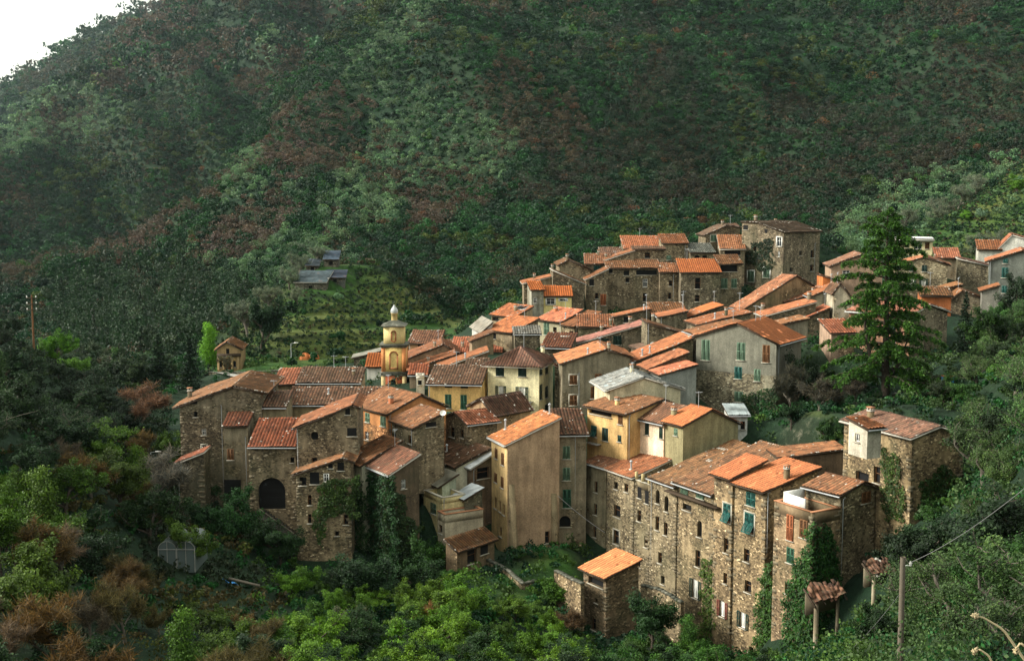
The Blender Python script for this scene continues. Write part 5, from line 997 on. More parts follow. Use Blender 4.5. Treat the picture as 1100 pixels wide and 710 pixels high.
# greenhouse with two barrels
gb = seat(190, 608, 118); k = 118 / FPX; w = 20.5 * k
T = Thing('polytunnel', gb, 'double-barrelled clear plastic polytunnel standing among the trees at the lower left', 'polytunnel')
z0 = P(190, 604, 118)[2]; z1 = P(190, 590, 118)[2]
for sx in (-1, 1):
    m = MB(); c = np.array((gb[0] + sx * w / 2, gb[1], z1)); r = w / 2 * .95
    pts = [(math.cos(math.pi * i / 14) * r, math.sin(math.pi * i / 14) * r * .9) for i in range(15)]
    for (a, b), (c2_, e) in zip(pts, pts[1:]): m.add([c + (a, 0, b), c + (c2_, 0, e), c + (c2_, 5, e), c + (a, 5, b)], [(0, 1, 2, 3)], 0)
    for s2 in (-1, 1): m.quad(c + (s2 * r, 0, 0), c + (s2 * r, 5, 0), np.array((c[0] + s2 * r, c[1] + 5, gb[2] - .5)), np.array((c[0] + s2 * r, c[1], gb[2] - .5)), 0)
    for (a, b), (c2_, e) in zip(pts, pts[1:]): m.add([c + (a, .02, b), c + (c2_, .02, e), c + (0, .02, 0)], [(0, 1, 2)], 0)
    m.quad(c + (-r, .03, 0), c + (r, .03, 0), np.array((c[0] + r, c[1] + .03, gb[2] - .5)), np.array((c[0] - r, c[1] + .03, gb[2] - .5)), 0)
    T.part(m, 'cover', ['film'])
    m = MB()
    for yy in (-.03, 1.7, 3.4, 5.03): m.tube([c + (a * 1.02, yy, b * 1.02) for a, b in pts], .025, 4, 0)
    for s2 in (-1, 0, 1): m.tube([c + (s2 * r, -.04, 0 if s2 else r * .9), np.array((c[0] + s2 * r, c[1] - .04, gb[2] - .4))], .04, 4, 0)
    m.tube([c + (-r, -.05, 0), c + (r, -.05, 0)], .04, 4, 0)
    T.part(m, 'frame', ['concrete'])
# blue tarp and plank
c = seat(248, 617, 120); m = MB(); gx, gy = np.meshgrid(np.linspace(-1, 1, 9), np.linspace(-.6, .6, 6)); zz_ = .25 + .12 * np.sin(gx * 5 + gy * 3) + .1 * np.cos(gy * 7)
V = np.stack([c[0] + gx * .8, c[1] + gy * .8, c[2] + .25 + zz_ - gy * .35 - gx * .25], -1).reshape(-1, 3); ii = np.arange(54).reshape(6, 9)
m.add(V, np.stack([ii[:-1, :-1], ii[:-1, 1:], ii[1:, 1:], ii[1:, :-1]], -1).reshape(-1, 4), 0); m.add(V - (0, 0, .05), np.stack([ii[:-1, :-1], ii[1:, :-1], ii[1:, 1:], ii[:-1, 1:]], -1).reshape(-1, 4), 0)
o = m.build('tarpaulin', ['blue_sheet'], smooth=True); tag(o, 'crumpled bright blue tarpaulin on the ground at the lower left below the arch', 'tarpaulin')
a_, b_ = P(246, 621, 118.5), P(279, 629, 117.5); m = MB(); m.box((a_ + b_) / 2, (b_ - a_) / 2, np.array((0, .15, .02)), UP * .07, 0); o = m.build('wooden_beam', ['wood_grey']); tag(o, 'long pale wooden beam lying beside the blue tarpaulin', 'beam')
# steps below the arch
T = Thing('stone_steps', P(300, 570, 139), 'dark stone steps coming down to the right from the big archway', 'steps'); m = MB()
for i in range(12):
    c = P(280 + i * 3.2, 549 + i * 2.4, 142.2 - i * .38); m.box(c - UP * 1.2, np.array((.45, 0, 0)), np.array((0, 1.1, 0)), UP * 1.2, 0)
T.part(m, 'step_flight', ['dark_stone'])
m = MB(); m.tube([P(278, 546, 140.6), P(316, 573, 136.5)], .05, 5, 0); T.part(m, 'handrail', ['wood_grey'])
# walls in the gardens
def garden_wall(label, pts, th=.45, hgt=2.2, wc=(.22, .18, .12)):
    """pts: (px, py of the top, Y)"""
    q = [P(*p) for p in pts]; m = MB()
    for a, b in zip(q, q[1:]):
        L_ = np.linalg.norm(b - a); n = np.cross(b - a, UP); n = n / np.linalg.norm(n) * th / 2; dn = UP * hgt
        m.add([a - n, b - n, b - n - dn, a - n - dn], [(0, 1, 2, 3)], 0, [(0, 0), (L_, 0), (L_, -hgt), (0, -hgt)]); m.add([a + n, b + n, b + n - dn, a + n - dn], [(3, 2, 1, 0)], 0, [(0, 0), (L_, 0), (L_, -hgt), (0, -hgt)])
        ns = max(2, int(L_ / .5))
        for j in range(ns): m.box(a + (b - a) * (j + .5) / ns + UP * rng.uniform(-.02, .08), (b - a) / ns / 2 * .97, n * 1.15, UP * .09, 1)
        for e in (a, b): m.add([e - n, e + n, e + n - dn, e - n - dn], [(0, 1, 2, 3)], 0, [(0, 0), (.5, 0), (.5, -hgt), (0, -hgt)])
    o = m.build('garden_wall', ['stone', 'stoneslabm'], color=wc); tag(o, label, 'wall')
garden_wall('stone retaining wall running down right below the small brown shed', [(524, 601, 137), (545, 612, 134), (562, 627, 130)], hgt=5)
garden_wall('low broken stone wall left of the small orange-roofed loft', [(597, 613, 131), (612, 620, 128.5), (626, 627, 126)], hgt=6, wc=(.2, .15, .09))
garden_wall('pale topped low garden wall in the grass left of the loft', [(563, 627, 131), (580, 622, 134), (600, 619, 137)], hgt=1.6)
garden_wall('stone wall with pale coping right of the small orange-roofed loft', [(690, 628, 128), (712, 634, 126), (733, 647, 123.5)], hgt=6)
garden_wall('long low stone wall under the cedar above the green lawn', [(960, 424, 152), (985, 420, 156), (1000, 428, 152)], hgt=1.2)
garden_wall('stone terrace wall carrying the chapel at the far left', [(225, 400, 226), (262, 400, 222), (300, 398, 222)], hgt=5, wc=(.12, .13, .09))
# ruined sheds at the lower right
def ruin(px, py, Y, w, lab, posts):
    c = P(px, py, Y); T = Thing('ruined_shed', (c[0], c[1], float(zt(c[0], c[1]))), lab, 'ruined shed'); gz = T.loc[2] - 1
    m = MB(); A = np.array((.94, .3, .12)); A /= np.linalg.norm(A); D = np.array((-.2, .9, .36)); D /= np.linalg.norm(D)
    tiles(m, c - A * w / 2, A, D, w, lambda s: 1.5 + .5 * math.sin(s * 2.3), .34, .45, .07, .15, .05, 0)
    Nn = np.cross(A, D)
    for _ in range(40): m.box(c + A * rng.uniform(-w / 2, w / 2) + D * rng.uniform(0, 1.8) + Nn * rng.uniform(.08, .2), A * .13 + Nn * rng.normal(0, .04), D * .25, Nn * .03, 0 if rng.random() < .93 else 1)
    T.part(m, 'roof', ['tile_old', 'mortar'], color=(.15, .075, .045))
    m = MB()
    for j in range(4): m.box(c + A * (w * (j / 3 - .5)) + D * .9 - Nn * .12, A * .06, D * 1.1, Nn * .06, 0)
    T.part(m, 'rafter', ['wood_dark'])
    for (dx, dy, s_) in posts:
        q = c + A * dx + D * dy - Nn * .15; m = MB(); hgt = q[2] - gz; m.box((q[0], q[1], gz + hgt / 2), A * s_, np.array((0, s_, 0)), UP * hgt / 2, 0)
        m.parts = [(F_, mi_, uv_ * 0 + rng.random() * 9, r_, c_) for F_, mi_, uv_, r_, c_ in m.parts]
        T.part(m, 'pillar', ['stone'], color=(.2, .18, .14))
    m = MB(); q = c + D * 1.6; gz = q[2] - 1.9; hgt = 1.6; m.box((q[0], q[1], gz + hgt / 2), A * w / 2, np.array((0, .2, 0)), UP * hgt / 2, 0); T.part(m, 'back_wall', ['stone'], color=STD)
ruin(892, 645, 90, 2.8, 'collapsing shed with a broken tile roof on a stone pillar at the lower right', [(-1.1, .2, .17), (1.2, 1., .12)])
ruin(950, 617, 98, 2.2, 'heap-like remnant of a broken tile roof left of the lower right pole', [(-.8, .3, .15), (.9, .4, .15)])
# parasol-like things and small stuff by the cedar
c = P(1018, 404, 150); T = Thing('play_table', (c[0], c[1], float(zt(c[0], c[1]))), 'small table with orange top and blue frame in the garden right of the cedar', 'table'); m = MB()
m.box(c, np.array((.7, 0, 0)), np.array((0, .4, 0)), UP * .05, 0); T.part(m, 'tabletop', ['orange_sheet']); 
for sx in (-.6, .6):
    m = MB(); hh = max(.4, c[2] - T.loc[2]); m.box(c + np.array((sx, 0, -hh / 2)), np.array((.08, 0, 0)), np.array((0, .35, 0)), UP * hh / 2, 0); T.part(m, 'leg', ['blue_sheet'])
# road along the far slope
def strip(name, pts, w, matn, lift=.06):
    q = [seat(*p) for p in pts]; m = MB(); Q = []
    for a, b in zip(q, q[1:]):
        for s_ in np.linspace(0, 1, 12, endpoint=False): Q.append(a + (b - a) * s_)
    Q.append(q[-1]); Q = np.array(Q); T_ = np.gradient(Q, axis=0); n = np.stack([-T_[:, 1], T_[:, 0], 0 * T_[:, 0]], -1); n /= np.linalg.norm(n, axis=1)[:, None]
    V = []
    for p_, nn in zip(Q, n):
        for s_ in (-w / 2, 0, w / 2): r_ = p_ + nn * s_; V.append((r_[0], r_[1], float(zt(p_[0], p_[1])) + lift + .25))
    ii = np.arange(len(V)).reshape(-1, 3); m.add(V, np.stack([ii[:-1, :-1], ii[:-1, 1:], ii[1:, 1:], ii[1:, :-1]], -1).reshape(-1, 4), 0)
    o = m.build(name, [matn], smooth=True); o['kind'] = 'structure'
strip('road', [(100, 376, 340), (150, 378, 330), (190, 384, 318)], 4, 'stone_pale'); strip('path', [(215, 400, 235), (235, 404, 226), (262, 406, 219)], 2.2, 'concrete'); strip('lane', [(120, 446, 192), (130, 452, 182)], 3, 'concrete')
# ------------------------------------------------------------------ vegetation
DG, MG, OL, BR, GB, OR, SG, YG = (.007, .038, .013), (.015, .078, .016), (.115, .20, .095), (.078, .060, .034), (.028, .050, .020), (.13, .062, .026), (.06, .16, .012), (.055, .085, .014)
def unit(n):
    v = rng.normal(size=(n, 3)); return v / np.linalg.norm(v, axis=1)[:, None]
def leafquads(C_, Nn, size, aspect=1.6):
    """rhombic leaf faces at C_, facing Nn roughly"""
    n = len(C_); R_ = unit(n); U = np.cross(Nn, R_); U /= np.linalg.norm(U, axis=1)[:, None] + 1e-9; V = np.cross(Nn, U)
    s = np.broadcast_to(size, (n,))[:, None]
    Q = np.stack([C_ - U * s * aspect / 2, C_ - V * s / 2, C_ + U * s * aspect / 2, C_ + V * s / 2], 1)
    return Q.reshape(-1, 3), np.arange(n * 4).reshape(n, 4)
def merged(name, pts, rads, hts, cols, nq, leaf, jitter=.3, lobes=6, cone=None, droop=None):
    """many crowns in one mesh: pts base, rads crown radius, hts crown centre height"""
    n = len(pts); k = lobes
    lob = unit(n * k).reshape(n, k, 3) * rng.uniform(.35, .75, (n, k, 1)); lob[..., 2] = lob[..., 2] * .9 + .1
    li = rng.integers(0, k, (n, nq)); d = unit(n * nq).reshape(n, nq, 3); d[..., 2] = np.abs(d[..., 2]) * 1.0 - .35
    lc = np.take_along_axis(lob, li[..., None], 1)
    pos = (lc + d * rng.uniform(.35, .55, (n, nq, 1))) * rads[:, None, None]
    if cone is not None:
        cm = cone[:, None]; hh = rng.random((n, nq)) ** 1.3; th = rng.random((n, nq)) * 6.28; rr = (1 - hh) * .8 * rads[:, None] * rng.uniform(.7, 1.1, (n, nq))
        cp = np.stack([rr * np.cos(th), rr * np.sin(th), (hh * 3.2 - 1.) * rads[:, None]], -1); pos = np.where(cm[..., None], cp, pos)
    C_ = (pts[:, None] + np.stack([0 * hts, 0 * hts, hts], -1)[:, None] + pos).reshape(-1, 3)
    Nn = d.reshape(-1, 3) + rng.normal(0, .4, (n * nq, 3)); Nn /= np.linalg.norm(Nn, axis=1)[:, None]
    lf = np.repeat(np.broadcast_to(leaf, (n,)), nq) * rng.uniform(.6, 1.3, n * nq)
    V, F = leafquads(C_, Nn, lf, 1.4)
    m = MB(); m.add(V, F, 0, rnd=np.clip(.2 + .35 * rng.random(len(F)) + .45 * np.clip(d.reshape(-1, 3)[:, 2] + .2, 0, 1) * rng.random(len(F)), 0, 1), colr=np.repeat(cols, nq, 0))  # upward leaves get lighter tones: lit tops, dark undersides put into the colour
    o = m.build(name, ['leaf_tint']); return o
FP = np.array([f for f in FOOT])
cenF = FP.mean(1); radF = np.linalg.norm(FP - cenF[:, None], axis=2).max(1)
def near_house(x, y, pad=.8):
    r = np.zeros(np.shape(x), bool)
    for f, c, R_ in zip(FP, cenF, radF):
        m_ = np.hypot(x - c[0], y - c[1]) < R_ + pad
        if not m_.any(): continue
        d1 = f[1] - f[0]; d2_ = f[3] - f[0]; l1, l2 = np.linalg.norm(d1), np.linalg.norm(d2_)
        u = ((x - f[0, 0]) * d1[0] + (y - f[0, 1]) * d1[1]) / l1; v = ((x - f[0, 0]) * d2_[0] + (y - f[0, 1]) * d2_[1]) / l2
        r |= m_ & (u > -pad) & (u < l1 + pad) & (v > -pad) & (v < l2 + pad)
    return r
def cells(x0, x1, y0, y1, sp, jit=.42):
    gx, gy = np.meshgrid(np.arange(x0, x1, sp), np.arange(y0, y1, sp)); gx = gx + rng.uniform(-jit, jit, gx.shape) * sp; gy = gy + rng.uniform(-jit, jit, gy.shape) * sp
    return gx.ravel(), gy.ravel()
VILL = [(182, 430), (190, 545), (240, 530), (262, 575), (318, 598), (345, 585), (385, 600), (400, 615), (470, 612), (530, 600), (562, 618), (600, 650), (640, 685), (690, 655), (740, 668), (800, 700), (828, 690), (850, 640), (900, 615), (945, 600), (945, 540), (1036, 525), (1040, 455), (985, 420), (1020, 395), (1050, 352), (1110, 330), (1110, 200), (600, 200), (560, 290), (480, 355), (200, 400)]
KEEP2 = [(-60, 240), (-60, 335), (0, 338), (18, 352), (24, 386), (52, 388), (60, 384), (100, 394), (135, 425), (190, 450), (190, 240)]
# --- the far woods: one mass
def woods():
    parts = []
    for (ya, yb, sp, rad_, nq, leaf) in ((225, 430, 4.0, 2.5, 240, .40), (430, 700, 4.3, 2.6, 160, .56), (700, 1150, 5.6, 3.5, 110, .92), (1150, 2000, 11., 6.8, 70, 2.2), (2000, 2600, 22., 11, 26, 5.)):
        x, y = cells(-.62 * yb, .62 * yb, ya, yb, sp)
        z = zt(x, y); px, py = proj(np.stack([x, y, z], -1))
        ok = (px > -70) & (px < 1170) & (py > -60) & (py < 470) & ~near_house(x, y, 3)
        # hidden behind the spur crests
        if ya < 1100:
            e = 2.0; sl = np.stack([(zt(x + e, y) - zt(x - e, y)) / (2 * e), (zt(x, y + e) - zt(x, y - e)) / (2 * e)], -1)
            fac = (-sl[:, 0] * -x - sl[:, 1] * -y + (0 - z)) / np.hypot(x, y); ok &= fac > -.12
        tmk = terrace_mask(x, y); dens = np.where(tmk > .3, .22, 1.)
        # a clearing strip in front of the village skyline stays low
        ok &= rng.random(len(x)) < dens
        vd = (y < 300) & (x > -22) & (x < 95); ok &= ~(vd & (y < 255))
        ok &= ~((y < 262) & (x < -30) & (rng.random(len(x)) < .35) & (x > -75))
        x, y, z, px, py, tmk = (q[ok] for q in (x, y, z, px, py, tmk))
        n = len(x); n1 = vnoise(x, y, 85, 11) * .6 + vnoise(x, y, 28, 12) * .4; n2 = vnoise(x, y, 110, 13) * .55 + vnoise(x, y, 24, 14) * .45; r = rng.random(n)
        col = np.tile(DG, (n, 1)); kind = np.zeros(n, int)
        def setc(m_, c, kd=0): col[m_] = c; kind[m_] = kd
        setc(r < .45, MG)
        setc((n1 > .56) & (r < .75), GB, 1)
        br = (n2 > .60) & (r > .25); setc(br, BR, 1)
        setc((n2 < .36) & (r < .35), YG)
        setc(r > .992, OR, 1); setc((r > .965) & (r < .972), (.04, .105, .014))
        # olive groves
        olz = np.zeros(n, bool)
        for pl in ([(455, -10), (480, 5), (400, 95), (350, 110), (380, 60)], [(395, 90), (470, 95), (560, 150), (540, 200), (470, 190), (430, 250), (350, 260), (340, 220), (400, 150)], [(260, 170), (310, 150), (330, 200), (300, 250), (250, 240), (235, 215)],
                   [(200, 275), (300, 250), (380, 265), (380, 330), (300, 340), (230, 330)], [(880, 300), (900, 240), (1000, 190), (1110, 170), (1110, 300)], [(265, 40), (300, 30), (290, 75), (255, 80)], [(0, 120), (70, 95), (150, 120), (90, 160), (0, 175)]):
            olz |= inpoly(px, py, pl)
        setc(olz & (r < .8), OL, 2)
        bz = np.zeros(n, bool)
        for pl in ([(290, 130), (360, 95), (410, 110), (380, 160), (300, 210), (280, 190)], [(100, 270), (150, 245), (200, 230), (190, 260), (120, 300)], [(205, 60), (290, 20), (260, 70), (120, 110), (100, 90)], [(230, 240), (300, 210), (330, 230), (260, 290), (200, 290)], [(120, 60), (180, -10), (240, -10), (180, 60)], [(430, 215), (480, 200), (500, 245), (440, 260)]):
            bz |= inpoly(px, py, pl)
        setc(bz & (r < .78), (.098, .070, .048), 1)
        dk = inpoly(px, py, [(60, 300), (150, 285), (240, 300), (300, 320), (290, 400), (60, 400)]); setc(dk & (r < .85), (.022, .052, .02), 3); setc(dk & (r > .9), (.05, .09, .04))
        rt = (px > 560) & (py < 250) & ~olz; setc(rt & (n1 > .50) & (r < .55), (.040, .042, .026), 1)
        col = col * rng.uniform(.65, 1.4, (n, 1)) * (1 + rng.normal(0, .07, (n, 3)))
        bare = kind == 1
        rr = rad_ * np.exp(rng.normal(0, .30, n)); rr[bare] *= .95; rr[kind == 2] *= .88; rr[tmk > .3] *= rng.uniform(.25, .8, int((tmk > .3).sum()))
        cone = (kind == 3) & (rng.random(n) < .5)
        hts = rr * rng.uniform(.7, 1.5, n); hts[cone] *= 1.2
        lf = np.full(n, leaf) * np.where(bare, .8, 1) * np.where(kind == 2, .8, 1)
        # low growth between the crowns
        xu, yu = cells(-.62 * yb, .62 * yb, ya, yb, sp * .72); zu = zt(xu, yu); pxu, pyu = proj(np.stack([xu, yu, zu], -1))
        ku = (pxu > -60) & (pxu < 1160) & (pyu > -40) & (pyu < 400) & ~near_house(xu, yu, 3) & (terrace_mask(xu, yu) < .3) & ~((yu < 262) & (xu > -75) & (xu < 95))
        xu, yu, zu, pxu, pyu = (q[ku] for q in (xu, yu, zu, pxu, pyu)); nu = len(xu); nn1 = vnoise(pxu, pyu, 30, 15); cu = np.where((nn1 > .56)[:, None], BR, np.where((nn1 < .4)[:, None], MG, DG)) * rng.uniform(.6, 1.3, (nu, 1))
        if ya < 2000:
            o = merged('distant_underwood', np.stack([xu, yu, zu], -1), rad_ * rng.uniform(.5, .75, nu), rad_ * rng.uniform(.05, .3, nu), np.clip(cu, .004, .9), max(18, nq // 5), leaf * 1.15, lobes=4); o['kind'] = 'stuff'; o['label'] = 'low scrub between the trees of the mountain wood'
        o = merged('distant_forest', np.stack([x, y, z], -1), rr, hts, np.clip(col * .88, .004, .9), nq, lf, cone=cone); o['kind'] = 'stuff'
        o['label'] = 'mixed wood covering the mountain slopes'
woods()
def banks():
    x, y = cells(-75, 175, 222, 420, .95); m_ = terrace_mask(x, y) > .3; x, y = x[m_], y[m_]
    z = zt(x, y); e = .8; g = np.hypot(zt(x + e, y) - zt(x - e, y), zt(x, y + e) - zt(x, y - e)) / (2 * e); r = rng.random(len(x))
    ok = ((g > .36) & (r < .9)) | (r < .02); ok &= ~near_house(x, y, 2); x, y, z, r = x[ok], y[ok], z[ok], rng.random(int(ok.sum())); n = len(x)
    col = np.tile((.012, .036, .014), (n, 1)).astype(float); col[r < .35] = (.025, .07, .018); col[r > .93] = (.07, .05, .02); col *= rng.uniform(.6, 1.4, (n, 1))
    rr = rng.uniform(.45, .9, n); o = merged('terrace_hedge_growth', np.stack([x, y, z], -1), rr, rr * .5, col, 34, .24, lobes=3); o['kind'] = 'stuff'; o['label'] = 'dark scrub along the banks of the garden terraces'
banks()
# --- undergrowth of the near slopes
def undergrowth():
    x, y = cells(-110, 125, 38, 285, 1.75); x2, y2 = cells(8, 75, 8, 92, 1.2); x = np.concatenate([x, x2]); y = np.concatenate([y, y2]); z = zt(x, y); px, py = proj(np.stack([x, y, z], -1))
    ok = (px > -60) & ((px < 1160) | ((y < 115) & (px < 1700))) & ((py < 800) | (x > 14)) & (y > 6) & ~near_house(x, y, 1.3)
    inside = inpoly(px, py - 6, VILL)
    ok &= (y < 236) | ((x > -40) & (terrace_mask(x, y) < .3)); ok &= ~inside | (rng.random(len(x)) < np.where(((px > 800) & (py > 372) & (py < 500) & ((y > 132) | (px > 905))) | ((px > 540) & (px < 640) & (py > 585)) | ((px > 300) & (px < 500) & (py > 555)) | ((y > 234) & (terrace_mask(x, y) < .2)), .85, .12))
    lawnm = np.zeros(len(x))
    for (qx, qy, Y, r0) in ((848, 473, 140.5, 3),):
        c = P(qx, qy, Y); lawnm = np.maximum(lawnm, (np.hypot(x - c[0], y - c[1]) < r0))
    ok &= ~(lawnm > 0) | (rng.random(len(x)) < .35)
    x, y, z, px, py = (q[ok] for q in (x, y, z, px, py)); n = len(x)
    n1 = vnoise(x, y, 9, 21) * .6 + vnoise(x, y, 3.5, 22) * .4; r = rng.random(n)
    col = np.tile(MG, (n, 1)).astype(float); col[n1 < .42] = DG; col[(n1 > .6)] = (.05, .10, .018)
    lf_ = (px < 300) & (py > 470); col[lf_ & (n1 > .52)] = (.075, .06, .018); col[lf_ & (n1 > .6) & (r < .5)] = (.07, .085, .015); col[lf_ & (n1 < .4)] = (.018, .03, .01)
    ce = (px > 270) & (px < 640) & (py > 600); col[ce & (r < .4)] = (.055, .12, .014)
    rg = (px > 940); col[rg & (r < .45)] = (.04, .08, .02); col[rg & (n1 > .6)] = (.055, .10, .03)
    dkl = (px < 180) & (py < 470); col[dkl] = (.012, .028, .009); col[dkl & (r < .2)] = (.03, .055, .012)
    col *= rng.uniform(.6, 1.4, (n, 1))
    rr = rng.uniform(.6, 1.5, n); m_ = y < 75; 
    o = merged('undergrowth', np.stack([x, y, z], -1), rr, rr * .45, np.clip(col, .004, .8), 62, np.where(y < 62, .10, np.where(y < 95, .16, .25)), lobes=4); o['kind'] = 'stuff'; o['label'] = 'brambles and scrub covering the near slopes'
undergrowth()
KEEP3 = [([(165, 560), (215, 560), (215, 622), (165, 622)], 118), ([(232, 598), (285, 598), (285, 635), (232, 635)], 117), ([(866, 622), (922, 622), (922, 665), (885, 700), (866, 700)], 90), ([(958, 590), (984, 590), (984, 716), (958, 716)], 46), ([(935, 600), (968, 600), (968, 622), (935, 622)], 97)]
# --- single trees
def crown_mesh(seed, h, r, nl, leaf, lobes, shape='round', lean=0.):
    """leaf positions for a crown: returns list of lobe centres and the builder"""
    global rng
    keep = rng; rng = np.random.default_rng(seed); m = MB()
    if shape == 'round':
        c0 = h - r * .85
        L_ = unit(lobes) * rng.uniform(.25, .8, (lobes, 1)); L_[:, 2] = L_[:, 2] * .95; cen = L_ * (r, r, (h - c0) * 1.0) + (0, 0, c0)
        cen[:, 2] = np.maximum(cen[:, 2], h * .22); lr = rng.uniform(.13, .34, lobes) * r
    elif shape == 'column':
        cen = np.stack([rng.normal(0, r * .22, lobes), rng.normal(0, r * .22, lobes), np.linspace(h * .15, h * .92, lobes)], -1); lr = r * (1 - .6 * (cen[:, 2] / h)) * rng.uniform(.6, .9, lobes)
    elif shape == 'airy':
        c0 = h - r * .8; L_ = unit(lobes) * rng.uniform(.55, 1., (lobes, 1)); L_[:, 2] = np.abs(L_[:, 2]) * .9 - .25; cen = L_ * (r, r, r * .9) + (0, 0, c0); lr = rng.uniform(.14, .3, lobes) * r
    li = rng.choice(lobes, nl, p=lr ** 2 / (lr ** 2).sum()); d = unit(nl); d[:, 2] += .18
    d /= np.linalg.norm(d, axis=1)[:, None]; pos = cen[li] + d * (lr[li] * rng.uniform(.55, 1.35, nl))[:, None]
    Nn = d + rng.normal(0, .55, (nl, 3)); Nn /= np.linalg.norm(Nn, axis=1)[:, None]
    V, F = leafquads(pos, Nn, leaf * rng.uniform(.6, 1.35, nl), 1.5); tone = rng.random(lobes)
    m.add(V, F, 0, rnd=np.clip(tone[li] * .5 + rng.random(nl) * .6, 0, 1))
    tr = MB(); top = np.array((rng.normal(0, .2), rng.normal(0, .2), h * .62)); mid = np.array((rng.normal(0, .15), rng.normal(0, .15), h * .28))
    tr.tube([(0, 0, -.8), (0, 0, 0), mid, top, top + (0, 0, h * .22)], [h * .034, h * .03, h * .024, h * .012, h * .004], 7, 0)
    for c in cen[:: max(1, lobes // 9)]:
        s0 = mid + (top - mid) * rng.random(); tr.tube([s0, (s0 + c) / 2 + rng.normal(0, .15, 3), c], [h * .012, h * .008, h * .003], 5, 0)
    rng = keep
    return m, tr
def bare_mesh(seed, h, spread, twigs, thin=1.):
    global rng
    keep = rng; rng = np.random.default_rng(seed); tr, tw = MB(), MB(); ends = []
    def grow(p, d, L_, rad_, lev):
        n = 4; pts = [p]; q = p.copy(); dd = d.copy()
        for _ in range(n): dd = dd + rng.normal(0, .13, 3) + (0, 0, .06); dd /= np.linalg.norm(dd); q = q + dd * L_ / n; pts.append(q.copy())
        tr.tube(pts, np.linspace(rad_, rad_ * .55, len(pts)), 5 if lev < 2 else 3, 0, cap=False)
        if lev >= 3: ends.extend(pts[1:]); return
        for k in range(4 if lev else 5):
            i = rng.integers(2, 5); a = unit(1)[0]; nd = dd + a * (.75 * spread); nd[2] = abs(nd[2]) * .8 + .18; nd /= np.linalg.norm(nd); grow(pts[i], nd, L_ * rng.uniform(.55, .8), rad_ * .5, lev + 1)
    grow(np.array((0., 0, -.4)), np.array((0, 0, 1.)), h * .36, h * .03, 0)
    E = np.array(ends); n = twigs; s = E[rng.integers(0, len(E), n)] + rng.normal(0, .12, (n, 3)); d = unit(n) + (0, 0, .5); d /= np.linalg.norm(d, axis=1)[:, None]; L_ = rng.uniform(.35, 1.0, n)[:, None] * h / 8
    w = np.cross(d, unit(n)); w /= np.linalg.norm(w, axis=1)[:, None]; w *= .016 * thin * h / 8
    V = np.stack([s - w, s + w, s + d * L_ + w * .4, s + d * L_ - w * .4], 1).reshape(-1, 3); tw.add(V, np.arange(n * 4).reshape(n, 4), 0, rnd=rng.random(n))
    rng = keep
    return tw, tr
def leafy_mesh(seed, h, r, nl, leaf, sig, spread=1.1, droop=0.):
    # leaves gathered round the tips of a branching skeleton: open, uneven crown
    global rng
    keep = rng; rng = np.random.default_rng(seed); tr = MB(); ends = []; wt = []
    def grow(p, d, L_, rad_, lev):
        n = 4; pts = [p]; q = p.copy(); dd = d.copy()
        for _ in range(n): dd = dd + rng.normal(0, .15, 3) + (0, 0, .05); dd /= np.linalg.norm(dd); q = q + dd * L_ / n; pts.append(q.copy())
        tr.tube(pts, np.linspace(rad_, rad_ * .55, len(pts)), 5 if lev < 2 else 3, 0, cap=False)
        if lev >= 2: ends.extend(pts[2:])
        if lev >= 3: return
        for k in range(5 if lev == 0 else 4):
            i = rng.integers(1 if lev else 2, 5); nd = dd * .7 + unit(1)[0] * spread; nd[2] = abs(nd[2]) * .7 + .12; nd /= np.linalg.norm(nd); grow(pts[i], nd, L_ * rng.uniform(.5, .85), rad_ * .5, lev + 1)
    grow(np.array((0., 0, -.4)), np.array((0, 0, 1.)), h * .36, h * .028, 0)
    E = np.array(ends); s = h / (E[:, 2].max() + .3); sr = r / np.percentile(np.hypot(E[:, 0], E[:, 1]), 93); S3 = np.array((sr, sr, s)); E = E * S3; tr.V = [v * S3 for v in tr.V]
    E = E[E[:, 2] > h * .14]; w = rng.gamma(1.2, 1., len(E)); w /= w.sum(); li = rng.choice(len(E), nl, p=w); off = unit(nl) * (sig * rng.random(nl) ** .5)[:, None]; off[:, 2] = off[:, 2] * .75 - droop * rng.random(nl)
    pos = E[li] + off; cen = np.array((0, 0, h * .5)); out = pos - cen; out /= np.linalg.norm(out, axis=1)[:, None]; Nn = out * .7 + (0, 0, .5) + rng.normal(0, .6, (nl, 3)); Nn /= np.linalg.norm(Nn, axis=1)[:, None]
    V, F = leafquads(pos, Nn, leaf * rng.uniform(.6, 1.35, nl), 1.7); tone = rng.random(len(E)); m = MB(); m.add(V, F, 0, rnd=np.clip(tone[li] * .45 + rng.random(nl) * .6, 0, 1)); rng = keep
    return m, tr
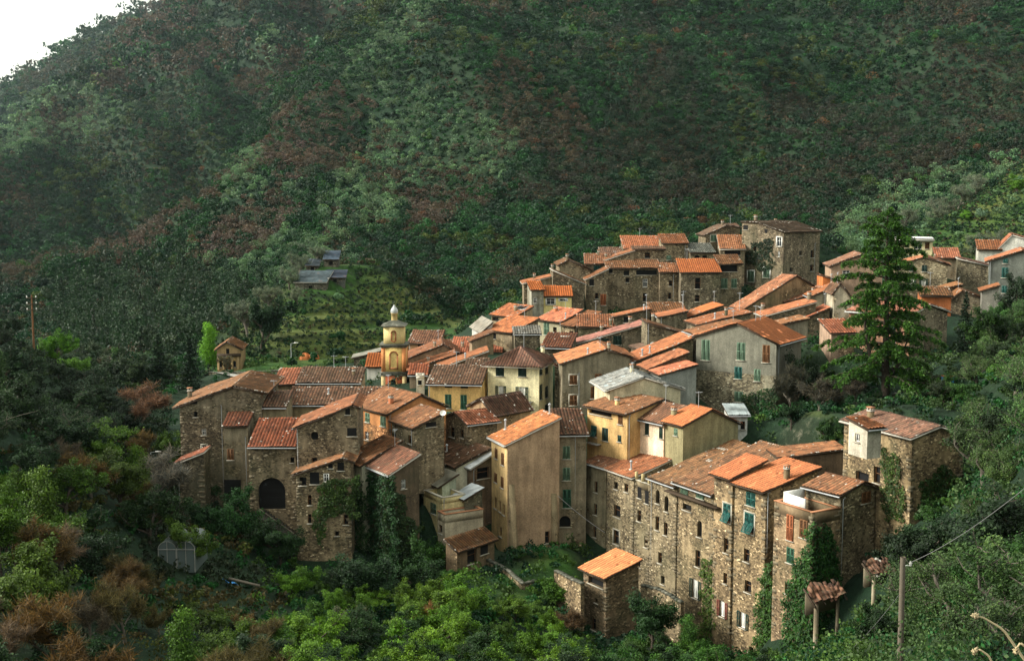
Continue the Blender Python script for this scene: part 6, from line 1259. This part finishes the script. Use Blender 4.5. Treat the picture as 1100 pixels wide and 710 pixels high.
def conifer_mesh(seed, h, r, levels=22, per=9, leaf=.3):
    global rng
    keep = rng; rng = np.random.default_rng(seed); m, tr = MB(), MB(); tr.tube([(0, 0, -.8), (0, 0, h * .5), (0, 0, h * .98)], [h * .02, h * .012, .02], 7, 0)
    Cs, Ns = [], []
    for i in range(levels):
        f = (i + .5) / levels; z = h * (.08 + .92 * f); L_ = r * (1 - f) ** .85 * rng.uniform(.8, 1.1) + .15
        for k in range(per):
            th = rng.random() * 6.28; n = int(26 * L_ / r) + 8; t_ = rng.random(n) ** .8; dirv = np.array((math.cos(th), math.sin(th), 0)); L2 = L_ * rng.uniform(.75, 1.1)
            side = np.array((-dirv[1], dirv[0], 0)); p = dirv * (t_ * L2)[:, None] + side * (rng.normal(0, .16, n) * L2 * (1 - t_ * .6))[:, None]; p[:, 2] += z - t_ * L2 * .32 + t_ ** 2 * L2 * .15 + rng.normal(0, .08, n)
            Cs.append(p); Ns.append(np.tile((0, 0, 1.), (n, 1)) + rng.normal(0, .5, (n, 3)))
            if k % 3 == 0: tr.tube([(0, 0, z), dirv * L2 * .9 + (0, 0, z - L2 * .28)], [.05, .015], 4, 0)
    C_ = np.concatenate(Cs); Nn = np.concatenate(Ns); Nn /= np.linalg.norm(Nn, axis=1)[:, None]
    V, F = leafquads(C_, Nn, leaf * rng.uniform(.6, 1.3, len(C_)), 2.0); m.add(V, F, 0); rng = keep
    return m, tr
LIB = {}
def lib(kind, builder, barkm='bark', crown='leaf'):
    a, b = builder
    o1 = a.build('crown', [crown]); me1 = o1.data; bpy.data.objects.remove(o1); o2 = b.build('trunk', [barkm], smooth=True); me2 = o2.data; bpy.data.objects.remove(o2)
    LIB.setdefault(kind, []).append((me1, me2))
for s_ in range(5): lib('broad', leafy_mesh(100 + s_, 7, 3.2, 14000, .135, .62, 1.0 + .12 * s_))
for s_ in range(3): lib('shrub', leafy_mesh(200 + s_, 3.2, 2.1, 8000, .11, .42, 1.3))
for s_ in range(3): lib('olive', leafy_mesh(300 + s_, 6, 3.0, 11000, .085, .5, 1.2, .25), 'bark_pale')
for s_ in range(2): lib('column', crown_mesh(400 + s_, 9, 2.2, 8000, .16, 26, 'column'))
for s_ in range(3): lib('bare', bare_mesh(500 + s_, 8, 1.0, 6500, 1.25), 'bark_pale')
for s_ in range(2): lib('conifer', conifer_mesh(600 + s_, 12, 3.6))
NAMES = {'broad': ('broadleaf_tree', 'tree'), 'shrub': ('shrub', 'shrub'), 'olive': ('olive_tree', 'olive tree'), 'column': ('upright_tree', 'tree'), 'bare': ('bare_tree', 'tree'), 'conifer': ('conifer', 'conifer')}
BASEH = {'broad': 7, 'shrub': 3.2, 'olive': 6, 'column': 9, 'bare': 8, 'conifer': 12}
ntree = [0]
def tree(kind, p, h, col, label, group=None, wid=1., var=None, rot=None):
    v = LIB[kind][(var if var is not None else int(rng.integers(0, 99))) % len(LIB[kind])]; nm, ct = NAMES[kind]
    e = empty(nm, p, label, ct, group); s = h / BASEH[kind]; e.scale = (s * wid, s * wid, s); e.rotation_euler[2] = rng.random() * 6.28 if rot is None else rot
    for n_, me, c in (('crown' if kind != 'bare' else 'twigs', v[0], col), ('trunk', v[1], (1, 1, 1))):
        o = bpy.data.objects.new(n_, me); COL.objects.link(o); o.parent = e; o.color = (*c, 1)
    ntree[0] += 1; return e
def jitc(c, a=.25): 
    s = rng.uniform(1 - a, 1 + a); return tuple(float(np.clip(q * s * (1 + rng.normal(0, .06)), .004, .9)) for q in c)
# specific trees: kind, base px, base py, Y, top py, colour, width, label
SPEC = [
 ('bare', 152, 468, 172, 402, (.16, .085, .05), 1.35, 'large bare brown tree with a fan-shaped crown left of the village'),
 ('conifer', 205, 432, 212, 362, (.012, .032, .014), .95, 'tall dark conifer beside the tiny yellow cottage'),
 ('column', 226, 386, 245, 345, (.10, .26, .012), 1.0, 'bright yellow-green tree behind the small chapel'),
 ('broad', 281, 392, 238.1, 314, (.016, .045, .018), .72, 'big rounded dark green tree right of the small chapel'),
 ('column', 252, 372, 242.3, 343, (.02, .05, .022), .8, 'slim dark tree just behind the chapel roof'),
 ('olive', 293, 334, 258.2, 303, (.13, .165, .10), .95, 'round grey-green olive left of the longest dark shed'),
 ('olive', 320, 335, 258.2, 305, (.12, .15, .09), .8, 'olive tree directly below the longest dark shed'),
 ('olive', 321, 286, 273.4, 266, (.13, .17, .11), .9, 'pale olive left of the uppermost dark shed'),
 ('olive', 342, 280, 277.1, 262, (.14, .18, .12), .9, 'pale olive touching the uppermost dark shed'),
 ('olive', 311, 303, 267.5, 280, (.12, .16, .10), .9, 'olive tree between the smallest and the longest dark sheds'),
 ('olive', 268, 345, 254.0, 318, (.12, .15, .10), .95, 'leftmost round olive on the slope above the chapel'),
 ('broad', 60, 392, 204, 352, (.075, .20, .012), .8, 'bright green tree beside the brown utility pole'),
 ('shrub', 84, 398, 203, 378, (.07, .17, .012), 1.1, 'bright green bush down right of the brown utility pole'),
 ('broad', 12, 385, 190, 338, (.015, .035, .012), .95, 'dark green tree at the left edge beside the utility pole'),
 ('olive', 907, 296, 290, 264, (.12, .15, .10), 1.1, 'broad grey olive behind the pink house'),
 ('olive', 932, 285, 300, 258, (.12, .16, .11), 1.1, 'grey olive immediately left of the cedar top'),
 ('olive', 975, 256, 312, 218, (.12, .15, .10), 1.1, 'olive tree right above the cream block of flats'),
 ('olive', 1008, 238, 325, 208, (.12, .15, .10), 1.1, 'olive tree up right of the cream block of flats'),
 ('olive', 1028, 222, 335, 194, (.11, .14, .09), 1.1, 'second olive along the crest of the right terraces'),
 ('olive', 1050, 208, 340, 182, (.12, .15, .10), 1.1, 'highest grey olive on the right terraces'),
 ('shrub', 1040, 240, 312, 224, (.08, .20, .012), 1.3, 'vivid green bush in the middle of the right terraces'),
 ('broad', 1092, 212, 315, 184, (.08, .19, .014), 1.0, 'vivid green tree near the right edge of the terraces'),
 ('olive', 1058, 276, 262, 246, (.10, .13, .08), 1.0, 'olive tree left of the white-edged gable house'),
 ('olive', 1076, 262, 268, 240, (.11, .14, .09), 1.0, 'olive tree just above the white-edged gable house'),
 ('conifer', 1035, 394, 158, 312, (.012, .03, .014), .6, 'slender dark conifer standing among the houses right of the cedar'),
 ('broad', 1096, 352, 165, 288, (.02, .042, .018), .8, 'dark leafy tree against the grey gabled house at the right edge'),
 ('broad', 1012, 470, 132, 405, (.02, .035, .012), .9, 'dark bushy tree above the isolated stone house'),
 ('broad', 902, 446, 146, 420, (.02, .05, .014), 1.2, 'rounded dark bush below the left end of the cedar boughs'),
 ('broad', 938, 446, 147, 418, (.016, .04, .014), 1.2, 'dark bush directly below the cedar trunk'),
 ('shrub', 965, 446, 146, 424, (.03, .075, .014), 1.3, 'green bush between the cedar trunk and the isolated stone house'),
 ('broad', 990, 440, 146, 408, (.02, .045, .014), 1.2, 'dark bush behind the gable of the isolated stone house'),
 ('olive', 1000, 424, 151, 398, (.05, .07, .035), 1.1, 'grey-green bush under the right boughs of the cedar'),
 ('broad', 915, 418, 156, 392, (.018, .04, .014), 1.3, 'dark bush tucked under the lowest left cedar bough'),
 ('bare', 880, 455, 146, 388, (.06, .055, .04), 1.2, 'tangled bare grey tree under the left branches of the cedar'),
 ('bare', 920, 448, 150, 392, (.07, .06, .045), 1.1, 'tangled bare tree directly under the cedar trunk'),
 ('bare', 848, 430, 156, 376, (.05, .05, .035), .8, 'small bare tree against the right side of the big grey house'),
 ('broad', 850, 462, 143, 430, (.016, .045, .014), 1.1, 'dark glossy bush at the right foot of the big grey house'),
 ('broad', 884, 484, 137, 446, (.022, .06, .014), 1.0, 'green round bush at the edge of the bright lawn'),
 ('broad', 866, 420, 160, 372, (.02, .042, .016), .9, 'dark tree between the big grey house and the cedar'),
 ('broad', 252, 560, 138, 515, (.02, .07, .016), .9, 'dark green tree at the foot of the narrow short-roofed house'),
 ('broad', 215, 570, 136, 530, (.016, .05, .014), .9, 'dark green tree at the foot of the leftmost big house'),
 ('broad', 700, 690, 119, 628, (.018, .055, .014), 1.0, 'dense dark tree right of the small orange-roofed loft'),
 ('broad', 302, 596, 135.5, 552, (.02, .055, .014), 1.0, 'dark tree growing in front of the stone steps below the arch'),
 ('broad', 398, 660, 126, 585, (.014, .042, .012), 1.1, 'dark tree at the foot of the ivy-smothered house'),
 ('broad', 438, 655, 127, 592, (.018, .05, .013), 1.1, 'dark tree below the right corner of the ivy-smothered house'),
 ('broad', 458, 648, 134, 566, (.03, .085, .014), .7, 'leafy green tree climbing beside the walled roof terrace'),
 ('shrub', 480, 640, 133, 606, (.035, .10, .014), 1.2, 'green bush in front of the small brown shed'),
 ('shrub', 556, 604, 139, 586, (.03, .085, .012), 1.2, 'green bush at the foot of the tall ochre house'),
 ('shrub', 590, 640, 130, 618, (.05, .12, .014), 1.4, 'bright green bush on the grass left of the broken wall'),
 ('bare', 612, 690, 122, 640, (.12, .075, .04), 1.0, 'brownish bare bush below the broken wall left of the loft'),
 ('bare', 455, 712, 112, 636, (.20, .10, .035), 1.1, 'russet bare bush at the bottom centre'),
 ('bare', 168, 560, 140, 470, (.16, .15, .13), 1.1, 'pale leafless tree left of the leftmost big house'),
 ('column', 740, 712, 117, 660, (.04, .11, .016), 1.2, 'green tree at the foot of the fourth row house'),
]
for kd, px, py, Y, pt, c, wd, lab in SPEC:
    p = seat(px, py, Y); h = P(px, pt, p[1])[2] - p[2]
    tree(kd, p - UP * .1, max(1.5, float(h)), c, lab, wid=wd)
# tree masses of the near slopes, each its own tree
REG = [
 # polygon of bases, spacing, mixture [(kind, hmin, hmax, colour, label, weight)], group
 ([(-40, 340), (60, 385), (110, 400), (160, 440), (180, 490), (100, 500), (-40, 500)], 6.2, [('broad', 5, 8.5, (.013, .034, .011), 'dark evergreen tree in the thicket on the left hillside', 5), ('olive', 5, 7, (.022, .05, .02), 'dull green airy tree in the thicket on the left hillside', 1.5), ('column', 6, 9, (.03, .07, .018), 'upright mid-green tree in the thicket on the left hillside', 1)], 'trees on the dark left hillside'),
 ([(-40, 500), (180, 490), (190, 560), (240, 640), (300, 690), (300, 790), (-40, 790)], 4.9, [('broad', 4.5, 7.5, (.055, .105, .011), 'leafy green tree in the wood at the lower left', 2.8), ('bare', 4.5, 7.5, (.10, .062, .02), 'rust-brown bare tree in the wood at the lower left', 3.2), ('bare', 4, 7, (.085, .075, .025), 'olive-brown bare tree in the wood at the lower left', 3.), ('column', 5, 8, (.065, .14, .014), 'yellow-green upright tree in the wood at the lower left', 1.6), ('shrub', 2.5, 4, (.05, .09, .014), 'low green shrub in the wood at the lower left', 1.5), ('bare', 4, 6, (.10, .08, .055), 'grey bare tree in the wood at the lower left', 1), ('broad', 4, 7, (.015, .04, .012), 'dark green tree in the wood at the lower left', 1.8)], 'trees of the lower left wood'),
 ([(300, 625), (400, 640), (470, 640), (560, 655), (620, 700), (620, 790), (290, 790)], 4.3, [('broad', 3.5, 5.6, (.085, .18, .012), 'fresh green bushy tree at the bottom centre', 5), ('shrub', 2, 3.4, (.06, .13, .016), 'low fresh green shrub at the bottom centre', 3), ('broad', 3.5, 5, (.02, .055, .014), 'dark green bushy tree at the bottom centre', 2), ('olive', 3, 4.5, (.09, .13, .06), 'pale feathery shrub at the bottom centre', .6)], 'trees at the bottom centre'),
 ([(620, 700), (740, 700), (860, 715), (960, 690), (960, 800), (600, 800)], 4.2, [('broad', 3.5, 6, (.035, .095, .014), 'green bushy tree at the foot of the long row', 4), ('shrub', 2, 3.5, (.05, .11, .016), 'low green shrub at the foot of the long row', 3), ('broad', 3.5, 5, (.016, .045, .012), 'dark green tree at the foot of the long row', 2)], 'trees at the foot of the long row'),
 ([(955, 540), (1040, 530), (1045, 460), (1000, 430), (1040, 400), (1070, 360), (1180, 340), (1180, 800), (960, 800), (945, 640)], 4.8, [('olive', 4, 6.5, (.055, .11, .03), 'grey-green olive tree on the right slope', 5), ('broad', 4, 6.5, (.03, .08, .014), 'leafy green tree on the right slope', 2.5), ('shrub', 2, 3.5, (.05, .12, .015), 'low bright shrub on the right slope', 1.2), ('broad', 4, 6, (.015, .035, .012), 'dark green tree on the right slope', 2.5), ('bare', 4, 6, (.11, .05, .025), 'brown bare tree on the right slope', .5)], 'trees on the right slope'),
 ([(100, 400), (180, 395), (200, 405), (190, 440), (170, 455), (120, 440)], 6.5, [('broad', 6, 9, (.03, .06, .022), 'mid-green tree in the dip left of the village', 3), ('conifer', 9, 12, (.016, .04, .018), 'dark conifer in the dip left of the village', 1)], 'trees in the dip left of the village'),
]
for poly, sp, mixl, grp in REG:
    x, y = cells(-130, 130, 36, 262, sp, .38); z = zt(x, y); px, py = proj(np.stack([x, y, z], -1))
    ok = inpoly(px, py, poly) & ~near_house(x, y, 2.); x, y, z, px, py = (q[ok] for q in (x, y, z, px, py))
    o_ = np.argsort(y); w = np.array([q[5] for q in mixl]); w = w / w.sum()
    for i in o_:
        k_ = int(rng.choice(len(mixl), p=w)); kd, h0, h1, c, lab, _ = mixl[k_]; h = rng.uniform(h0, h1)
        bad = False
        for _try in range(3):
            tp = proj(np.array((x[i], y[i], z[i] + h * 1.02))); wd = h * .42 * FPX / y[i]
            bad = any(bool(inpoly(np.array([tp[0] + s_ * wd]), np.array([tp[1] + abs(s_) * wd * .5]), VILL)[0]) for s_ in (-.8, 0, .8)) and y[i] < 150
            bad = bad or any(y[i] < Yk and any(bool(inpoly(np.array([tp[0] + s_ * wd]), np.array([tp[1] + q_]), kp)[0]) for s_ in (-.6, 0, .6) for q_ in (2, wd)) for kp, Yk in KEEP3)
            if x[i] < -20 and y[i] < 215: bad = bad or bool(inpoly(np.array([tp[0]]), np.array([tp[1]]), KEEP2)[0])
            if not bad: break
            h *= .68
        if bad and h < 1.8: continue
        if bad or (y[i] < 60 and 850 < tp[0] < 1055): continue
        if tp[1] > 716 or tp[0] < -60 or tp[0] > 1160: continue
        tree(kd, (x[i], y[i], z[i] - .15), h, jitc(c), lab, grp, wid=rng.uniform(.85, 1.2))
print('TREES', ntree[0])
# --- the big cedar
def cedar():
    Y = 150.; k = Y / FPX; b0 = seat(951, 432, Y); T = Thing('cedar_tree', b0, 'huge dark cedar with wide drooping branches in front of the right-hand houses', 'cedar')
    xt = lambda py: P(951 + (432 - py) * .012, py, Y)
    tr, fo = MB(), MB(); tr.tube([b0 - UP, xt(410), xt(380), xt(330), xt(280), xt(240), xt(220)], [.55, .5, .42, .30, .18, .09, .03], 9, 0)
    tr.tube([xt(402) + (.1, 0, 0), P(935, 385, Y - .5), P(929, 350, Y - .5), P(932, 320, Y)], [.3, .26, .16, .04], 7, 0); tr.tube([xt(410), P(968, 388, Y - .5), P(976, 360, Y - .5)], [.28, .2, .05], 7, 0)
    Cs, Ns = [], []
    g_ = np.random.default_rng(5)
    for i in range(64):
        f = (i / 63) ** 1.05; py = 408 - f * 184; base = xt(py); L_ = (1 - f) ** .62 * 10.2 * g_.uniform(.5, 1.1) + .5; th = i * 2.399 + g_.normal(0, .3)
        dv = np.array((math.cos(th), math.sin(th) * .9, 0)); lift = .10 + .42 * f; n = 14; pts = []
        for s_ in np.linspace(0, 1, n): pts.append(base + dv * L_ * s_ + UP * (L_ * (lift * s_ - .36 * s_ ** 2.2)) + g_.normal(0, .05, 3))
        pts = np.array(pts); tr.tube(pts, np.linspace(.035 + .012 * L_, .012, n), 4, 0, cap=False)
        side = np.array((-dv[1], dv[0], 0)); nsub = int(8 + L_ * 6)
        for j in range(nsub):
            s_ = g_.uniform(.14, 1.0); q = pts[min(n - 1, int(s_ * (n - 1)))]; sg_ = g_.choice((-1, 1)); sd = side * sg_ + dv * g_.uniform(.3, 1.0) - UP * g_.uniform(.0, .35); sd /= np.linalg.norm(sd)
            sl = g_.uniform(.5, 1.3) * (1.25 - s_ * .6) * min(1., L_ / 4 + .35); m_ = int(46 * sl); tt = g_.random(m_)
            c = q + sd * (tt * sl)[:, None] + g_.normal(0, .075, (m_, 3)) - UP * (tt ** 2 * .45 * sl)[:, None] - UP * (g_.random(m_) ** 2 * .4)[:, None]
            Cs.append(c); Ns.append(np.tile((0, 0, 1.), (m_, 1)) + g_.normal(0, .7, (m_, 3)))
    C_ = np.concatenate(Cs); Nn = np.concatenate(Ns); Nn /= np.linalg.norm(Nn, axis=1)[:, None]
    V, F = leafquads(C_, Nn, .13 * g_.uniform(.6, 1.4, len(C_)), 2.6); hgt = (C_[:, 2] - b0[2]) / 24; fo.add(V, F, 0, rnd=g_.random(len(F)))
    T.part(tr, 'trunk', ['bark'], smooth=True); T.part(fo, 'crown', ['leaf'], color=(.042, .115, .014))
cedar()
# --- ivy on the walls
def ivy(hk, face, poly, label, dens=70, col=(.014, .05, .012), th=.5, leaf=.17, parent=None):
    h = HOUSES[hk]; O, d, n, ln = h.faces[face]; x0, x1 = min(p[0] for p in poly), max(p[0] for p in poly); y0, y1 = min(p[1] for p in poly), max(p[1] for p in poly)
    k = P(x0, y0, h.p0[1])[1] / FPX; dens *= 1.7; leaf *= 1.15; nn = int((x1 - x0) * (y1 - y0) * k * k * dens * 1.6); qx = rng.uniform(x0 - 3, x1 + 3, nn); qy = rng.uniform(y0 - 3, y1 + 3, nn)
    wob_ = (vnoise(qx, qy, 7, 31) - .5) * 9; ok = inpoly(qx + wob_, qy + (vnoise(qx, qy, 6, 32) - .5) * 9, poly); ok &= (vnoise(qx, qy, 4, 33) > .14); qx, qy = qx[ok], qy[ok]
    dx, dy = (qx - 550) / FPX, (355 - qy) / FPX; D_ = np.stack([dx, CP + dy * SP, -SP + dy * CP], -1); t_ = np.dot(O, n) / (D_ @ n); q = D_ * t_[:, None]
    q = q + n * (.04 + th * rng.random(len(q)) * (.35 + vnoise(qx, qy, 5, 34)))[:, None]
    Nn = n + rng.normal(0, .5, (len(q), 3)) + (0, 0, .35); Nn /= np.linalg.norm(Nn, axis=1)[:, None]; V, F = leafquads(q, Nn, leaf * rng.uniform(.6, 1.3, len(q)), 1.2)
    m = MB(); m.add(V, F, 0, rnd=np.clip(vnoise(qx, qy, 5, 35) * .6 + rng.random(len(q)) * .5, 0, 1)); o = m.build('ivy', ['leaf'], color=col); tag(o, label, 'ivy')
ivy('A11', 'L', [(378, 512), (392, 506), (427, 512), (430, 650), (376, 650)], 'thick dark ivy wrapped over the left face of the ivy-smothered house', 85, (.012, .045, .012), .7)
ivy('A11', 'R', [(414, 512), (426, 518), (434, 548), (450, 568), (456, 650), (412, 650)], 'ragged ivy on the lower right face of the ivy-smothered house', 60, (.02, .045, .012))
ivy('A13', 'L', [(449, 545), (470, 556), (474, 620), (446, 620)], 'green ivy curtain below the pale house with the grey awning', 80, (.03, .095, .015))
ivy('A14', 'L', [(468, 575), (479, 580), (484, 628), (466, 628)], 'brighter trailing ivy under the walled roof terrace', 80, (.04, .11, .015))
ivy('A10', 'R', [(344, 518), (384, 512), (385, 560), (366, 548), (352, 560), (346, 590), (338, 560)], 'ivy hanging over the half ruined gallery house', 55, (.035, .07, .014))
ivy('A10b', 'L', [(362, 520), (394, 512), (398, 612), (364, 606)], 'dense ivy on the pale house end beside the gallery house', 70, (.02, .06, .013))
ivy('Ie', 'L', [(756, 600), (764, 596), (768, 640), (768, 690), (752, 690), (754, 640)], 'narrow yellow-green ivy strip on the fourth house of the long row', 60, (.055, .10, .015), .3)
ivy('Ig', 'L', [(822, 610), (830, 600), (836, 640), (838, 716), (808, 716), (815, 660)], 'green ivy at the lower right corner of the sixth row house', 70, (.035, .09, .014), .6)
ivy('K2', 'L', [(846, 640), (852, 612), (864, 590), (876, 560), (876, 716), (838, 716)], 'tall ivy climbing the left face of the walled terrace block', 80, (.025, .08, .014), .7)
ivy('K2', 'R', [(873, 572), (884, 560), (896, 580), (901, 640), (896, 716), (872, 716)], 'tall dark ivy on the right face of the walled terrace block', 80, (.018, .065, .013), .7)
ivy('O1', 'L', [(948, 478), (966, 488), (972, 560), (950, 560)], 'ivy on the left face of the isolated stone house', 60, (.04, .075, .016), .35)
ivy('O1', 'R', [(990, 520), (1010, 500), (1034, 512), (1036, 560), (985, 560)], 'ivy creeping up the right face of the isolated stone house', 60, (.03, .07, .016), .35)
ivy('U10', 'L', [(806, 262), (828, 256), (834, 280), (820, 292), (803, 285)], 'dark ivy patch on the tall stone keep', 30, (.014, .03, .012), .25, .22)
ivy('N1', 'L', [(800, 425), (834, 415), (836, 455), (790, 450)], 'climbing plants on the stone base of the big grey house', 45, (.02, .05, .016), .4)
ivy('A1', 'R', [(190, 530), (235, 520), (240, 565), (188, 565)], 'ivy at the foot of the leftmost big stone house', 50, (.018, .05, .013), .4)
# --- dry reeds close to the camera
def reeds():
    for i, (pts, Y) in enumerate(((((1106, 716), (1078, 676), (1056, 663), (1046, 661)), 9.), (((1068, 716), (1062, 704), (1052, 697), (1046, 700)), 9.5), (((1108, 700), (1096, 690), (1090, 700)), 8.6))):
        m = MB(); q = np.array([P(x, y, Y) for x, y in pts]); t_ = np.linspace(0, 1, 14); s0 = np.linspace(0, 1, len(q)); Q = np.stack([np.interp(t_, s0, q[:, j]) for j in range(3)], -1)
        gb_ = np.array((Q[0, 0] + .1, Y, float(zt(Q[0, 0] + .1, Y)))); Q = np.concatenate([[gb_], Q]); m.tube(Q, np.linspace(.012, .006, len(Q)), 5, 0)
        e = Q[-1]; 
        for j in range(26): m.box(e + rng.normal(0, .006, 3) + (Q[-1] - Q[-3]) * rng.uniform(-1.2, .3), rng.normal(0, .006, 3), rng.normal(0, .006, 3), rng.normal(0, .003, 3), 0)
        o = m.build('dry_stalk', ['straw']); tag(o, ('longest arching dry stalk in the lower right corner', 'short bent dry stalk, left of the lower right corner', 'dry stalk cut by the right edge at the bottom corner')[i], 'plant', 'dry stalks in the near corner')
reeds()
# --- haze
def haze():
    m, t, b = mat('haze_air'); t.nodes.remove(b); v = N(t, 'VolumePrincipled'); v.inputs['Color'].default_value = (.72, .93, 1., 1); v.inputs['Density'].default_value = HAZE; v.inputs['Anisotropy'].default_value = .75
    LK(t, v.outputs[0], t.nodes['Material Output'].inputs['Volume'])
    mb = MB(); zlo, zhi = float(GZ.min()) - 1, float(GZ.max()) + 30
    mb.box((0, 1350, (zlo + zhi) / 2), np.array((2900, 0, 0)), np.array((0, 1650, 0)), UP * (zhi - zlo) / 2, 0)
    o = mb.build('haze', [m]); o['kind'] = 'stuff'; o['label'] = 'pale blue haze filling the valley air'
HAZE = .000045
haze()
